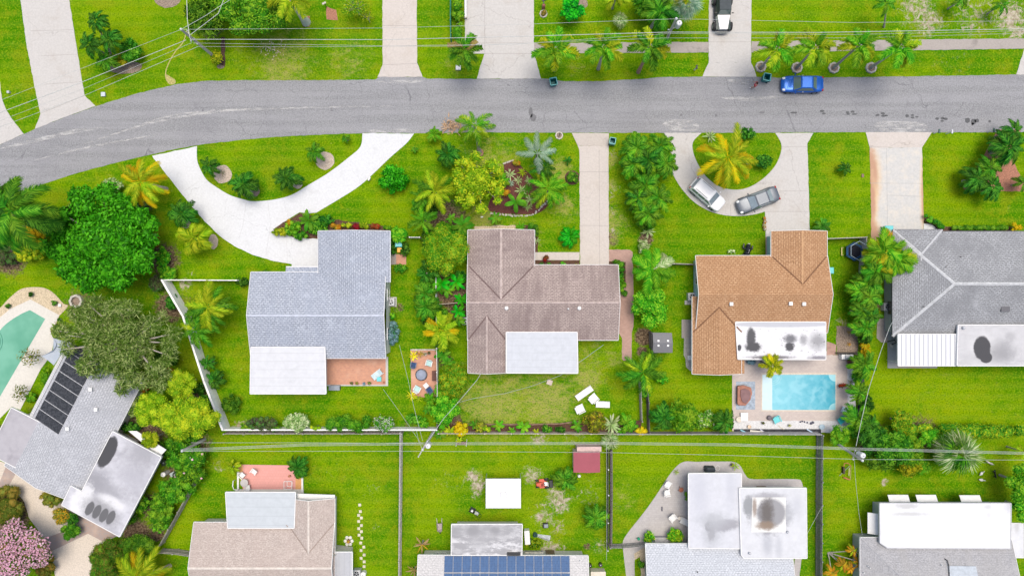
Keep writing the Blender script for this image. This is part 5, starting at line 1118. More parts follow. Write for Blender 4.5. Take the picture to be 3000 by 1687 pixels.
palm(1817,62,28,'fan','pale','small pale spiky fan palm on the top lawn',1.2,n=18)
palm(1805,-6,40,'areca','lime','lime palm cut by the top edge above the spiky palm',3,n=10)
B('dense_shrub',1905,10,60,44,2.4,L['mid'],'tangled dark shrub mass left of the silver palm','shrub',leaf=.4,aspect=.3,dens=22)
palm(1930,38,52,'areca','mid','green palm tangled in the shrubs behind the utility pole',4.2,n=16,mix=('dark',.3))
palm(2010,18,52,'fan','silver','silver fan palm at the top edge beside the open-topped car',4.5,n=26,mix=('yellow',.12))
palm(2598,12,34,'xmas','mid','narrow dark palm hanging over bare ground at the top right',4.5,(2590,80),8)
palm(2818,0,28,'xmas','mid','small palm cut by the top edge on the sandy lawn',2.5,n=8)
palm(2935,16,27,'xmas','mid','small star-shaped palm near the top right corner',2.4,n=8)
# --- island by the white drive
palm(612,486,32,'xmas','dark','dark palm at the left tip of the drive island',2.4,(648,500),10)
palm(712,540,46,'xmas','dark','wide dark palm overlapping the inner edge of the white drive',2.6,(738,560),15)
palm(840,522,44,'xmas','dark','dark palm in the middle of the drive island',2.6,(868,542),14)
palm(920,445,35,'xmas','mid','dark palm beside the pale sand ring on the drive island',2.4,(950,470),11)
palm(1012,405,16,'xmas','mid','smallest palm near the road end of the island',1.2,n=8)
palm(652,507,13,'grassy','olive','tiny grassy tuft in the left sand ring',.1,n=9)
B('round_bush',1153,524,43,42,1.2,L['big'],'large round leafy bush on the lawn right of the white drive','bush',leaf=.3,dens=26,aspect=.4)
palm(530,626,48,'xmas','dark','dark palm on the lawn strip left of the white drive',3,(548,650),14)
palm(570,700,50,'areca','lime','lime palm below the dark palm left of the white drive',2.8,n=14)
# --- left garden
palm(412,533,80,'coco','gold','bright golden coconut palm beside the white drive entrance',5.5,n=15,mix=('lime',.3),tm=BARKPALE)
palm(30,618,128,'royal','mid','giant green royal palm cut by the left edge',10,(180,650),17,mix=('dark',.3),tm=plain('smooth pale palm trunk',(.5,.47,.42),.8,var=.12),tr=.24)
B('large_shade_tree',300,700,170,166,4.6,L['big'],'huge glossy green shade tree left of the white drive','tree',leaf=.42,dens=24,lob=.85,hz=2.6,aspect=.5,flat=.5)
B('grey_tree',360,1002,206,152,4.4,L['euca'],'huge grey-green feathery tree with pale bare branches beside the angled house','tree',leaf=.5,aspect=.15,dens=46,lob=.85,bare=.7,hz=2.4,tilt=.8,nl=44,rot=R(-22))
B('lime_tree',530,1125,48,45,3.6,L['lime'],'lime feathery tree, upper clump beside the white wall','tree',leaf=.17,dens=60)
B('lime_tree',450,1200,52,56,3.4,L['lime'],'lime feathery tree, left clump beside the angled house','tree',leaf=.17,dens=60)
B('lime_tree',548,1225,92,68,4.0,[L['lime'],L['yellow']],'broad yellow-lime tree beside the end of the white wall','tree',leaf=.17,dens=60)
B('lime_tree',440,1285,26,26,2.8,L['lime'],'small lime tree over the angled house side roof','tree',leaf=.17,dens=60)
B('grey_shrub',391,1188,22,34,2,L['euca'],'grey-green shrub against the angled house gutter','shrub',leaf=.2,trunk=False)
palm(608,900,80,'coco','lime','large yellow-green palm against the slanting white wall',5,n=18,mix=('mid',.4))
palm(572,966,64,'coco','mid','green palm below the large palm at the white wall',4.2,n=15,mix=('lime',.4))
palm(608,1064,26,'xmas','dark','small dark palm right of the white wall gap',1.6,n=9)
palm(630,1112,34,'xmas','dark','dark spiky palm above the lime tree',1.6,n=11)
for x,y,rx,ry,m,lb,lf in ((100,695,42,34,'gold','golden ground shrub under the giant royal palm',.16),(85,745,50,26,'yellow','yellow-green shrub along the curved kerb',.14),(15,752,40,30,'plum','dark reddish shrub at the left edge under the royal palm',.16),(478,762,22,42,'bright','green shrub at the right foot of the shade tree',.18),(492,802,26,22,'bright','bright shrub beside the white wall corner',.18),(455,706,16,20,'red','red-leaved shrub at the right edge of the shade tree',.16),(420,610,26,20,'plum','dark crotons below the golden palm',.2),(462,830,26,26,'plum','dark shrub behind the white wall corner',.2),(330,545,30,22,'pale','pale striped shrub left of the golden palm',.28),(180,622,30,10,'gold','thin golden shrub below the shade tree edge',.15),(545,880,0,0,'','',0),(175,965,24,20,'olive','olive shrub on the litter beside the pool deck',.16),(505,885,22,26,'dark','dark shrub between grey tree and white wall',.2),(490,1050,40,26,'dark','dark undergrowth right of the grey tree',.2),(500,1090,14,14,'orange','orange croton below the grey tree',.2),(430,1130,15,17,'red','red shrub beside the angled house',.16),(420,1142,7,7,'orange','orange flower clump next to the red shrub',.12),(380,1250,34,16,'dark','dark ground shrub beside the angled house wall',.16)):
    if rx: B('garden_shrub',x,y,rx,ry,.9,L[m],lb,'shrub',leaf=lf,trunk=False)
for x,y,lb in ((89,860,'clipped ball bush at the top of the gravel bed'),(158,886,'clipped ball bush on the right of the gravel bed'),(23,894,'clipped ball bush on the left of the gravel bed'),(173,935,'smallest ball bush beside the deck edge')):
    B('ball_bush',x,y,9 if x!=173 else 5,9 if x!=173 else 5,.3,L['dark'],lb,'bush',leaf=.09,dens=90,trunk=False,nl=3,lob=.22)
B('bare_shrub',88,1045,34,30,1.6,L['olive'],'thin dry shrub over the left pool deck','shrub',leaf=.16,dens=12,bare=1.1,lob=.4)
B('bare_shrub',60,1150,24,30,1.4,L['olive'],'thin shrub over the lower pool deck','shrub',leaf=.16,dens=12,bare=1.0,lob=.35)
B('garden_shrub',135,1100,14,30,.6,L['bright'],'green tuft strip beside the heating panels','shrub',leaf=.14,trunk=False)
B('garden_shrub',92,1163,17,17,.6,L['bright'],'round green shrub at the lower gutter','shrub',leaf=.14,trunk=False)
B('garden_shrub',12,1290,34,50,1.2,L['olive'],'olive bush at the left edge above the flat roof','shrub',leaf=.18,trunk=False)
for x,y,rx,ry,m,lb in ((152,1457,34,29,'olive','clipped olive bush beside the angled house lower wall'),(182,1508,29,28,'olive','orange-tinted olive bush by the gravel drive'),(208,1553,30,27,'mid','green bush at the brick band'),(216,1518,20,20,'dark','dark bush between the olive and green bushes')):
    B('clipped_bush',x,y,rx,ry,.9,L[m] if m!='olive' or y<1480 else [L['olive'],L['orange']],lb,'bush',leaf=.13,dens=60,trunk=False)
for x,y,rx,ry,lb,fl in ((548,1340,62,48,'oleander shrub with pink flowers under the lime tree',10),(560,1385,45,34,'oleander shrub with pink flowers beside the sloping fence',6),(517,1430,56,42,'broad green shrub along the sloping fence',0),(478,1493,42,58,'tall green shrub in the middle of the sloping fence',0),(470,1535,24,26,'low green shrub at the lower end of the sloping fence',0),(416,1472,25,27,'round shrub against the grey flat roof',0),(380,1520,17,13,'small shrub below the flat roof corner',0),(455,1335,20,20,'',0)):
    if lb: B('oleander_shrub',x,y,rx,ry,1.5,[L['mid'],L['bright']],lb,'shrub',leaf=.28,aspect=.3,dens=26,flowers=(L['pink'],fl,.3) if fl else None)
B('large_hedge',330,1625,64,58,1.8,[L['mid'],L['olive']],'large rounded hedge left of the corner palm','hedge',leaf=.14,dens=60,trunk=False)
B('large_hedge',305,1672,42,42,1.7,[L['mid'],L['olive']],'lower rounded hedge beside the gravel drive','hedge',leaf=.14,dens=60,trunk=False)
B('round_bush',412,1600,48,46,2.0,L['mid'],'green rounded bush above the yellow-green corner palm','bush',leaf=.15,dens=60)
palm(402,1690,88,'coco','lime','yellow-green palm at the bottom edge left of the tan house',3.6,(498,1657),15,mix=('gold',.2))
B('scrub',22,1480,52,64,.9,L['olive'],'olive scrub left of the gravel drive','shrub',leaf=.16,dens=30,trunk=False)
B('pink_blossom_tree',45,1612,98,88,3.4,[L['olive'],L['mid']],'pink blossoming tree in the bottom left corner','tree',leaf=.18,dens=34,flowers=(L['pink'],5200,.2))
B('scrub',135,1655,30,40,.7,L['olive'],'olive scrub under the pink blossom tree','shrub',leaf=.16,trunk=False)
# --- beside the blue-grey house
palm(905,648,40,'banana','mid','large broad-leaved plant at the tip of the house bed',.9,n=11)
for x,y,rx,ry,m,lb,lf in ((822,680,28,13,'lime','low lime fern at the pointed tip of the bed',.14),(858,668,26,26,'bright','green fern clump in the drive bed',.14),(850,656,14,14,'orange','reddish croton in the drive bed',.14),(880,690,24,14,'mid','green ground plants against the house corner',.16),(930,665,34,22,'mid','green shrub behind the broad-leaved plant',.26),(955,645,26,14,'dark','dark narrow-leaved plant by the lawn edge',.22),(985,664,16,12,'orange','dark orange croton along the front wall',.16),(1015,660,18,9,'lime','yellow-green grass clump along the front wall',.18),(1043,664,10,10,'red','bright red cordyline along the front wall',.16),(1068,663,16,9,'lime','second grassy clump right of the red cordyline',.18),(1098,664,14,10,'red','dark red cordyline near the wall end',.14),(1135,666,14,8,'bright','small green plant at the right wall end',.14),(1150,722,13,24,'dark','dark shrub behind the wheelie bin',.2),(1186,730,14,24,'dark','dark leafy shrub right of the wheelie bin',.24),(1174,786,20,12,'mid','green shrub below the brick landing',.22),(1150,922,9,16,'bright','small flowering plant beside the air conditioner',.12),(775,804,26,12,'mid','green shrub in front of the small white wall',.18),(712,825,24,14,'dark','dark shrub at the end of the thin white wall',.18)):
    B('garden_plant',x,y,rx,ry,.6,L[m],lb,'plant',leaf=lf,trunk=False,dens=34)
B('round_bush',1168,686,27,26,1.4,L['bright'],'bright round bush at the top right corner of the blue-grey house','bush',leaf=.2)
B('hydrangea',1150,975,20,38,.7,L['blue'],'blue-green hydrangea against the right wall of the blue-grey house','shrub',leaf=.16,trunk=False,dens=50)
B('round_bush',678,1183,28,30,.8,L['mid'],'round dark bush on the lawn beside the slanting wall','bush',leaf=.14,dens=55,trunk=False)
B('border_shrub',768,1240,52,22,1.35,L['plum'],'plum-green border shrub, left end of the long wall','shrub',leaf=.14,trunk=False,dens=50)
B('border_shrub',870,1236,38,28,1.35,L['pale'],'pale large-leaved border shrub along the long wall','shrub',leaf=.26,trunk=False,dens=34)
B('border_hedge',1022,1240,84,26,1.35,[L['mid'],L['bright']],'long green border hedge in front of the white wall','hedge',leaf=.13,trunk=False,dens=55,lob=.6)
B('border_shrub',1126,1240,32,24,1.35,L['mid'],'white-flowered shrub at the right end of the long wall','shrub',leaf=.16,trunk=False,flowers=(L['white'],260,.12))
B('border_shrub',925,1252,16,10,1.35,L['lime'],'small yellow-green shrub between pale shrub and hedge','shrub',leaf=.14,trunk=False)
# --- between house 1 and 2
palm(1390,368,64,'coco','bright','palm with long curved fronds over the road edge',4.4,(1405,446),9,mix=('lime',.3))
palm(1272,394,26,'xmas','bright','small bright palm at the road beside the white drive',1.6,n=12)
palm(1312,452,42,'xmas','dark','dark star-shaped palm left of the yellow tree',2.6,n=14)
palm(1215,438,12,'xmas','mid','tiny palm on the lawn by the white drive end',.8,n=7)
palm(1575,450,72,'coco','silver','silvery blue-green palm with a frond reaching the road',4.2,n=6)
palm(1272,560,70,'coco','lime','feathery yellow-green palm left of the yellow tree',4.4,n=15,mix=('mid',.4))
palm(1240,578,44,'coco','mid','green palm below the feathery palm',3.6,n=11)
palm(1240,645,55,'coco','mid','green palm above the round clipped tree',4,n=12,mix=('bright',.4))
B('yellow_leaf_tree',1398,532,90,100,3.0,[L['lime'],L['yellow']],'yellow-leaved tree in the front garden of the brown house','tree',leaf=.26,dens=26,nl=26,lob=.55)
B('round_tree',1303,735,68,74,2.9,[L['bright'],L['lime']],'rounded yellow-green tree beside the brown house corner','tree',leaf=.19,dens=46,hz=1.7)
palm(1355,660,38,'banana','mid','broad-leaved plant above the round clipped tree',1.8,n=11)
palm(1593,492,46,'coco','dark','dark narrow palm at the top of the mulch bed',3.6,n=9)
palm(1605,552,66,'coco','bright','bright coconut palm on the right of the mulch bed',3.8,n=13,mix=('lime',.3))
palm(1510,592,42,'banana','mid','arching long-leaved plant at the bottom of the mulch bed',1.5,n=6)
for x,y,r,m,lb in ((1493,512,22,'pale','pale bromeliad at the upper left of the mulch bed'),(1518,528,17,'pale','pale bromeliad near the bed centre top'),(1525,559,22,'pale','striped bromeliad left of the bed centre'),(1547,553,20,'mid','green bromeliad at the bed centre'),(1553,586,22,'pale','striped bromeliad with orange heart'),(1546,606,18,'pale','lowest bromeliad of the mulch bed'),(1550,530,17,'pale','white-edged bromeliad right of the bed top'),(1538,572,15,'mid','small green bromeliad mid bed'),(1456,584,13,'pale','small bromeliad under the yellow tree'),(1530,505,16,'lime','lime bromeliad below the orange flowers'),(1497,537,13,'silver','silvery bromeliad under the tree edge')):
    palm(x,y,r,'brom',m,lb,.15,n=13)
B('orange_flowers',1513,478,12,8,.4,L['orange'],'orange flowers at the top edge of the mulch bed','flowers',leaf=.13,trunk=False)
B('orange_flowers',1480,562,11,12,.6,L['orange'],'orange croton at the left of the mulch bed','plant',leaf=.16,trunk=False)
B('ball_bush',1677,520,19,19,.55,L['mid'],'clipped ball bush in a mulch ring beside the long driveway','bush',leaf=.09,dens=90,trunk=False)
palm(1662,470,18,'banana','dark','small dark plant above the clipped ball bush',.5,n=6)
palm(1670,692,36,'xmas','big','glossy star-shaped palm beside the long driveway',1.4,n=13)
palm(1525,665,19,'brom','bright','bright green plant above the brown house gable',.5,n=14)
B('clipped_hedge',1558,664,18,11,.6,L['mid'],'short dark clipped hedge at the gable corner','hedge',leaf=.09,dens=80,trunk=False)
B('clipped_hedge',1571,680,6,18,.6,L['mid'],'narrow dark clipped hedge running down the front wall','hedge',leaf=.09,dens=80,trunk=False)
palm(1571,706,14,'brom','pale','pale striped plant beside the front path',.4,n=10)
for x,y,r,m,lb in ((1584,777,9,'mid','small shrub left in the entrance mulch'),(1605,775,8,'mid','small dark shrub second in the entrance mulch'),(1648,775,12,'bright','bright round shrub in the entrance mulch'),(1686,779,7,'olive','tiny shrub beside the drive end')):
    B('small_shrub',x,y,r,r*.8,.35,L[m],lb,'shrub',leaf=.1,trunk=False,nl=3)
B('purple_shrub',1596,756,11,10,.5,L['red'],'dark maroon shrub on the footpath','shrub',leaf=.12,trunk=False,nl=3)
for x,y,r,m,lb in ((1293,832,36,'big','banana plant against the vinyl fence top'),(1338,826,34,'big','banana plant beside the brown house wall, uppermost'),(1310,850,26,'mid','banana plant in the soil bed centre'),(1352,878,28,'big','banana plant right of the beige rail'),(1340,912,28,'big','banana plant below the beige rail'),(1342,938,26,'mid','banana plant above the air conditioner'),(1297,1040,32,'mid','banana plant beside the fire pit patio'),(1292,1012,26,'dark','dark banana plant under the yellow palm'),(1310,1062,26,'mid','banana plant above the leafy bush'),(1262,785,26,'mid','broad-leaved plant left of the round tree base'),(1320,640,20,'mid','small broad-leaved plant above the round tree'),(1360,700,20,'mid','broad-leaved plant right of the round tree')):
    palm(x,y,r,'banana',m,lb,1.4,n=9)
palm(1248,898,44,'xmas','mid','green palm outside the vinyl fence, middle',2.6,n=15)
palm(1245,858,38,'xmas','mid','green palm outside the vinyl fence, upper',2.6,n=13)
palm(1250,800,34,'areca','dark','dark feathery palm below the round tree',2.2,n=13)
palm(1292,966,54,'fox','lime','yellow-green palm above the fire pit patio',3.4,n=11,mix=('gold',.2))
B('leafy_bush',1326,1112,46,58,2.0,[L['bright'],L['yellow']],'large yellow-green bush right of the fire pit patio','bush',leaf=.17,dens=44)
B('leafy_bush',1305,1195,44,48,1.8,L['bright'],'large bright green bush below the fire pit patio','bush',leaf=.2,dens=40)
palm(1260,1170,24,'xmas','bright','spiky green plant at the patio bottom edge',1,n=11)
palm(1252,1200,20,'banana','mid','green broad-leaved plant below the patio',1,n=8)
palm(1212,1042,18,'brom','sun','bright yellow plant at the patio top left corner',.6,n=15)
palm(1232,1036,13,'brom','orange','orange-yellow plant beside the patio pots',.6,n=12)
palm(1206,1158,20,'brom','sun','yellow plant at the patio bottom left corner',.6,n=15)
palm(1225,1166,15,'brom','lime','lime plant beside the lower yellow plant',.5,n=10)
for x,y,r,m,lb in ((1300,1238,26,'bright','banana plant at the pole base, left'),(1318,1262,22,'lime','banana plant hanging over the cream fence'),(1288,1272,24,'mid','banana plant by the transformer pole'),(1390,1243,20,'mid','banana plant left of the croton bush'),(1460,1246,24,'bright','small banana plant in the bottom bed, left'),(1533,1250,27,'bright','small banana plant in the bottom bed, middle'),(1500,1262,16,'bright','smallest banana plant in the bottom bed'),(1570,1268,16,'lime','low banana plant at the cream fence'),(1690,1246,24,'mid','banana plant left of the big croton'),(1850,1250,26,'mid','banana plant beside the yellow flowers'),(1822,1262,20,'bright','banana plant near the pool yard corner'),(1345,1290,14,'lime','thin banana leaf poking below the cream fence')):
    palm(x,y,r,'banana',m,lb,.9,n=8)
B('cream_shrub',1350,1257,24,24,.9,L['gold'],'pale golden shrub beside the transformer pole','shrub',leaf=.13,trunk=False)
B('croton_bush',1408,1250,20,20,.8,[L['olive'],L['yellow']],'olive and yellow croton in the bottom bed','bush',leaf=.16,trunk=False)
B('croton_bush',1742,1236,36,34,1.1,[L['olive'],L['yellow']],'large yellow and green croton bush near the white loungers','bush',leaf=.18,trunk=False,dens=40)
palm(1790,1242,38,'brom','pale','pale striped spiky plant beside the large yellow and green croton',1.0,n=20)
palm(1786,1290,32,'fan','pale','pale fan plant hanging over the fence by the red shed',1.2,n=14)
B('yellow_flowers',1877,1262,18,14,.9,L['sun'],'bright yellow flowering shrub at the fence corner','flowers',leaf=.14,trunk=False)
# --- strip between brown and orange house
GR = 'dense palms between the brown and orange houses'
for i,(x,y,r,m,lb) in enumerate(((1868,432,52,'mid','palm at the road end of the dense palm strip'),(1935,430,50,'mid','palm overlapping the circular drive at the road end'),(1900,468,54,'dark','palm in the second row of the dense strip'),(1855,480,44,'mid','left palm of the dense strip beside the dry grass'),(1950,478,44,'mid','right palm of the dense strip beside the drive'),(1892,545,52,'mid','middle palm of the dense strip'),(1930,578,46,'mid','right middle palm above the white car drive'),(1870,580,44,'dark','left middle palm of the dense strip'),(1900,628,46,'mid','lower palm of the dense strip'),(1890,600,40,'bright','bright palm low in the dense strip'))):
    palm(x,y,r,'xmas',m,lb,3.2,n=16,group=GR,mix=('bright',.35))
palm(1898,678,24,'brom','pale','pale spiky plant at the bottom of the dense strip',.5,n=18)
B('garden_shrub',1890,655,24,20,.8,L['mid'],'green shrub at the lower end of the dense strip','shrub',leaf=.2,trunk=False)
B('garden_shrub',1885,722,18,22,.6,L['pale'],'pale shrub above the shaggy palm','shrub',leaf=.2,trunk=False)
palm(1912,790,72,'royal','bright','shaggy pale green palm left of the orange house',4.6,n=14,mix=('pale',.3))
B('leafy_tree',1904,898,52,66,2.6,L['bright'],'bright green bushy tree between brick path and orange house','tree',leaf=.26,dens=34)
palm(1883,1090,74,'coco','mid','coconut palm below the grey storage shed',4.6,n=14,mix=('lime',.25))
B('garden_shrub',1907,1040,20,22,1,L['mid'],'green shrub touching the grey storage shed','shrub',leaf=.16,trunk=False)
B('garden_shrub',1893,1140,18,26,.9,L['mid'],'green shrub in the narrow soil strip','shrub',leaf=.22,trunk=False)
B('garden_shrub',1938,1108,20,18,.7,L['bright'],'light shrub right of the coconut palm crown','shrub',leaf=.22,trunk=False,dens=16)
palm(1838,1238,30,'xmas','bright','bright palm at the bottom of the narrow strip',1.6,n=11)
palm(1945,1222,44,'xmas','dark','dark palm in the corner of the pool lawn',2.6,n=14)
B('leafy_tree',1997,1216,48,46,2.0,L['bright'],'bright big-leaved bush at the foot of the pool lawn','tree',leaf=.32,dens=24)
B('garden_shrub',2070,1226,38,24,1.1,[L['bright'],L['pale']],'pale speckled shrub left of the pool deck','shrub',leaf=.26,trunk=False,dens=24)
palm(2122,1232,40,'xmas','dark','dark palm touching the pool deck corner',2.2,n=14)
for x,y,rx,ry,m,lb in ((1817,790,13,28,'mid','upper shrub beside the brown house side door'),(1823,835,11,24,'bright','lower shrub beside the brick path'),(1806,768,10,9,'mid','small pale shrub at the roof corner'),(1828,860,9,10,'dark','dark round shrub at the bottom of the side bed')):
    B('side_shrub',x,y,rx,ry,.6,L[m],lb,'shrub',leaf=.14,trunk=False)
B('small_sprig',2141,735,12,8,.25,L['pale'],'pale green sprig on the lawn left of the black ornament','plant',leaf=.2,trunk=False,dens=8,nl=3)
# --- orange house front
palm(2133,462,96,'coco','gold','great golden coconut palm on the circular drive island',6.0,(2190,478),17,mix=('lime',.35))
B('garden_shrub',2236,475,28,22,1,L['dark'],'dark green shrub right of the golden coconut palm','shrub',leaf=.22,trunk=False)
B('garden_shrub',2188,392,26,18,1,L['dark'],'dark shrub at the road edge behind the golden palm','shrub',leaf=.22,trunk=False)
palm(2080,400,24,'brom','pale','dry pale plant at the road edge left of the golden palm',.5,n=12)
B('flower_bed_plant',2240,655,5,26,.3,[L['orange'],L['white']],'narrow orange and white flower strip beside the drive','flowers',leaf=.1,trunk=False,nl=8,lob=.2)
palm(2409,662,32,'banana','dark','dark broad-leaved plant at the orange house front corner',.9,n=13)
palm(2477,492,24,'xmas','dark','small dark palm on the narrow front lawn',1.2,n=9)
# --- strip orange / grey house
B('shaggy_palm_clump',2585,758,62,48,2.6,[L['mid'],L['bright']],'shaggy foliage under the orange-tipped areca palms','shrub',leaf=.5,aspect=.2,dens=20)
for x,y,r,m,lb,mx_ in ((2590,740,62,'bright','orange-tipped areca palm in front of the grey hip roof',('orange',.2)),(2625,765,52,'bright','areca palm overlapping the grey hip roof',('yellow',.4)),(2568,792,46,'mid','areca palm behind the trampoline',('yellow',.25)),(2572,738,42,'lime','golden areca palm nearest the trampoline',('orange',.22))):
    palm(x,y,r,'areca',m,lb,3.4,n=20,mix=mx_)
for x,y,r,m,lb in ((2550,822,48,'mid','palm below the areca clump, top of the side row'),(2520,850,38,'mid','palm on the left of the side row top'),(2548,872,46,'mid','second palm of the side row left of the grey house'),(2528,915,42,'mid','third palm of the side row left of the grey house'),(2550,925,38,'dark','dark palm beside the grey house air conditioner'),(2535,960,42,'mid','fourth palm of the side row, above the yellow shrub'),(2533,1068,44,'mid','palm right of the white grill'),(2518,1148,36,'mid','palm on the black strip right of the pool'),(2512,1222,46,'mid','palm at the lower right pool corner'),(2545,1240,36,'dark','dark palm beside the hedge start')):
    palm(x,y,r,'xmas',m,lb,2.8,n=15,group='palms in the strip right of the pool',mix=('bright',.3))
B('yellow_shrub',2532,1022,15,24,.9,L['gold'],'yellow-green shrub between the side row palms','shrub',leaf=.24,trunk=False)
palm(2487,973,8,'brom','orange','orange star-shaped plant in the grey litter, upper',.2,n=9); palm(2487,1008,9,'brom','orange','orange star-shaped plant in the grey litter, lower',.2,n=9)
palm(2261,1070,38,'fox','yellow','small yellow palm leaning over the turquoise pool',3.2,n=9,mix=('gold',.3))
B('red_plant',2470,1128,14,5,.4,L['red'],'dark red drooping plant right of the pool','plant',leaf=.16,trunk=False,nl=4,lob=.2)
palm(2492,1120,12,'brom','olive','small spiky olive plant right of the pool',.3,n=10)
B('blue_shrub',2200,1061,14,7,.4,L['blue'],'grey-blue shrub under the stained white roof','shrub',leaf=.12,trunk=False)
# --- right edge
palm(2861,522,46,'xmas','dark','left palm of the triangular red mulch bed',2.4,n=14); palm(2900,492,44,'xmas','mid','upper palm of the triangular red mulch bed',2.4,n=13); palm(2908,548,44,'xmas','dark','lower palm of the triangular red mulch bed',2.4,n=14)
palm(2955,432,58,'xmas','dark','large dark palm beside the road at the right edge',3,n=16); palm(2970,385,40,'xmas','dark','dark palm reaching over the road edge at right',3,n=12); palm(3000,535,30,'xmas','mid','palm cut by the right edge at the mulch bed',2,n=9)
hp = [(2712,642),(2728,642),(2744,652),(2760,664),(2775,671)]
for i,(x,y) in enumerate(hp): pass
B('clipped_hedge',2735,650,40,11,.5,L['mid'],'curved clipped hedge at the grey house entrance','hedge',leaf=.09,dens=70,trunk=False,rot=R(-32),lob=.35)
B('clipped_hedge',2868,668,98,7,.5,L['mid'],'long narrow clipped hedge along the grey house front','hedge',leaf=.09,dens=70,trunk=False,lob=.3,nl=60)
B('yellow_shrub',2976,666,16,13,.7,L['gold'],'yellow shrub at the right end of the front hedge','shrub',leaf=.14,trunk=False)
B('clipped_hedge',2780,1262,240,20,1.0,[L['mid'],L['yellow']],'long clipped hedge along the bottom of the right lawn','hedge',leaf=.13,dens=50,trunk=False,lob=.55,nl=110)
B('round_tree',2640,1236,34,36,2.2,[L['bright'],L['yellow']],'small round tree standing out of the long hedge','tree',leaf=.2)
for x,y,rx,ry,z,m,lb,lf in ((2457,1278,34,32,2.0,'bright','bright bush at the base of the right transformer pole',.22),(2560,1290,50,44,2.6,'dark','dark tree between pole and mango tree',.26),(2615,1310,58,52,3.0,'mid','green tree under the bottom wires',.3),(2662,1318,40,52,2.8,'bright','bright yellow-green tree under the bottom wires',.3),(2580,1345,48,34,2.0,'mid','lower green tree beside the right pole',.3),(2665,1368,34,28,1.8,'yellow','yellow-green bush at the bottom of the tree group',.26),(2702,1366,26,26,1.6,'bright','bright bush right of the yellow-green bush',.18),(2718,1283,30,28,2.0,'bright','bright bush left of the fan palm',.2)):
    B('leafy_tree',x,y,rx,ry,z,L[m],lb,'tree',leaf=lf,dens=30,aspect=.35)
palm(2797,1322,72,'fan','pale','large pale fan palm under the bottom wires',3.2,n=34,mix=('mid',.25))
palm(2762,1290,30,'fan','mid','small green fan palm left of the large fan palm',2.2,n=14)
B('leafy_tree',2992,1415,52,62,3.4,L['bright'],'bright green tree at the right edge below the hedge','tree',leaf=.2,dens=46); B('leafy_tree',2998,1490,36,42,2.8,L['bright'],'lower bright green tree at the right edge','tree',leaf=.2,dens=46)
palm(2996,1322,26,'areca','lime','pale green fronds at the right edge at the wires',2.5,n=8)
# orange cordylines bottom right
for x,y,r,lb in ((2498,1612,20,'upper head of the orange plant beside the dark fence'),(2520,1645,24,'right head of the orange plant overlapping the grey roof'),(2437,1678,24,'lowest head of the orange plant at the bottom edge'),(2468,1655,22,'middle head of the orange plant'),(2490,1665,20,'lower right head of the orange plant')):
    palm(x,y,r,'xmas','orange',lb,1.8,(2426,1618),10,mix=('lime',.2),group='orange plant heads spreading from one base',name='orange_cordyline')
# --- bottom lots
palm(1655,1404,40,'xmas','mid','green palm between red mower and red shed',1.8,n=15,mix=('bright',.3))
palm(1745,1515,44,'xmas','mid','large palm on the right of the canopy lawn',2.2,n=17,mix=('bright',.3))
palm(1236,1594,32,'brom','brown','dried brown palm beside the mottled flat roof',1.2,n=10,mix=('orange',.3)); palm(1214,1668,28,'brom','brown','dried brown plant at the bottom edge left of the pale roof',.8,n=9)
palm(872,1368,38,'xmas','dark','dark palm at the corner of the pink patio',1.8,n=13); palm(684,1366,22,'areca','lime','small yellow-green palm left of the pink patio',1,n=9)
B('garden_shrub',1562,1590,30,14,.4,[L['mid'],L['yellow']],'low weedy shrub right of the mottled flat roof','shrub',leaf=.14,trunk=False,dens=24)
for x,y,rx,lb in ((1900,1571,18,'left round bush on the paver patio'),(1977,1567,25,'larger round bush on the paver patio against the white roof')):
    B('round_bush',x,y,rx,rx,.9,[L['bright'],L['yellow']],lb,'bush',leaf=.2,trunk=False)
palm(2154,1364,17,'brom','lime','yellow-green potted plant on the top of the paver patio',.5,n=11); palm(1981,1382,11,'brom','lime','small potted plant on the curved patio edge',.4,n=9)
B('garden_shrub',1878,1650,9,14,.5,L['mid'],'small shrub in the gravel strip at the bottom','shrub',leaf=.16,trunk=False)
B('garden_shrub',2010,1450,5,22,.8,L['mid'],'thin green shrub against the left flat roof wall','shrub',leaf=.12,trunk=False,nl=5,lob=.2)

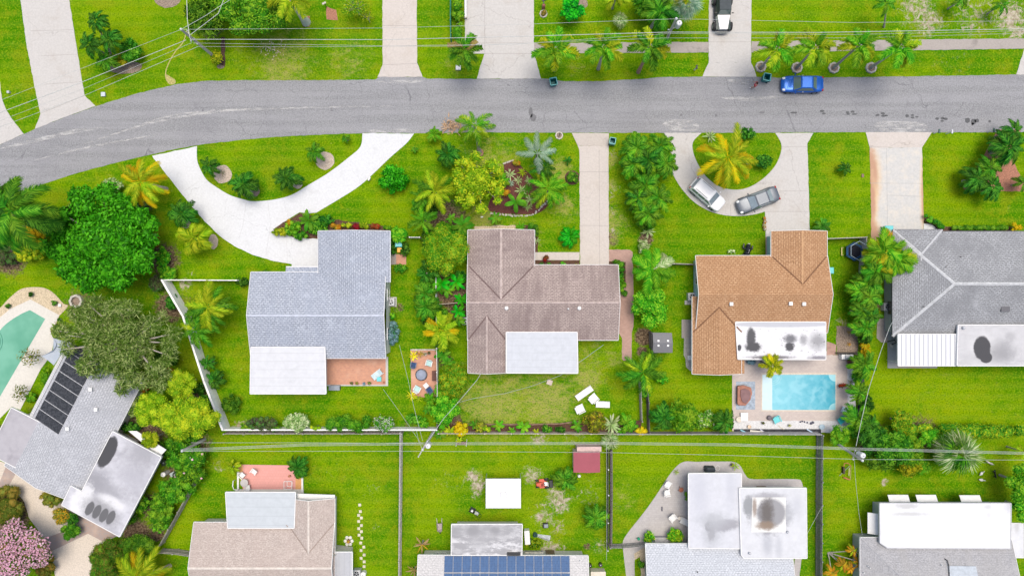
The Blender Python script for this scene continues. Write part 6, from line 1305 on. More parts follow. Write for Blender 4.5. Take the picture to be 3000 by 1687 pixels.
for x,y,rx,ry,m,lb,lf in ((1258,700,24,40,'dark','dark undergrowth left of the round clipped tree',.22),(1265,745,18,30,'mid','green undergrowth touching the round clipped tree on its left',.22),(1262,830,22,26,'mid','leafy shrub outside the top of the vinyl fence',.22),(1255,935,22,24,'dark','dark shrub outside the lower vinyl fence',.2),(1330,680,26,22,'mid','leafy shrub just above the round clipped tree',.24),(1300,668,24,20,'bright','bright shrub above the left of the round clipped tree',.22),(1225,605,20,24,'mid','leafy shrub below the feathery palm',.2),(1262,615,24,24,'dark','dark shrub between the two green palms',.2),(1348,810,18,20,'dark','dark shrub against the brown house wall, upper',.2),(1300,925,16,20,'mid','small shrub inside the lower vinyl fence',.18),(1290,1150,18,30,'bright','green shrub between patio and leafy bush',.18),(1215,1225,26,16,'mid','low shrub left of the white wall end',.18),(1240,1238,20,16,'bright','bright low shrub at the white wall end',.16),(1425,1256,12,10,'lime','small lime plant in the bottom soil bed',.16),(1600,1256,18,12,'mid','small green plant in the bottom soil bed, middle',.18),(1640,1258,16,10,'dark','small dark plant in the bottom soil bed, right',.18),(800,1252,26,12,'mid','low green shrub between plum and pale border shrubs',.16),(725,1250,22,14,'bright','low bright shrub at the left end of the border',.16),(600,1180,24,24,'mid','green shrub against the slanting white wall, lower',.2),(582,1140,20,20,'dark','dark shrub against the slanting white wall, middle',.2),(1960,1240,26,16,'mid','green shrub at the foot of the pool lawn corner palm',.22),(2035,1245,26,14,'mid','green shrub along the pool lawn fence',.22),(2100,1246,22,14,'mid','green shrub by the pool deck corner fence',.22),(2500,1262,26,20,'mid','green shrub at the end of the black strip',.22),(2540,1180,20,30,'dark','dark shrub right of the black strip palms',.2),(2510,1100,16,26,'mid','green shrub above the black strip',.22),(2530,990,20,24,'dark','dark shrub between side row palms',.22),(2560,1262,26,18,'mid','green shrub left of the hedge round tree',.2),(2760,1340,26,20,'mid','green shrub below the large fan palm',.24),(560,1270,40,24,'mid','green shrub below the broad yellow-lime tree',.24),(500,1310,34,26,'mid','green shrub below the left lime clump',.24),(120,720,30,26,'bright','bright green shrub under the royal palm',.18),(60,700,34,22,'dark','dark green shrub under the royal palm fronds',.2)):
    B('garden_shrub',x,y,rx,ry,.9,L[m],lb,'shrub',leaf=lf,trunk=False)

palm(1262,905,36,'xmas','dark','dark palm between the two green palms outside the vinyl fence',2.2,n=12)
palm(1350,745,30,'banana','big','broad-leaved plant squeezed between round tree and brown roof',1.6,n=9)
palm(1330,1090,26,'banana','bright','bright broad-leaved plant emerging from the large side bush',1.8,n=8)
palm(1450,640,26,'banana','mid','broad-leaved plant at the lower left end of the mulch bed',1.0,n=8)
palm(1470,530,26,'xmas','bright','spiky bright plant between yellow tree and bromeliads',1.2,n=11)
palm(1575,525,24,'brom','bright','bright rosette at the right of the bromeliads',.4,n=13)
# ------------------------------------------------------------------ vehicles (built at the origin, nose to +X, then placed)
def place(e, x, y, deg, z=0.0, sc=1.0):
    """deg: heading counter-clockwise from +X (image right)"""
    q = P(x, y); e.location = (q.x, q.y, z); e.rotation_euler = (0, 0, R(deg)); e.scale = (sc,) * 3
def paint(name, c, rough=.25, metal=.3):
    t = NT(name); m = t.out(c, rough, metal, .35); t.b.inputs['Coat Weight'].default_value = .12; t.b.inputs['Coat Roughness'].default_value = .08; return m
RUB = plain('tyre rubber', (.02, .02, .022), .8, var=.1)
def wheel(e, x, y, r, w_):
    o = MB(); pr = [(r * .6, -w_ / 2), (r * .95, -w_ / 2), (r, -w_ * .35), (r, w_ * .35), (r * .95, w_ / 2), (r * .6, w_ / 2)]
    n = 22
    def ringy(pr_, mb):
        b = len(mb.v)
        for rr_, yy in pr_:
            for j in range(n): a = 2 * math.pi * j / n; mb.v.append((x + rr_ * math.cos(a), y + yy, r + rr_ * math.sin(a)))
        for i in range(len(pr_) - 1):
            for j in range(n): a = b + i * n + j; q = b + i * n + (j + 1) % n; mb.f.append([a, q, q + n, a + n]); mb.m.append(0)
    ringy(pr + [pr[0]], o); wh = o.build('wheel', RUB, e, uv=False)
    s = 1 if y > 0 else -1; rm = MB(); ringy([(r * .62, s * w_ * .1), (r * .62, s * w_ * .42), (r * .5, s * w_ * .36), (r * .16, s * w_ * .3), (.001, s * w_ * .34)], rm); rm.build('rim', METAL, wh, uv=False)
def loft(e, name, m, st, sub=True):
    """st: (x, half width, z bottom, z shoulder, z top) sections from tail to nose"""
    mb = MB(); k = 12
    for (x, w_, zb, zs, zt) in st:
        for (fy, z) in ((.9, zb), (1.0, zb + (zs - zb) * .25), (1.0, zb + (zs - zb) * .7), (.97, zs), (.86, zs + (zt - zs) * .75), (.45, zt)): mb.v.append((x, w_ * fy, z))
        for (fy, z) in ((.45, zt), (.86, zs + (zt - zs) * .75), (.97, zs), (1.0, zb + (zs - zb) * .7), (1.0, zb + (zs - zb) * .25), (.9, zb)): mb.v.append((x, -w_ * fy, z))
    for i in range(len(st) - 1):
        for j in range(k): a = i * k + j; b = i * k + (j + 1) % k; mb.f.append([a, b, b + k, a + k]); mb.m.append(0)
    mb.f.append(list(range(k))[::-1]); mb.f.append([(len(st) - 1) * k + j for j in range(k)]); mb.m += [0, 0]
    o = mb.build(name, m, e, smooth=True, uv=False); 
    if sub: s_ = o.modifiers.new('s', 'SUBSURF'); s_.levels = s_.render_levels = 1
    return o
def quadp(e, name, m, pts, th=.012, parent=None):
    a = [Vector(p) for p in pts]; n = (a[1] - a[0]).cross(a[2] - a[0]).normalized() * th
    mb = MB(); k = len(a); mb.add([p + n for p in a] + [p - n for p in a], [tuple(range(k)), tuple(range(2 * k - 1, k - 1, -1))] + [(i, (i + 1) % k, k + (i + 1) % k, k + i) for i in range(k)])
    return mb.build(name, m, parent or e, uv=False)
LAMP = plain('headlight glass', (.6,.62,.62), .1, var=.02); TAIL = plain('tail light red', (.35,.02,.02), .2, var=.05)
CARGL = plain('car glass', (.10,.15,.13), .06, var=.0, spec=.9); CARGL2 = plain('grey car glass', (.2,.25,.28), .08, var=.1, spec=.9)  # glass base colour lightened to carry reflected sky
def car(label, body, Lc=4.6, W=1.8, Hh=1.45, kind='sedan', glass=None, cat='car'):
    glass = glass or CARGL; e = empty('parked_car', (0, 0, 0), label, cat); h = Lc / 2; w_ = W / 2; bl = .92 if kind == 'sedan' else 1.02
    if kind == 'sedan':
        st = [(-h, w_ * .72, .45, .72, .80), (-h + .12, w_ * .9, .3, .8, .93), (-h + .55, w_ * .98, .25, .86, 1.0), (-.9, w_, .25, .86, .95), (0, w_, .24, .86, .95), (.7, w_, .24, .85, .96), (1.2, w_ * .99, .25, .82, .93), (h - .45, w_ * .95, .26, .73, .83), (h - .14, w_ * .82, .3, .64, .72), (h, w_ * .55, .4, .55, .62)]
        xr0, xr1, xf1, xf0 = -h + .75, -h + 1.4, .35, 1.12
    else:
        st = [(-h, w_ * .86, .45, .9, 1.0), (-h + .12, w_ * .96, .35, .98, 1.06), (-h + .5, w_, .32, 1.0, 1.08), (-.5, w_, .32, 1.0, 1.06), (.7, w_, .32, 1.0, 1.08), (1.15, w_ * .98, .33, .98, 1.08), (h - .4, w_ * .94, .35, .9, 1.0), (h - .12, w_ * .84, .38, .8, .9), (h, w_ * .66, .45, .7, .76)]
        xr0, xr1, xf1, xf0 = -h + .1, -h + .38, .42, 1.1
    b = loft(e, 'body', body, st); zr = Hh - .03; wr = w_ * (.70 if kind == 'sedan' else .8); wb = w_ * .9
    # cabin shell in body colour (pillars), glass set 3 mm proud of it
    C0 = [(xr0, -wb * .9, bl), (xr0, wb * .9, bl), (xf0, wb * .9, bl), (xf0, -wb * .9, bl)]; C1 = [(xr1, -wr, zr), (xr1, wr, zr), (xf1, wr, zr), (xf1, -wr, zr)]
    Vv = [Vector(p) for p in [(xr0, -wb, bl - .03), (xr0, wb, bl - .03), (xf0, wb, bl - .03), (xf0, -wb, bl - .03)]]; U = [Vector(p) for p in C1]
    MB().add(Vv + U, [(0, 4, 5, 1), (1, 5, 6, 2), (2, 6, 7, 3), (3, 7, 4, 0), (4, 7, 6, 5)]).build('cabin', body, e, uv=False, bevel=.05)
    rf = MB().add([(xr1 - .02, -wr * .97, zr), (xr1 - .02, wr * .97, zr), (xf1 + .02, wr * .97, zr), (xf1 + .02, -wr * .97, zr), (xr1 + .15, -wr * .85, zr + .04), (xr1 + .15, wr * .85, zr + .04), (xf1 - .1, wr * .85, zr + .045), (xf1 - .1, -wr * .85, zr + .045)], [(0, 1, 5, 4), (1, 2, 6, 5), (2, 3, 7, 6), (3, 0, 4, 7), (7, 6, 5, 4)]).build('roof', body, e, smooth=False, uv=False, bevel=.03)
    def face(i, j, name, ins=.1, lo=.06, hi=.08):
        a, b_, c, d = Vv[i], Vv[j], U[j], U[i]
        def bil(s, t): return (a * (1 - s) + b_ * s) * (1 - t) + (d * (1 - s) + c * s) * t
        pts = [bil(ins, lo + .06), bil(1 - ins, lo + .06), bil(1 - ins, 1 - hi), bil(ins, 1 - hi)]; nrm = (b_ - a).cross(d - a).normalized()
        ctr = sum(Vv + U, Vector()) / 8
        if nrm.dot((a + c) / 2 - ctr) < 0: nrm = -nrm
        return quadp(e, name, glass, [p + nrm * .012 for p in pts], .006)
    face(3, 2, 'windscreen', .05); face(0, 1, 'rear_window', .07)
    if kind == 'sedan': face(1, 2, 'side_window', .12, .05, .1); face(0, 3, 'side_window', .12, .05, .1)
    else:
        for s in (1, -1):
            for (x0, x1) in ((-h + .45, -h + 1.15), (-h + 1.25, .0), (.1, .8)):
                zt = zr - .1; y0 = s * (wb * 1.0 + .0); y1 = s * (wr + .0)
                f = lambda x, z: (x if z < 1.2 else min(x, .45), s * (wb + (wr - wb) * (z - bl + .03) / (zr - bl + .03) + .014), z)
                quadp(e, 'side_window', glass, [f(x0, bl + .06), f(x1, bl + .06), f(x1, zt), f(x0, zt)], .006)
            MB().tube([(xr1 + .25, s * wr * .8, zr + .07), (xr1 + .35, s * wr * .8, zr + .11), (xf1 - .35, s * wr * .8, zr + .11), (xf1 - .25, s * wr * .8, zr + .07)], .022, 6).build('roof_rail', plain('dark rail', (.1,.1,.11), .4), e, uv=False)
    for s in (1, -1):
        MB().ball((h - .3, s * w_ * .68, .7 if kind == 'sedan' else .85), .2, 12, sx=1.1, sy=.75, sz=.5).build('headlight', LAMP, e, smooth=True, uv=False)
        MB().ball((-h + .14, s * w_ * .74, .82 if kind == 'sedan' else 1.0), .16, 10, sx=.6, sy=1, sz=.7).build('taillight', TAIL, e, smooth=True, uv=False)
        MB().ball((.85, s * (w_ + .1), bl + .06), .11, 10, sx=.7, sy=1.1, sz=.7).build('mirror', body, e, smooth=True, uv=False)
        quadp(e, 'door_handle', METAL, [(-.1, s * (w_ + .005), .8), (.08, s * (w_ + .005), .8), (.08, s * (w_ + .005), .83), (-.1, s * (w_ + .005), .83)], .012)
        for x in (-h + .85, h - .85): wheel(e, x, s * (w_ - .1), .33 if kind == 'sedan' else .37, .22)
    MB().box((h - .1, 0, .42), (.12, W * .5, .16)).build('grille', DARK, e, uv=False)
    quadp(e, 'number_plate', WHITE, [(-h - .01, -.2, .6), (-h - .01, .2, .6), (-h - .01, .2, .72), (-h - .01, -.2, .72)], .008)
    return e
c = car('glossy blue saloon parked on the road against the verge', paint('blue car paint', (.012, .1, .42)), 4.55, 1.8, 1.47); place(c, 2343, 252, 180)
c = car('white estate car with roof rails on the circular drive', paint('white car paint', (.7, .7, .7), .35, 0), 4.15, 1.75, 1.72, 'suv', CARGL2); place(c, 2067, 573, -40.5)
c = car('dark grey saloon on the circular drive facing the white car', paint('grey car paint', (.11, .125, .145), .35, .3), 4.7, 1.78, 1.42, 'sedan', CARGL2); place(c, 2214, 589, 201)
# open-top style off-roader at the top
e = empty('parked_car', (0, 0, 0), 'off-road car with white bonnet and black soft top at the top of the driveway', 'car')
JP = paint('white bonnet paint', (.62,.61,.6), .35, 0); SOFT = plain('black canvas top', (.05,.06,.065), .8, var=.1)
MB().add([(.35,-.74,.55),(.35,.74,.55),(1.85,.5,.6),(1.85,-.5,.6),(.35,-.68,1.15),(.35,.68,1.15),(1.85,.44,1.08),(1.85,-.44,1.08)], [(4,7,6,5),(0,4,5,1),(1,5,6,2),(2,6,7,3),(3,7,4,0)]).build('bonnet', JP, e, uv=False, bevel=.04)
MB().box((-.7,0,.5),(2.1,1.5,.65)).build('body', plain('dark green body', (.02,.04,.035), .4), e, uv=False, bevel=.05)
MB().add([(-1.8,-.74,1.1),(-1.8,.74,1.1),(.3,.72,1.1),(.3,-.72,1.1),(-1.65,-.64,1.78),(-1.65,.64,1.78),(.05,.62,1.82),(.05,-.62,1.82)], [(4,7,6,5),(0,4,5,1),(1,5,6,2),(2,6,7,3),(3,7,4,0)]).build('soft_top', SOFT, e, uv=False, bevel=.05)
quadp(e, 'windscreen', CARGL, [(.33,-.62,1.17),(.33,.62,1.17),(.09,.58,1.78),(.09,-.58,1.78)], .012)
MB().box((1.98,0,.5),(.16,1.35,.16)).box((2.1,0,.42),(.1,.8,.1)).build('bumper', DARK, e, uv=False, bevel=.02)
for s in (1,-1):
    for x in (1.35,-1.35): wheel(e, x, s * .86, .46, .34)
    MB().add([(.85,s*.5,.95),(1.85,s*.5,.95),(1.85,s*.78,.9),(.85,s*.78,.9),(.85,s*.5,.9),(1.85,s*.5,.9),(1.85,s*.78,.85),(.85,s*.78,.85)], [(0,1,2,3),(4,7,6,5),(0,4,5,1),(2,6,7,3),(1,5,6,2),(3,7,4,0)] if s > 0 else [(3,2,1,0),(5,6,7,4),(1,5,4,0),(3,7,6,2),(2,6,5,1),(0,4,7,3)]).build('wheel_arch', plain('dark green body', (.02,.04,.035)), e, uv=False)
    MB().tube([(-.9,s*.83,.42),(.75,s*.83,.42)], .05, 8).build('side_step', DARK, e, uv=False)
    MB().ball((1.85,s*.3,.82),.1,10,sx=.4).build('headlight', LAMP, e, uv=False)
    MB().box((.2,s*.9,1.2),(.08,.2,.14)).build('mirror', DARK, e, uv=False)
wheel(e, -1.3, .86, .0001, .0001) if False else None
place(e, 2112, 46, -90)

# ------------------------------------------------------------------ bins and small yard things
def bin_(x, y, m, label, deg=0, open_=True, lidc=None, h_=1.05, w_=.6):
    e = empty('wheelie_bin', (0, 0, 0), label, 'bin'); mb = MB(); a, b = w_ * .4, w_ * .5
    mb.add([(-a,-a,.05),(a,-a,.05),(a,a,.05),(-a,a,.05),(-b,-b,h_),(b,-b,h_),(b,b,h_),(-b,b,h_),(-b*.86,-b*.86,h_),(b*.86,-b*.86,h_),(b*.86,b*.86,h_),(-b*.86,b*.86,h_),(-a*.8,-a*.8,.12),(a*.8,-a*.8,.12),(a*.8,a*.8,.12),(-a*.8,a*.8,.12)],
      [(3,2,1,0),(0,1,5,4),(1,2,6,5),(2,3,7,6),(3,0,4,7),(4,5,9,8),(5,6,10,9),(6,7,11,10),(7,4,8,11),(8,9,13,12),(9,10,14,13),(10,11,15,14),(11,8,12,15),(12,13,14,15)]); mb.build('body', m, e, uv=False)
    rm = MB()
    for (cx, cy, sx, sy) in ((0,-b,b*2.1,.05),(0,b,b*2.1,.05),(-b,0,.05,b*2.1),(b,0,.05,b*2.1)): rm.box((cx,cy,h_-.02),(sx,sy,.05))
    rm.build('rim', lidc or m, e, uv=False)
    if not open_: MB().box((0,0,h_+.03),(b*2.1,b*2.1,.06),taper=.9).build('lid', m, e, uv=False, bevel=.02)
    else: MB().box((-b-.05,0,h_*.35),(.05,b*1.9,h_*.62)).build('lid', m, e, uv=False)
    for s in (1,-1): MB().tube([(-a-.02,s*a,.1),(-a-.02,s*(a+.06),.1)],.1,12).build('wheel', RUB, e, uv=False)
    place(e, x, y, deg); return e
RIMT = plain('light teal rim', (.12,.42,.42), .4)
bin_(1620,247,TEAL,'open teal wheelie bin on the road below the yellow-tipped palm',-80,lidc=RIMT,w_=.74)
bin_(2238,234,TEAL,'open teal wheelie bin on the road edge beside the person in red',170,lidc=RIMT,w_=.74)
bin_(1791,418,TEAL,'teal wheelie bin at the road end of the long straight driveway',80,lidc=RIMT,w_=.62)
bin_(1172,715,CYAN,'turquoise wheelie bin beside the blue-grey house',90,False,w_=.68); bin_(1174,733,YELLOWP,'yellow recycling bin beside the turquoise bin',90,False,w_=.5,h_=.7)
bin_(2590,676,CYAN,'large turquoise bin at the foot of the rust-stained driveway',0,False,w_=.85); bin_(2588,697,YELLOWP,'orange-yellow bin half hidden by the areca palms',0,False,w_=.6,h_=.7)
bin_(2421,793,CYAN,'pale turquoise bin against the right wall of the orange house',0,False,w_=.62)
MAC = plain('beige ac casing', (.4,.41,.42), .5, var=.05)
def acunit(x, y, label, s=.85):
    q = P(x, y); e = empty('air_conditioner', q, label, 'air conditioner')
    MB().box((q.x,q.y,.02),(s,s,.75)).build('casing', MAC, e, bevel=.03); MB().lathe((q.x,q.y,.77),[(s*.42,0),(s*.42,.03),(s*.36,.03),(s*.36,.004)],20).build('grille_ring', WHITE, e)
    f = MB().disc((q.x,q.y),s*.36,.785,20).build('fan_well', DARK, e); mb = MB()
    for k in range(5): a = k*1.2566; mb.add([(q.x,q.y,.79),(q.x+math.cos(a)*s*.32,q.y+math.sin(a)*s*.32,.79),(q.x+math.cos(a+.5)*s*.32,q.y+math.sin(a+.5)*s*.32,.80)],[(0,1,2)])
    mb.build('fan_blade', METAL, f); MB().lathe((q.x,q.y,.8),[(s*.1,0),(s*.1,.03),(.001,.04)],10).build('hub', METAL, e)
acunit(1148,884,'air conditioner beside the right wall of the blue-grey house',.8); acunit(1366,939,'air conditioner half under the brown house roof',.8); acunit(2023,869,'air conditioner beside the pale blue wall of the orange house'); acunit(2591,898,'air conditioner left of the grey hip-roofed house'); acunit(1049,1672,'air conditioner below the carport of the tan house',.8)
def tank(x, y, r, h_, m, label, name='water_tank', dome=.12):
    q = P(x, y); e = empty(name, q, label, name.split('_')[-1]); MB().lathe((q.x,q.y,0),[(r,0),(r,h_),(r*.9,h_+dome*.5),(r*.3,h_+dome),(.001,h_+dome)],20).build('body', m, e, smooth=False); MB().lathe((q.x,q.y,h_+dome),[(r*.25,0),(r*.25,.06),(.001,.07)],12).build('cap', METAL, e)
tank(1067,1676,.3,.6,WHITE,'round white tank right of the lower air conditioner'); tank(492,1382,.26,1.1,WHITE,'white propane tank beside the angled house'); tank(522,1384,.25,.8,DARK,'black barrel beside the white propane tank','storage_barrel'); tank(486,1352,.34,.5,plain('dark green bowl',(.03,.05,.02),.7),'large black round tub behind the angled house','storage_tub',.04)
tank(1696,1391,.16,.45,WHITE,'white bucket below the red shed','plastic_bucket',.05)
q = P(512,1385); e = empty('machine_cover', q, 'pale green box leaning by the white propane tank', 'box'); MB().box((q.x,q.y,0),(.55,.45,.6),R(30)).build('body', plain('pale green metal',(.3,.36,.36),.5), e, bevel=.03); MB().box((q.x+.5,q.y-.3,.0),(.9,.3,.12),R(-28)).build('tray', plain('pale green metal',(.3,.36,.36)), e)
# pots
def pot(x, y, r, label, m=TERRA, plant='mid', pn=7, h_=.32):
    q = P(x, y); e = empty('plant_pot', q, label, 'plant pot'); MB().lathe((q.x,q.y,0.03),[(r*.7,0),(r,h_),(r*.86,h_),(r*.8,h_-.06),(.001,h_-.06)],16).build('pot', m, e)
    if plant:
        rr = np.random.default_rng(int(x)); n = 26; p = np.stack([rr.normal(0,r*.42,n),rr.normal(0,r*.42,n),rr.uniform(h_,h_+.16,n)],1); V = leafcloud(p, np.tile([0,0,1.],(n,1)), .14, .4, .6, rr); link('plant', npmesh('plant', V, quads(V)), e, [L[plant]])
DG = plain('dark glazed pot',(.06,.05,.045),.4); LP = plain('pale ceramic',(.4,.38,.34),.5)
pot(1032,1121,.16,'dark round pot, leftmost on the brick patio edge',DG,'olive'); pot(1047,1121,.19,'reddish pot with yellow plant on the brick patio edge',TERRA,'lime'); pot(1068,1122,.16,'pale blue pot in the patio row',plain('blue pot',(.25,.3,.4),.4),'blue'); pot(1084,1121,.18,'green planted pot, fourth in the patio row',DG,'lime'); pot(1126,1118,.12,'small terracotta pot at the brick patio corner',TERRA,None)
pot(1247,1036,.18,'planted round pot at the top of the fire pit patio',LP,'olive'); pot(1258,1033,.17,'dark pot right of the planted round pot',DG,'olive'); pot(1222,1030,.14,'small pot between the yellow plants',LP,'olive')
pot(2193,1272-24,.2,'wide cream bowl on the white gravel',plain('cream bowl',(.55,.42,.3),.5),None); pot(2233,1237,.15,'small dark round pot on the white gravel',DG,'olive'); pot(2310,1244,.13,'low planted pot on the white gravel strip',LP,'lime'); pot(2406,1249,.3,'pale blue round basin with dark centre on the white gravel',plain('pale blue basin',(.35,.45,.52),.4),None,h_=.2); pot(1853,1394-0,.0001,'',None,None) if False else None
pot(2143,1360,.2,'dark brown pot beside the yellow-green plant on the paver patio',DG,None); pot(850,1392,.13,'brown pot on the pink patio under the dark palm',TERRA,None)
pot(866,648-20,.0001,'') if False else None
# loungers, chairs, tables
def lounger(x, y, deg, fr, cu, label, L_=1.85, back=.35):
    e = empty('sun_lounger', (0,0,0), label, 'sun lounger'); W=.62
    f = MB()
    for s in (1,-1): f.box((0,s*W/2,.28),(L_*.98,.05,.06))
    f.build('frame', fr, e, uv=False)
    MB().box((-L_*.18,0,.32),(L_*.62,W*.94,.05)).build('seat', cu, e, uv=False, bevel=.02)
    b = math.sin(back)*L_*.35; MB().add([(L_*.13,-W*.47,.33),(L_*.13,W*.47,.33),(L_*.13+L_*.35*math.cos(back),W*.44,.33+b),(L_*.13+L_*.35*math.cos(back),-W*.44,.33+b),(L_*.13,-W*.47,.38),(L_*.13,W*.47,.38),(L_*.13+L_*.35*math.cos(back),W*.44,.38+b),(L_*.13+L_*.35*math.cos(back),-W*.44,.38+b)],[(3,2,1,0),(4,5,6,7),(0,1,5,4),(1,2,6,5),(2,3,7,6),(3,0,4,7)]).build('backrest', cu, e, uv=False)
    for sx in (-.42,.3):
        for s in (1,-1): MB().box((sx*L_,s*W*.42,0),(.06,.06,.3)).build('leg', fr, e, uv=False)
    place(e, x, y, deg); return e
def chair(x, y, deg, fr, cu, label, w_=.62, name='garden_chair', arms=True, backh=.85, z=0):
    e = empty(name, (0,0,0), label, 'chair')
    MB().box((0,0,.38),(w_*.8,w_*.8,.06)).build('seat', cu, e, uv=False, bevel=.02)
    MB().add([(-w_*.4,-w_*.4,.42),(-w_*.4,w_*.4,.42),(-w_*.62,w_*.38,backh),(-w_*.62,-w_*.38,backh),(-w_*.34,-w_*.4,.42),(-w_*.34,w_*.4,.42),(-w_*.56,w_*.38,backh),(-w_*.56,-w_*.38,backh)],[(0,1,2,3),(7,6,5,4),(0,4,5,1),(2,6,7,3),(1,5,6,2),(3,7,4,0)]).build('backrest', fr, e, uv=False)
    if arms:
        for s in (1,-1): MB().box((0,s*w_*.46,.58),(w_*.85,.08,.04)).build('armrest', fr, e, uv=False)
    for sx in (1,-1):
        for s in (1,-1): MB().tube([(sx*w_*.36,s*w_*.4,0),(sx*w_*.34,s*w_*.4,.4 if not arms else .58)],.022,6).build('leg', fr, e, uv=False)
    place(e, x, y, deg, z); return e
def table(x, y, deg, sx, sy, m, label, rnd=False, h_=.6, lm=None, cat='table', name='garden_table'):
    e = empty(name, (0,0,0), label, cat)
    if rnd: MB().lathe((0,0,h_-.04),[(sx,0),(sx,.04),(.001,.045)],22).build('tabletop', m, e, uv=False)
    else: MB().box((0,0,h_-.04),(sx,sy,.04)).build('tabletop', m, e, uv=False, bevel=.01)
    k = .6 if rnd else .42
    for a in (1,-1):
        for b in (1,-1): MB().tube([(a*sx*k,b*(sx if rnd else sy)*k,0),(a*sx*k,b*(sx if rnd else sy)*k,h_-.04)],.02,6).build('leg', lm or m, e, uv=False)
    place(e, x, y, deg); return e
WC = plain('white lounger fabric',(.62,.62,.61),.7,var=.03); GW_ = plain('pale green fabric',(.35,.52,.5),.8,var=.05)
lounger(1711,1150,35,WHITE,WC,'white lounger tilted up-left in the group on the worn lawn',2.1,.1); lounger(1765,1183,-2,WHITE,WC,'white lounger lying level at the right of the lawn group',1.55,.2)
chair(1739,1164,40,WHITE,WC,'white chair between the two loungers on the worn lawn',.95,backh=.6); chair(1700,1195,25,WHITE,WC,'white chair on its own below the loungers on the worn lawn',.95,backh=.6)
lounger(1107,1095,38,WHITE,plain('white and aqua striped fabric',(.42,.52,.54),.7,var=.2,sc=2),'pale aqua lounger on the brick patio behind the blue-grey house',1.35,.5); table(1112,1109,0,.5,.5,CYAN,'small turquoise square table beside the aqua lounger',h_=.35)
chair(1213,1067,80,plain('navy frame',(.1,.14,.22),.6),NAVY,'navy garden chair at the left of the fire pit patio',.62); chair(1258,1063,255,WHITE,GW_,'pale green chair at the upper right of the fire pit patio',.7); chair(1224,1137,60,WHITE,GW_,'pale green chair at the lower left of the fire pit patio',.72); chair(1259,1140,125,plain('navy frame',(.1,.14,.22)),NAVY,'navy garden chair at the lower right of the fire pit patio',.66); table(1249,1128,40,.5,.5,WHITE,'small white square table by the lower navy chair',h_=.4)
q = P(1235,1097); e = empty('fire_pit', q, 'round fire pit with grey cover in the middle of the patio', 'fire pit'); MB().lathe((q.x,q.y,.02),[(.5,0),(.58,.3),(.5,.42),(.25,.5),(.001,.52)],22,wob=.03).build('cover', plain('blue grey cover',(.22,.25,.32),.7,var=.1), e); MB().lathe((q.x,q.y,.02),[(.62,0),(.66,.12),(.58,.14)],22).build('base', DARK, e)
q = P(1273,1099); e = empty('garden_bench', q, 'dark brown slatted bench at the right patio edge', 'bench'); mb = MB(); 
for k in range(4): mb.box((q.x-.17+k*.12,q.y,.42),(.1,1.1,.04))
BRN = plain('dark brown wood',(.1,.04,.03),.7,var=.2); mb.build('seat', BRN, e); MB().box((q.x+.3,q.y,.5),(.05,1.1,.4)).build('backrest', BRN, e)
for s in (.45,-.45): MB().box((q.x,q.y+s,0.03),(.45,.06,.4)).build('leg', BRN, e)
# pool yard
q = P(2185,1151); TARP = plain('blue grey tarpaulin',(.24,.29,.35),.5,var=.25,sc=3)
slab('ground_sheet', [(2156,1117),(2212,1117),(2212,1199),(2156,1199)], .03, .045, TARP, 'blue-grey tarpaulin spread on the pool deck', 'tarpaulin', None)
e = empty('outdoor_sofa', q, 'brown covered corner sofa on the tarpaulin beside the pool', 'sofa'); CV = plain('terracotta brown cover',(.3,.14,.10),.9,var=.15,sc=2); CV2 = plain('plum brown cushion',(.19,.11,.11),.9,var=.12,sc=2)
MB().prism([P(x,y,.4) for x,y in ((2162,1130),(2180,1128),(2201,1135),(2204,1152),(2198,1172),(2184,1188),(2164,1187),(2160,1150))],.03,.42).build('base', CV, e, bevel=.04)
MB().prism([P(x,y,.5) for x,y in ((2170,1141),(2182,1138),(2194,1142),(2200,1150),(2197,1168),(2186,1182),(2174,1176),(2169,1158))],.4,.52).build('seat_cushion', CV2, e, bevel=.04)
MB().prism([P(x,y,.7) for x,y in ((2161,1131),(2168,1131),(2167,1186),(2160,1184))],.4,.75).build('backrest', CV, e, bevel=.04)
table(2178,1219,0,.8,.9,WHITE,'white square table top at the pool deck corner',h_=.35); table(2163,1227,0,.32,.3,plain('cream round top',(.52,.46,.38),.7),'cream round table overlapping the white square one',True,.3)
chair(2272,1227,-65,CYAN,CYAN,'turquoise armchair below the pool on the deck',.8); q = P(2252,1222); e = empty('floor_cushion', q, 'grey-brown round pouffe beside the turquoise armchair', 'pouffe'); MB().lathe((q.x,q.y,.03),[(.22,0),(.26,.12),(.26,.32),(.2,.4),(.001,.42)],16).build('body', plain('taupe fabric',(.13,.11,.12),.9), e)
lounger(2480,1204,-25,plain('pale blue frame',(.4,.48,.56),.5),plain('pale blue sling',(.42,.52,.62),.6,var=.2,sc=4),'pale blue lounger at the lower right pool corner',1.5,.3); chair(2461,1228,-55,plain('bright turquoise',(.03,.42,.44),.4),plain('bright turquoise',(.03,.42,.44)),'bright turquoise chair at the lower right pool corner',.85)
q = P(2473,1043); e = empty('barbecue_grill', q, 'white and steel barbecue grill beside the stained flat roof', 'grill'); MB().box((q.x,q.y,.03),(1.25,.5,.8)).build('cabinet', WHITE, e, bevel=.02); MB().tube([(q.x-.3,q.y,.92),(q.x+.35,q.y,.92)],.2,12).build('lid', METAL, e)
chair(2484,1061,100,BRN,BRN,'brown garden chair below the white grill',.65)
q = P(2475,1032); e = empty('side_screen', q, 'thin black screen frame above the white grill', 'screen'); MB().box((q.x,q.y,.03),(2.2,.05,.9)).build('panel', DARK, e)
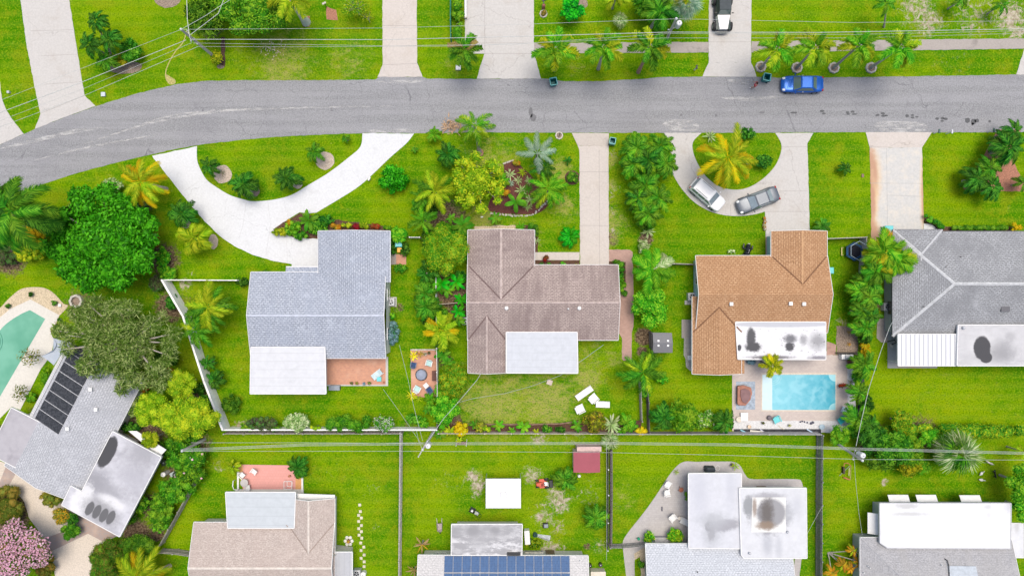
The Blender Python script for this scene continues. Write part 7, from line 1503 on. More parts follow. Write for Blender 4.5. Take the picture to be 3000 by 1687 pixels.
for x0,y0,x1,y1,m,lb,w_ in ((2168,1258,2190,1268,plain('blue board',(.2,.42,.5),.4),'blue board leaning on the lower fence, left',.14),(2225,1256,2242,1267,plain('lilac board',(.42,.42,.52),.4),'lilac board leaning on the lower fence',.12),(2362,1256,2384,1268,plain('sky blue board',(.4,.52,.66),.4),'sky-blue board leaning on the lower fence, right',.12),(2196,1262,2238,1266,plain('cream surfboard',(.55,.52,.45),.4),'long cream board along the lower fence',.3),(2279,1246,2296,1257,plain('pale plank',(.45,.42,.3),.7),'thin pale plank on the white gravel',.07)):
    a = P(x0,y0); b = P(x1,y1); e = empty('paddle_board' if 'board' in lb else 'wood_plank', a, lb, 'board'); d = (b-a); l_ = d.length; MB().box(((a.x+b.x)/2,(a.y+b.y)/2,.12 if 'board' in lb else .04),(l_,w_,.05),math.atan2(d.y,d.x)).build('deck', m, e, bevel=.02)
    MB().box((a.x+d.x*.3,a.y+d.y*.3,.02),(.06,w_*.9,.1)).build('fin', m, e)
# driftwood stones cluster
for i,(x,y) in enumerate(((2350,1233),(2356,1235),(2344,1235),(2376,1239),(2381,1237),(2364,1237))):
    q = P(x,y); tag(MB().ball((q.x,q.y,.08),.1 if x<2370 else .16,8,lump=.2,sz=.6).build('dark_stone', plain('dark stone',(.06,.06,.09),.7)), 'small dark stone in the cluster on the white gravel', 'stone', 'dark stones on the white gravel')
# pink patio furniture
def wire_chair(x,y,deg,label): return chair(x,y,deg,WHITE,WC,label,.62)
wire_chair(714,1389,-40,'white chair at the left of the round patio table'); wire_chair(748,1378,-125,'white chair up-right of the round patio table'); wire_chair(729,1424,95,'white chair below the round patio table'); table(722,1409,0,.42,.42,plain('patterned grey table',(.4,.38,.37),.6,var=.2,sc=20),'round grey-topped table on the pink patio',True,.7,WHITE)
e = empty('wire_cage_table', (0,0,0), 'white wire-frame square table on the pink patio', 'table'); mb = MB(); s=.42
for z in (.05,.7):
    for a,b in (((-s,-s),(s,-s)),((s,-s),(s,s)),((s,s),(-s,s)),((-s,s),(-s,-s))): k = 1 if z>.5 else .65; mb.tube([(a[0]*k,a[1]*k,z),(b[0]*k,b[1]*k,z)],.03,6)
mb.build('frame', WHITE, e, uv=False)
for a in ((-s,-s),(s,-s),(s,s),(-s,s)): MB().tube([(a[0]*.65,a[1]*.65,.05),(a[0],a[1],.7)],.025,6).build('leg', WHITE, e, uv=False)
place(e, 849, 1416, 0)
q = P(683,1422,.5); e = empty('curved_handrail', P(683,1422), 'white curved handrail left of the pink patio', 'handrail'); MB().tube([(q.x,q.y+.5,.5),(q.x+.02,q.y,.7),(q.x+.15,q.y-.35,.7),(q.x+.5,q.y-.42,.6)],.05,8).build('rail', WHITE, e); MB().tube([(q.x,q.y+.5,0),(q.x,q.y+.5,.5)],.04,6).build('post', WHITE, e); MB().tube([(q.x+.5,q.y-.42,0),(q.x+.5,q.y-.42,.6)],.04,6).build('post', WHITE, e)
# stepping stones
ST_ = [(1054,1478),(1056,1497),(1051,1508),(1059,1516),(1051,1526),(1059,1538),(1051,1547),(1059,1556),(1052,1566),(1060,1575),(1057,1589),(1066,1601),(1058,1611),(1067,1624),(1058,1634),(1067,1644),(1067,1658)]
SS = plain('pale stepping stone',(.5,.46,.36),.9,var=.15,sc=3)
for i,(x,y) in enumerate(ST_):
    q = P(x,y); tag(MB().box((q.x,q.y,0),(.3,.3,.05),random.uniform(-.1,.1)).build('stepping_stone', SS, None, bevel=.01), 'square pale stepping stone in the zigzag line right of the tan house', 'stepping stone', 'zigzag line of stepping stones')
q = P(1022,1583); e = empty('flower_ring', q, 'petal-shaped white stone ring with orange flowers beside the tan house', 'planter')
for k in range(6): a = k*1.047; MB().ball((q.x+math.cos(a)*.36,q.y+math.sin(a)*.42,.08),.2,10,sz=.6,lump=.05).build('stone', plain('white stone',(.56,.55,.5),.8,var=.1), e)
MB().lathe((q.x,q.y,0),[(.18,0),(.2,.3),(.1,.3),(.001,.25)],12).build('pot', TERRA, e); MB().ball((q.x,q.y,.32),.14,8,lump=.2).build('flowers', L['orange'], e)
# yard machines
e = empty('ride_on_mower', (0,0,0), 'red ride-on mower parked beside the white canopy', 'mower'); RED = paint('orange red paint',(.5,.09,.05),.35,0)
MB().add([(-.1,-.26,.3),(-.1,.26,.3),(.62,.2,.3),(.62,-.2,.3),(-.1,-.24,.75),(-.1,.24,.75),(.55,.15,.68),(.55,-.15,.68)],[(4,7,6,5),(0,4,5,1),(1,5,6,2),(2,6,7,3),(3,7,4,0)]).build('bonnet', RED, e, uv=False, bevel=.05)
MB().box((-.15,0,.18),(.8,1.0,.14)).build('mower_deck', RED, e, uv=False, bevel=.05); MB().box((-.48,0,.45),(.4,.42,.1)).build('seat', WHITE, e, uv=False, bevel=.04); MB().box((-.68,0,.5),(.08,.42,.36)).build('backrest', WHITE, e, uv=False, bevel=.03)
MB().box((-1.02,0,.25),(.42,.8,.5)).build('grass_box', DARK, e, uv=False, bevel=.05); MB().tube([(-.05,0,.75),(-.15,0,.9)],.03,6).build('steering_column', DARK, e, uv=False); MB().lathe((-.16,0,.9),[(.17,0),(.19,.015),(.17,.03),(.15,.015),(.17,0)],18).build('steering_wheel', DARK, e, uv=False)
for s in (1,-1): wheel(e,.48,s*.36,.17,.14); wheel(e,-.55,s*.42,.25,.2)
place(e,1586,1414,184)
e = empty('push_mower', (0,0,0), 'black and white push mower left below the white canopy', 'mower'); MB().lathe((.3,0,.1),[(.28,0),(.3,.12),(.2,.2),(.001,.22)],18).build('mower_deck', DARK, e, uv=False); MB().box((.3,0,.3),(.22,.22,.16)).build('engine', WHITE, e, uv=False, bevel=.02)
MB().tube([(.05,-.2,.25),(-.75,-.2,.9),(-.75,.2,.9),(.05,.2,.25)],.025,6).build('handle', DARK, e, uv=False); MB().box((-.25,.0,.3),(.45,.34,.25)).build('grass_bag', plain('grey bag',(.3,.32,.3),.9,var=.5,sc=8), e, uv=False, bevel=.04)
for x in (.52,.06):
    for s in (1,-1): wheel(e,x,s*.26,.1,.05)
place(e,1391,1496,155)
e = empty('wheelbarrow', (0,0,0), 'old wheelbarrow with pale handles on the bottom centre lawn', 'wheelbarrow'); MB().add([(-.35,-.2,.25),(-.35,.2,.25),(.3,.16,.25),(.3,-.16,.25),(-.45,-.32,.5),(-.45,.32,.5),(.42,.26,.5),(.42,-.26,.5)],[(0,1,2,3),(0,4,5,1),(1,5,6,2),(2,6,7,3),(3,7,4,0)]).build('tray', plain('dusty tray',(.3,.25,.25),.8,var=.4,sc=8), e, uv=False)
for s in (1,-1): MB().tube([(.6,s*.08,.2),(-.35,s*.24,.3),(-1.0,s*.28,.5)],.03,6).build('handle', plain('pale wood handle',(.5,.46,.4),.8), e, uv=False); MB().tube([(-.3,s*.22,.28),(-.35,s*.24,0)],.02,6).build('leg', METAL, e, uv=False)
wheel(e,.62,0,.18,.08); place(e,1289,1540,-88)
q = P(1598,1536); e = empty('storage_box', q, 'black and grey crate on the lawn right of the mottled roof', 'crate'); MB().box((q.x,q.y,0),(.6,.5,.4),.05).build('box', DARK, e, bevel=.03); MB().box((q.x+.05,q.y,.4),(.4,.36,.05),.05).build('lid', plain('slate lid',(.2,.23,.26),.5), e)
e = empty('covered_canoe', (0,0,0), 'grey sheeted upturned canoe beside the mottled flat roof', 'canoe'); MB().add([(-1.0,-.1,.0),(-1.0,.1,.0),(.9,.34,0),(.9,-.34,0),(-.95,0,.3),(.85,0,.45)],[(0,4,1),(0,3,5,4),(1,4,5,2),(2,5,3)]).build('hull', plain('white and grey sheet',(.42,.44,.45),.7,var=.3,sc=8), e, uv=False, bevel=.04); MB().ball((-.8,.08,.25),.28,10,lump=.2).build('net', plain('dark green netting',(.02,.06,.05),.9,var=.5,sc=12), e, uv=False); place(e,1588,1571,-14)
q = P(1544,1566); e = empty('chest_freezer', q, 'upright white box between the flat roof and the canoe', 'box'); MB().box((q.x,q.y,0),(.55,1.45,.85),.07).build('cabinet', WHITE, e, bevel=.03); MB().box((q.x,q.y,.86),(.57,1.47,.06),.07).build('lid', WC, e, bevel=.02)
q = P(1564,1617); e = empty('side_table', q, 'cream slab table against the pale roof above the solar panels', 'table'); MB().box((q.x,q.y,.8),(1.95,.66,.06)).build('tabletop', plain('cream top',(.55,.53,.44),.7), e)
for a in (.85,-.85):
    for b in (.25,-.25): MB().box((q.x+a,q.y+b,0),(.06,.06,.8)).build('leg', METAL, e)
q = P(1749,1680); e = empty('utility_cabinet', q, 'cream cabinet right of the solar-panelled roof', 'cabinet'); MB().box((q.x,q.y,0),(1.55,1.3,1.1)).build('body', plain('cream cabinet',(.55,.5,.42),.7,var=.05), e, bevel=.03); MB().box((q.x,q.y,1.1),(1.6,1.35,.05)).build('lid', plain('cream cabinet',(.55,.5,.42)), e)
for x,y,r,lb in ((1728,1652,.18,'left black bucket behind the cream cabinet'),(1758,1650,.2,'right black bucket behind the cream cabinet')): tank(x,y,r,.5,DARK,lb,'black_bucket',.03)
# trampoline
e = empty('trampoline', (0,0,0), 'hexagonal trampoline with blue pads behind the orange house', 'trampoline'); mb = MB(); pd = MB(); ro = 1.25
hx = [(ro*math.cos(R(60*k+30)),ro*math.sin(R(60*k+30))) for k in range(6)]
MB().prism([(x*.74,y*.74) for x,y in hx],.6,.62).build('mat', plain('black mat',(.012,.013,.02),.9), e, uv=False)
for k in range(6):
    a, b = hx[k], hx[(k+1)%6]; pd.add([(a[0],a[1],.66),(b[0],b[1],.66),(b[0]*.75,b[1]*.75,.64),(a[0]*.75,a[1]*.75,.64),(a[0],a[1],.6),(b[0],b[1],.6)],[(0,1,2,3),(0,4,5,1)])
pd.build('safety_pad', plain('blue pad',(.01,.06,.15),.4,var=.3,sc=2), e, uv=False)
up = MB()
for k in range(6): a, b = hx[k], hx[(k+1)%6]; up.tube([(a[0],a[1],2.0),(b[0],b[1],2.0)],.03,6)
up.build('top_rail', plain('pale rail',(.35,.45,.5),.4), e, uv=False)
for k in range(6): a = hx[k]; MB().tube([(a[0],a[1],0),(a[0],a[1],2.0)],.03,6).build('pole', plain('dark blue pole',(.02,.05,.09),.4), e, uv=False)
MB().box((-1.55,0,.3),(.12,1.1,.06)).box((-1.45,.5,.3),(.2,.06,.06)).box((-1.45,-.5,.3),(.2,.06,.06)).build('ladder', plain('yellow ladder',(.5,.42,.16),.5), e, uv=False)
place(e,2497,737,0,sc=.82)
# black ornament on orange lawn
e = empty('garden_ornament', (0,0,0), 'black lumpy figure ornament at the front wall of the orange house', 'ornament'); mb = MB()
BK = plain('black vinyl',(.012,.013,.018),.35,var=.2); bo = MB().ball((0,.35,.5),.3,12,sx=.9,sz=1.2,lump=.05).ball((.03,.0,.45),.36,12,sx=.9,sy=1.1,sz=1.1,lump=.06).ball((-.02,-.4,.35),.34,12,sx=1.0,sy=1.1,lump=.06); bo.build('body', BK, e, smooth=True, uv=False)
MB().tube([(-.2,.05,.5),(-.52,.15,.45),(-.46,.6,.4)],[.13,.1,.09],8).build('arm', BK, e, uv=False); MB().tube([(.2,.0,.5),(.45,.12,.45),(.5,.45,.4)],[.13,.1,.09],8).build('arm', BK, e, uv=False); MB().tube([(-.25,-.5,.2),(-.55,-.7,.12)],[.12,.08],8).build('foot', BK, e, uv=False)
for k in range(4): MB().ball((.06-.01*k,-.1-.13*k,.78-.08*k),.055,8).build('button', WHITE, e, uv=False)
MB().box((.02,.63,.6),(.2,.04,.05)).build('band', WHITE, e, uv=False); place(e,2187,732,-5)
# rusty frame
e = empty('rusty_frame', (0,0,0), 'rusty orange metal frame lying on the grass left of the right pole', 'garden frame'); RU = plain('rusty orange metal',(.35,.13,.05),.8,var=.3,sc=6)
MB().tube([(-.3,.55,.5),(-.25,.85,.55),(.1,.9,.6),(.35,.65,.6),(.4,.5,.6)],.05,8).build('hoop', RU, e, uv=False); MB().tube([(.42,.6,.6),(.42,-.9,.5)],.035,6).build('bar', plain('dull brass bar',(.35,.25,.12),.6), e, uv=False); MB().tube([(.25,.4,.6),(.25,-.5,.5)],.035,6).build('bar', plain('pale bar',(.5,.42,.3),.6), e, uv=False); MB().tube([(-.2,-.75,.2),(.4,-.95,.4)],.08,8).build('roller', RU, e, uv=False)
MB().tube([(.3,.6,.6),(-.6,-.6,.1)],.02,6).build('cable', METAL, e, uv=False); MB().box((-.25,.05,.1),(.18,.7,.4)).build('seat', plain('dark leather',(.04,.025,.02),.6), e, uv=False); MB().tube([(-.35,.55,.5),(-.35,.3,.0)],.03,6).build('leg', RU, e, uv=False); MB().tube([(.42,-.9,.5),(.42,-.9,0)],.03,6).build('leg', RU, e, uv=False); place(e,2474,1376,0)
# grill on the paver patio and chairs
q = P(2076,1370); e = empty('covered_grill', q, 'black covered barbecue above the white flat roof', 'grill'); MB().box((q.x,q.y,0),(1.15,.62,.95),-.02,taper=.82).build('cover', plain('black slate cover',(.025,.035,.045),.6,var=.2), e, bevel=.12)
q = P(2102,1370); e = empty('hose_reel', q, 'white ring hose beside the black covered barbecue', 'hose'); MB().tube([(q.x+.25*math.cos(a/3),q.y+.25*math.sin(a/3),.04) for a in range(20)],.025,6).build('coil', WHITE, e)
chair(1955,1416,-30,WC,WC,'white patio chair, upper of the pair on the curved patio',.72); chair(1953,1440,10,WC,WC,'white patio chair, lower of the pair on the curved patio',.7); chair(1969,1513,-50,WC,WC,'cream lounge chair left of the small table by the flat roof',.8); lounger(2005,1525,155,WHITE,WC,'white lounger tucked against the left flat roof',1.2,.2); table(1988,1514,-35,.35,.35,plain('cream table',(.52,.48,.42),.7),'small cream table between two patio seats',h_=.4)
q = P(1993,1431); e = empty('wooden_chair', q, 'brown wooden bistro set near the left flat roof', 'chair'); MB().lathe((q.x,q.y,.4),[(.24,0),(.26,.05),(.001,.06)],14).build('seat', plain('reddish wood',(.3,.1,.05),.6,var=.2), e)
for k in range(4): a=k*1.57+.5; MB().tube([(q.x+math.cos(a)*.2,q.y+math.sin(a)*.2,.4),(q.x+math.cos(a)*.34,q.y+math.sin(a)*.34,0)],.025,6).build('leg', plain('reddish wood',(.3,.1,.05)), e)
q = P(1939,1489); e = empty('small_box', q, 'thin dark box on the paver patio', 'box'); MB().box((q.x,q.y,.03),(.14,.45,.12)).build('body', plain('charcoal box',(.1,.1,.12),.5), e, bevel=.01)
q = P(1870,1575); e = empty('watering_can', q, 'green watering can on the lower paver patio', 'watering can'); MB().lathe((q.x,q.y,.03),[(.13,0),(.15,.28),(.1,.32),(.001,.32)],14).build('body', plain('green plastic',(.0,.25,.13),.4), e); MB().tube([(q.x-.1,q.y+.02,.15),(q.x-.32,q.y+.12,.4)],.02,6).build('spout', DARK, e)
q = P(1938,1580); e = empty('patio_cabinet', q, 'grey low cabinet between the two round patio bushes', 'cabinet'); MB().box((q.x,q.y,.03),(1.7,.9,.7)).build('body', plain('grey lilac cabinet',(.3,.29,.31),.6), e, bevel=.02); MB().box((q.x,q.y+.1,.73),(1.75,.8,.04)).build('lid', plain('pale grey lid',(.38,.37,.36),.6), e)
q = P(2012,1497); e = empty('round_stand', q, 'thin metal ring stand against the left flat roof', 'stand'); MB().lathe((q.x,q.y,.5),[(.2,0),(.22,.02),(.2,.04),(.18,.02),(.2,0)],18).build('ring', METAL, e); MB().tube([(q.x+.18,q.y,0),(q.x+.18,q.y,.5)],.02,6).build('leg', METAL, e)
# boxes, mailboxes, meter covers
def box1(x,y,sx,sy,sz,m,label,name='utility_box',deg=0,cat='utility box'):
    q = P(x,y); e = empty(name,q,label,cat); MB().box((q.x,q.y,0),(sx,sy,sz),R(deg)).build('body', m, e, bevel=.02); MB().box((q.x,q.y,sz),(sx*1.06,sy*1.06,.04),R(deg)).build('lid', m, e)
box1(1343,200,.5,.5,.25,WHITE,'white square utility box on the verge below the dark palm'); box1(305,278,.42,.42,.2,plain('pale blue grey box',(.42,.46,.5),.5),'pale grey utility box on the left verge'); box1(29,272,.25,.25,.3,METAL,'small round meter cover on the far left verge'); box1(1790,0,.0001,.0001,.0001,WHITE,'') if False else None
box1(1610,1119,.55,.5,.12,plain('pinkish board',(.5,.42,.36),.8),'pinkish square board on the worn lawn','square_board',-20,'board'); box1(2527,515,.22,.34,.04,plain('rusty cover',(.2,.13,.1),.9),'small rusty cover beside the rust-stained driveway'); box1(178,894,.3,.3,.2,WHITE,'white square light block at the edge of the gravel bed'); box1(1412,636,.26,.12,.1,WHITE,'white brick on the lawn above the brown gable','loose_brick',5,'brick')
def mailbox(x,y,m,label,deg=0,tall=1.0):
    q = P(x,y); e = empty('mailbox',q,label,'mailbox'); MB().box((q.x,q.y,0),(.1,.1,tall)).build('post', WHITE, e); MB().box((q.x,q.y,tall),(.18,.45,.16),R(deg)).build('box', m, e, bevel=.04)
mailbox(2034,206,DARK,'black mailbox on a white post on the verge left of the apron'); mailbox(2772,392,METAL,'grey mailbox at the road beside the rust-stained drive'); mailbox(2735,391,plain('dark green box',(.03,.08,.07),.5),'dark green mailbox at the corner of the rust-stained drive'); mailbox(2893,388,plain('dark green box',(.03,.08,.07)),'lone small mailbox by the road near the right edge')
mailbox(1084,526,WHITE,'small white lamp post head on the lawn beside the white drive',-30,.4); mailbox(1592,14,DARK,'black letterbox beside the wide top driveway',-70,1.1)
q = P(1638,400); e = empty('signpost', q, 'thin dark post in the grey ring planter', 'post'); MB().tube([(q.x,q.y,0),(q.x,q.y,1.5)],.04,8).build('post', DARK, e); MB().ball((q.x,q.y,1.5),.07,8).build('cap', DARK, e)
q = P(1592,25); e = empty('garden_statue', q, 'reddish stump ornament in the ring by the wide driveway', 'ornament'); MB().lathe((q.x,q.y,0),[(.2,0),(.16,.5),(.2,.8),(.1,1.0),(.001,1.0)],12).build('body', plain('reddish clay',(.25,.1,.07),.8,var=.3), e); B('garden_plant',1592,38,9,8,.3,L['olive'],'small plant in the ring by the wide driveway','plant',leaf=.1,trunk=False,nl=3)
q = P(957,22); e = empty('bird_feeder', q, 'pale topped feeder post at the small red mulch square', 'feeder'); MB().tube([(q.x,q.y,0),(q.x,q.y,1.1)],.04,8).build('post', BRN, e); MB().box((q.x,q.y,1.1),(.42,.2,.06),.5).build('roof', STONE, e)
q = P(1335,1300); e = empty('swing_bench', q, 'white-legged brown bench frame hidden below the cream fence', 'bench'); mb=MB(); MB().box((q.x+.65,q.y+.2,.45),(1.05,.3,.06)).build('seat', BRN, e)
for dx in (.1,1.2): MB().tube([(q.x+dx,q.y+.5,0),(q.x+dx,q.y-.05,.9)],.035,6).build('leg', WHITE, e)
q = P(2607,1003); e = empty('garden_tools', q, 'black frame seat and pale boards at the patio corner of the grey house', 'chair'); MB().tube([(q.x-.3,q.y+.1,.1),(q.x,q.y+.35,.9),(q.x+.3,q.y+.1,.9),(q.x,q.y-.2,.4)],.05,8).build('frame', DARK, e); MB().box((q.x,q.y-.35,.3),(.42,.28,.05),-.6).build('seat', STONE, e); MB().box((q.x+.35,q.y,.2),(.15,.7,.05),-.6).build('board', plain('pale brown board',(.3,.27,.24),.8), e)
q = P(2010,1044+0); tag(MB().box((q.x+.35,q.y-.1,.03),(.5,.5,.3)).build('white_box', WHITE, None, bevel=.02), 'white square box on the stone paving left of the orange house', 'box')
q = P(1885,790); e = empty('wooden_bench', P(1872,785), 'slatted wooden bench left of the shaggy palm', 'bench'); q = P(1872,785); mb=MB()
for k in range(7): mb.box((q.x,q.y-.55+k*.18,.42),(.55,.12,.04))
TK = plain('honey wood slat',(.42,.24,.1),.7,var=.2); mb.build('seat', TK, e)
for a in (.22,-.22):
    for b in (.5,-.5): MB().box((q.x+a,q.y+b,0),(.06,.06,.42)).build('leg', TK, e)
for x,y,lb in ((2027,891,'green round hose reel on the pale blue wall'),): 
    q=P(x,y); e=empty('hose_reel',q,lb,'hose'); MB().lathe((q.x+.2,q.y,.3),[(.12,0),(.16,.1),(.16,.3),(.12,.4),(.001,.4)],14).build('reel', plain('dark green reel',(.0,.12,.08),.5), e)
q = P(1000,1134); e = empty('covered_box', P(983,1134), 'black covered garden chest below the brick patio', 'chest'); q = P(983,1134); MB().box((q.x,q.y,0),(1.15,.5,.55)).build('body', plain('slate chest',(.07,.08,.1),.5), e, bevel=.04); MB().box((q.x,q.y,.55),(1.18,.52,.05)).build('lid', plain('slate lid',(.12,.14,.17),.5), e)
q = P(1553,6); e = empty('long_gutter', P(1363,25), 'long silver metal tube lying along the edge of the wide driveway', 'metal tube'); a = P(1364,-40,.3); b = P(1364,51,.3); MB().box(((a.x+b.x)/2,(a.y+b.y)/2,.05),(.28,abs(b.y-a.y),.28)).build('body', METAL, e, bevel=.06); MB().box((b.x,b.y-.03,.02),(.34,.1,.34)).build('end_cap', STONE, e)
# palm debris, brush pile at the road
q = P(1332,372); e = empty('brush_pile', q, 'pile of dry palm husks and cut wood at the road edge', 'brush pile'); rr = np.random.default_rng(5); n = 130; p = np.stack([q.x+rr.normal(0,.75,n),q.y+rr.normal(0,.35,n),rr.uniform(.03,.35,n)],1)-np.array([q.x,q.y,0]); V = leafcloud(p, np.tile([0,0,1.],(n,1)), .55, .22, .5, rr); link('husks', npmesh('husks', V, quads(V)), e, [plain('dry husk',(.42,.28,.17),.9,var=.35,sc=5)])
mb = MB()
for k in range(14): a = rr.uniform(0,6.28); x_,y_ = q.x+rr.normal(0,.6),q.y+rr.normal(0,.3); mb.tube([(x_,y_,.1),(x_+math.cos(a)*.7,y_+math.sin(a)*.4,.25)],.03,5)
mb.build('sticks', BARKPALE, e)
q = P(795,140); rr = np.random.default_rng(6); n = 60; p = np.stack([rr.normal(0,.75,n),rr.normal(0,.5,n),rr.uniform(.01,.06,n)],1); p[:,0]+=q.x; p[:,1]+=q.y; V = leafcloud(p, np.tile([0,0,1.],(n,1)), .18, .6, .2, rr)
tag(link('fallen_petals', npmesh('fallen_petals', V, quads(V)), None, [plain('dry pale petal',(.5,.42,.33),.9)]), kind='stuff')
# narrow sandy scar on left verge
TRK = plain('dry sandy track',(.34,.3,.11),1,var=.3,sc=6); strip('bare_track', [(547,92),(536,125),(515,150),(497,180),(487,205),(485,220)], 2.2, 0.006, TRK, False); slab('bare_track', spl([(484,218),(500,226),(514,236),(512,246),(498,248),(487,236)],True), -.02, .007, TRK)
# stones around the mulch bed
for i in range(34):
    t_ = i/33; x = 1440+ (1608-1440)*t_; y = 626 + 6*math.sin(t_*3.1) - (40*max(0,t_-.72)/.28 if t_>.72 else 0); q = P(x+random.uniform(-2,2), y+random.uniform(-1.5,1.5))
    tag(MB().ball((q.x,q.y,.05),random.uniform(.08,.15),8,lump=.18,sz=.6).build('edging_stone', STONE), 'rounded pale stone edging the curved mulch bed', 'stone', 'stones edging the curved mulch bed')
for i in range(9):
    q = P(1475+i*3.6+random.uniform(-1,1), 480-i*1.2); tag(MB().ball((q.x,q.y,.05),.1,8,lump=.18,sz=.6).build('edging_stone', STONE), 'rounded pale stone at the top of the mulch bed', 'stone', 'stones at the top of the mulch bed')

# ------------------------------------------------------------------ poles and wires
POLE = plain('grey utility pole wood',(.4,.38,.36),.9,var=.15,sc=4); XF = plain('transformer grey',(.55,.56,.58),.4)
def upole(base, top, z, label, xf=None, arms=()):
    b = P(*base); t_ = P(*top, z); e = empty('utility_pole', b, label, 'utility pole'); MB().tube([(b.x,b.y,0),(t_.x,t_.y,z)],[.17,.11],10).build('pole', POLE, e)
    for (f, ang, ln) in arms:
        c = b.lerp(t_, f); c.z = z*f; d = Vector((math.cos(R(ang)),math.sin(R(ang)),0))*ln/2; ar = MB().tube([c-d,c+d],.05,6).build('crossarm', POLE, e)
        for s in (-.9,.9): q = c+d*s; MB().lathe((q.x,q.y,q.z+.04),[(.05,0),(.07,.08),(.04,.16),(.001,.2)],10).build('insulator', XF, ar)
    MB().lathe((t_.x,t_.y,z),[(.12,-.05),(.13,.08),(.06,.2),(.001,.22)],10).build('insulator', XF, e)
    if xf:
        f, dx, dy = xf; c = b.lerp(t_, f); MB().lathe((c.x+dx,c.y+dy,z*f-.5),[(.001,0),(.27,0),(.28,.9),(.22,1.0),(.001,1.02)],18).build('transformer', XF, e, smooth=False); MB().lathe((c.x+dx,c.y+dy,z*f+.5),[(.06,0),(.05,.2),(.001,.25)],8).build('bushing', XF, e)
    return e
upole((632,170),(531,87),9.0,'leaning-looking grey utility pole at the top left beside the leafy tree',None,((.78,-70,1.2),(.6,-60,.7)))
upole((1936,152),(1981,56),9.2,'utility pole with transformer at the top behind the row of palms',(.86,.45,-.05),((.72,20,.8),))
upole((600,1286),(534,1320),5.6,'utility pole standing inside the broad yellow-lime tree',None,())
upole((1272,1262),(1238,1316),8.4,'utility pole with transformer at the bottom centre',(.86,.4,.15),((.97,60,1.9),(.9,60,1.5)))
upole((2436,1288),(2526,1348),8.8,'utility pole with long transformer at the bottom right',(.86,.35,.25),((.75,75,1.0),))
def wire(pts, label, r=.013, zs=None, sag=0.0, n=10, m=None):
    """pts: (x px, y px, z)"""
    W_ = [P(x,y,z) for x,y,z in pts]; path = []
    for A, B_ in zip(W_, W_[1:]):
        for i in range(n): t_ = i/n; q = A.lerp(B_,t_); q.z -= sag*4*t_*(1-t_); path.append(q)
    path.append(W_[-1]); o = MB().tube(path, r, 5).build('power_line', m or plain('pale cable',(.42,.44,.43),.5), uv=False); return tag(o,label,'power line')
wire([(531,87,9),(1120,83,8.6),(1560,71,8.6),(1981,56,9.2),(2500,67,8.8),(3080,61,9)],'topmost thin wire crossing the upper street lawns')
wire([(557,116,8.0),(1120,117,7.6),(1500,108,7.6),(1960,95,8),(2400,96,7.6),(3080,84,7.8)],'thickest bright cable crossing the upper street lawns',.027)
wire([(566,127,7.4),(860,131,7.1),(1120,135,7.0),(1500,131,7),(1960,99,7.4),(2500,102,7.0),(3080,89,7)],'thin wire just below the thick upper cable')
wire([(576,137,6.8),(860,138,6.6),(1300,136,6.4),(1950,112,6.7),(2500,112,6.4),(3080,96,6.4)],'lowest thin wire crossing the upper street lawns')
wire([(531,87,9),(237,202,8.6),(-80,326,9)],'top wire running down-left from the upper left pole'); wire([(545,118,8),(243,240,7.6),(-80,360,8)],'thick cable running down-left from the upper left pole',.027); wire([(562,126,7.4),(250,258,7),(-80,385,7.4)],'third wire running down-left from the upper left pole'); wire([(578,138,6.8),(250,279,6.4),(-80,402,6.8)],'lowest wire running down-left from the upper left pole',.018)
wire([(556,112,8),(549,60,8),(545,-60,8)],'thick cable running straight up from the upper left pole',.035); wire([(533,86,9),(600,48,9),(720,-30,9)],'wire running up-right over the leafy tree',.02); wire([(556,104,8),(640,40,7.6),(670,-40,7)],'looping service cable over the leafy tree',.028)
for k,(dy,dz) in enumerate(((-3,0),(0,.5),(3,1.0))):
    wire([(530,1318+dy,5.5+dz),(900,1302+dy,6),(1240,1299+dy,6.4+dz),(1800,1298+dy,6+dz),(2150,1302+dy,6+dz),(2500,1314+dy,6.6+dz),(2700,1319+dy,6.2+dz),(3080,1329+dy,6.5+dz)],('upper','middle','lower')[k]+' wire of the tight bundle crossing the bottom lawns',.016)
wire([(530,1321,7.6),(1238,1321,8.4),(1790,1325,8),(2100,1332,8),(2526,1345,8.8),(3080,1347,8.4)],'single thin wire below the bundle across the bottom lawns')
wire([(560,1296,6),(900,1296,6),(1240,1298,6.6)],'faint upper wire left of the bottom centre pole',.014)
wire([(1409,1093,3.2),(1398,1112,3.9),(1345,1175,5.6),(1300,1225,6.8),(1250,1296,7.8)],'thick service cable from the brown house down to the centre pole',.024,n=4)
wire([(1768,1010,3),(1710,1052,3),(1640,1100,2.6),(1560,1130,2),(1480,1152,1.5),(1380,1168,1.2),(1345,1178,1.0)],'green-grey garden hose line across the worn lawn',.025,n=4,m=plain('grey green hose',(.25,.3,.26),.7))
wire([(1170,1010,3),(1195,1110,5),(1212,1190,6.3),(1238,1290,7.6)],'thin drop wire from the blue-grey house past the fire pit patio',.014); wire([(1123,1140,2.8),(1170,1205,5),(1232,1296,7.6)],'thin drop wire from the brick patio corner to the centre pole',.014)
wire([(2606,959,2.9),(2580,1030,4),(2545,1140,5.4),(2524,1230,6.4),(2508,1306,7)],'thick service cable from the grey house down to the right pole',.024,n=4); wire([(2620,880,4.2),(2638,882,4.6),(2625,925,3.4),(2606,959,2.9)],'service cable lying over the hip roof edge',.02,n=3)
wire([(2502,1330,7),(2506,1400,5.6),(2516,1500,4),(2526,1565,2.9)],'dashed-looking drop wire to the bottom right house',.014); wire([(2410,1480,3),(2366,1560,3),(2340,1640,3.4)],'thin drop wire over the right white flat roof',.012); wire([(1777,1300,4.6),(1778,1500,3),(1777,1640,2.6)],'vertical thin wire right of the red shed',.014); wire([(1238,1316,8.3),(1226,1290,7.8),(1218,1250,7)],'short jumper wire above the centre pole',.014)

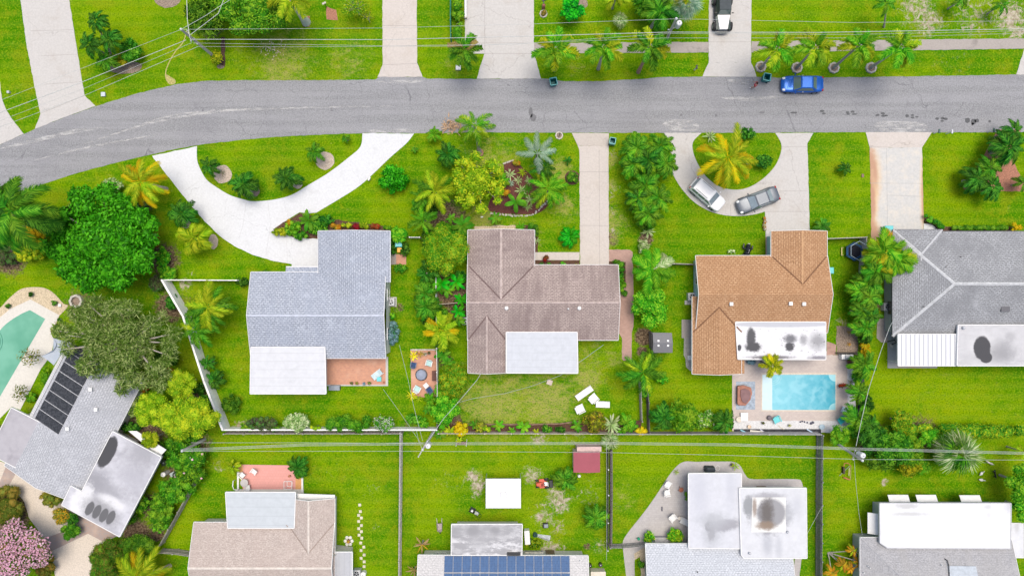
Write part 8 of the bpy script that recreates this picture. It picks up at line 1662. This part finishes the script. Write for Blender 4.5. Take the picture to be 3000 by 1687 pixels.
# ------------------------------------------------------------------ person and animals
def skin(name, J, E, m, parent=None, root=0, sub=1):
    me = bpy.data.meshes.new(name); me.from_pydata([j[:3] for j in J], E, []); me.update(); o = link(name, me, parent, [m])
    md = o.modifiers.new('skin','SKIN'); me.skin_vertices.new() if not me.skin_vertices else None
    for i, j in enumerate(J): me.skin_vertices[0].data[i].radius = (j[3], j[3] if len(j) < 5 else j[4])
    me.skin_vertices[0].data[root].use_root = True; s_ = o.modifiers.new('s','SUBSURF'); s_.levels = s_.render_levels = sub; md.use_smooth_shade = True
    return o
SKINM = plain('skin', (.35,.2,.14), .6, var=.04); SHIRT = plain('dark red shirt',(.34,.012,.045),.9,var=.1); SHORT = plain('pale shorts',(.5,.48,.47),.9); HAIR = plain('dark brown hair',(.03,.018,.012),.8)
e = empty('person', (0,0,0), 'person in dark red top and pale shorts walking on the road by the blue car', 'person')
J = [(0,0,.95,.13,.1),(0,0,1.18,.13,.1),(0,0,1.4,.15,.1),(.02,0,1.5,.055),(.03,0,1.6,.075,.085),(.04,0,1.7,.07,.08),
 (0,.1,.88,.085),(.12,.1,.5,.06),(.02,.1,.1,.04),(.17,.1,.04,.035),(0,-.1,.88,.085),(.02,-.1,.5,.06),(-.24,-.1,.14,.04),(-.12,-.1,.04,.035),
 (0,.19,1.4,.055),(-.06,.24,1.12,.042),(.08,.26,.9,.03),(.12,.26,.84,.03),(0,-.19,1.4,.055),(.04,-.25,1.14,.042),(.24,-.26,1.0,.03),(.3,-.26,.96,.03)]
E_ = [(0,1),(1,2),(2,3),(3,4),(4,5),(0,6),(6,7),(7,8),(8,9),(0,10),(10,11),(11,12),(12,13),(2,14),(14,15),(15,16),(16,17),(2,18),(18,19),(19,20),(20,21)]
body = skin('body', J, E_, SKINM, e)
for (hx_, hy_, hz_, s) in ((.12,.26,.84,1),(.3,-.26,.96,-1)):
    hb = MB()
    for k,(dy,l_) in enumerate(((-.03,.07),(-.01,.08),(.01,.075),(.03,.06))): hb.tube([(hx_,hy_+dy,hz_),(hx_+.03,hy_+dy,hz_-.04),(hx_+.03,hy_+dy,hz_-.04-l_*.6)],[.009,.008,.006],6)
    hb.tube([(hx_,hy_-s*.03,hz_+.02),(hx_+.04,hy_-s*.05,hz_)],[.01,.008],6); hb.build('hand', SKINM, e, uv=False)
skin('shirt', [(0,0,.98,.2,.15),(0,0,1.2,.2,.15),(0,0,1.42,.2,.14),(0,.19,1.42,.09),(-.04,.23,1.2,.06),(0,-.19,1.42,.075),(.03,-.24,1.22,.06)], [(0,1),(1,2),(2,3),(3,4),(2,5),(5,6)], SHIRT, e)
skin('shorts', [(0,0,.97,.16,.13),(0,.1,.85,.105),(.08,.1,.58,.085),(0,-.1,.85,.105),(.02,-.1,.58,.085)], [(0,1),(1,2),(0,3),(3,4)], SHORT, e)
MB().ball((.015,0,1.70),.105,14,sx=1.1,sy=.92,sz=.9).build('hair', HAIR, e, smooth=True, uv=False)
for s in (1,-1):
    MB().ball((.105,s*.03,1.62),.012,6).build('eye', DARK, e, uv=False); MB().ball((.03,s*.085,1.61),.022,6,sy=.4).build('ear', SKINM, e, uv=False)
MB().ball((.12,0,1.59),.016,6).build('nose', SKINM, e, uv=False); MB().box((.112,0,1.548),(.012,.045,.01)).build('mouth', plain('lips',(.3,.1,.08)), e, uv=False)
for (x,y) in ((.12,.1),(-.17,-.1)): MB().ball((x,y,.05),.07,10,sx=1.9,sy=.75,sz=.7).build('shoe', WHITE, e, smooth=True, uv=False)
place(e,2203,258,150,0,1.08)
def dog(label, m, m2, x, y, deg, s=1.0, turn=.3):
    e = empty('dog', (0,0,0), label, 'dog')
    J = [(0,0,.5,.1,.12),(.2,0,.5,.115,.14),(.38,0,.53,.09,.11),(.5,.05*turn,.66,.065),(.6,.12*turn,.74,.07),(.72,.2*turn,.7,.035),(-.22,0,.5,.1,.11),(-.36,0,.5,.08),(-.55,-.03,.42,.022),(-.72,-.03,.35,.014),
      (.33,.09,.4,.05),(.36,.09,.22,.03),(.33,.09,.03,.028),(.33,-.09,.4,.05),(.4,-.09,.22,.03),(.38,-.09,.03,.028),(-.3,.1,.38,.06),(-.24,.1,.28,.038),(-.38,.1,.17,.025),(-.33,.1,.03,.025),(-.3,-.1,.38,.06),(-.26,-.1,.28,.038),(-.42,-.1,.17,.025),(-.38,-.1,.03,.025)]
    E_ = [(0,1),(1,2),(2,3),(3,4),(4,5),(0,6),(6,7),(7,8),(8,9),(2,10),(10,11),(11,12),(2,13),(13,14),(14,15),(7,16),(16,17),(17,18),(18,19),(7,20),(20,21),(21,22),(22,23)]
    skin('body', J, E_, m, e)
    for k in (1,-1): MB().ball((.57,.12*turn+k*.06,.78),.045,8,sx=.5,sy=.7,sz=1.1).build('ear', m2, e, smooth=True, uv=False)
    MB().lathe((.44,.03*turn,.6),[(.085,0),(.09,.03),(.085,.05)],12).build('collar', WHITE, e, uv=False)
    place(e,x,y,deg,0,s)
dog('black dog with a pale collar standing on the bottom right lawn', plain('black fur',(.008,.008,.009),.7), plain('black fur',(.008,.008,.009)), 2908, 1386, 105, .85)
dog('white dog with brown patches on the bottom right lawn below the wires', plain('white and brown fur',(.5,.46,.44),.9,var=.2,sc=2), plain('brown fur',(.14,.08,.06),.9), 2893, 1353, 155, .85, -.3)
def bird(label, x, y, deg):
    e = empty('white_bird', (0,0,0), label, 'bird'); FE = plain('white feathers',(.62,.61,.58),.9,var=.06)
    MB().ball((0,0,.26),.14,14,sx=1.55,sy=.85,sz=.8).build('body', FE, e, smooth=True, uv=False) 
    MB().tube([(.12,0,.3),(.24,0,.4),(.3,0,.42),(.33,0,.4)],[.06,.04,.045,.03],8).build('neck', FE, e, smooth=True, uv=False)
    MB().tube([(.33,0,.4),(.4,0,.37),(.45,0,.31)],[.015,.01,.005],6).build('beak', YELLOWP, e, uv=False); MB().ball((-.2,0,.27),.06,8,sx=1.6,sz=.4).build('tail', FE, e, uv=False)
    for s in (1,-1): MB().tube([(0,s*.05,.2),(.02,s*.05,.1),(0,s*.05,0.0),(.06,s*.05,0.0)],.008,5).build('leg', YELLOWP, e, uv=False); MB().ball((-.02,s*.1,.28),.11,10,sx=1.6,sy=.3,sz=.6).build('wing', FE, e, uv=False)
    place(e,x,y,deg,0,1.0)
bird('white bird looking up-right, upper of the pair on the bottom right lawn', 2871,1384,50); bird('white bird facing right, lower of the pair on the bottom right lawn', 2871,1403,-8)
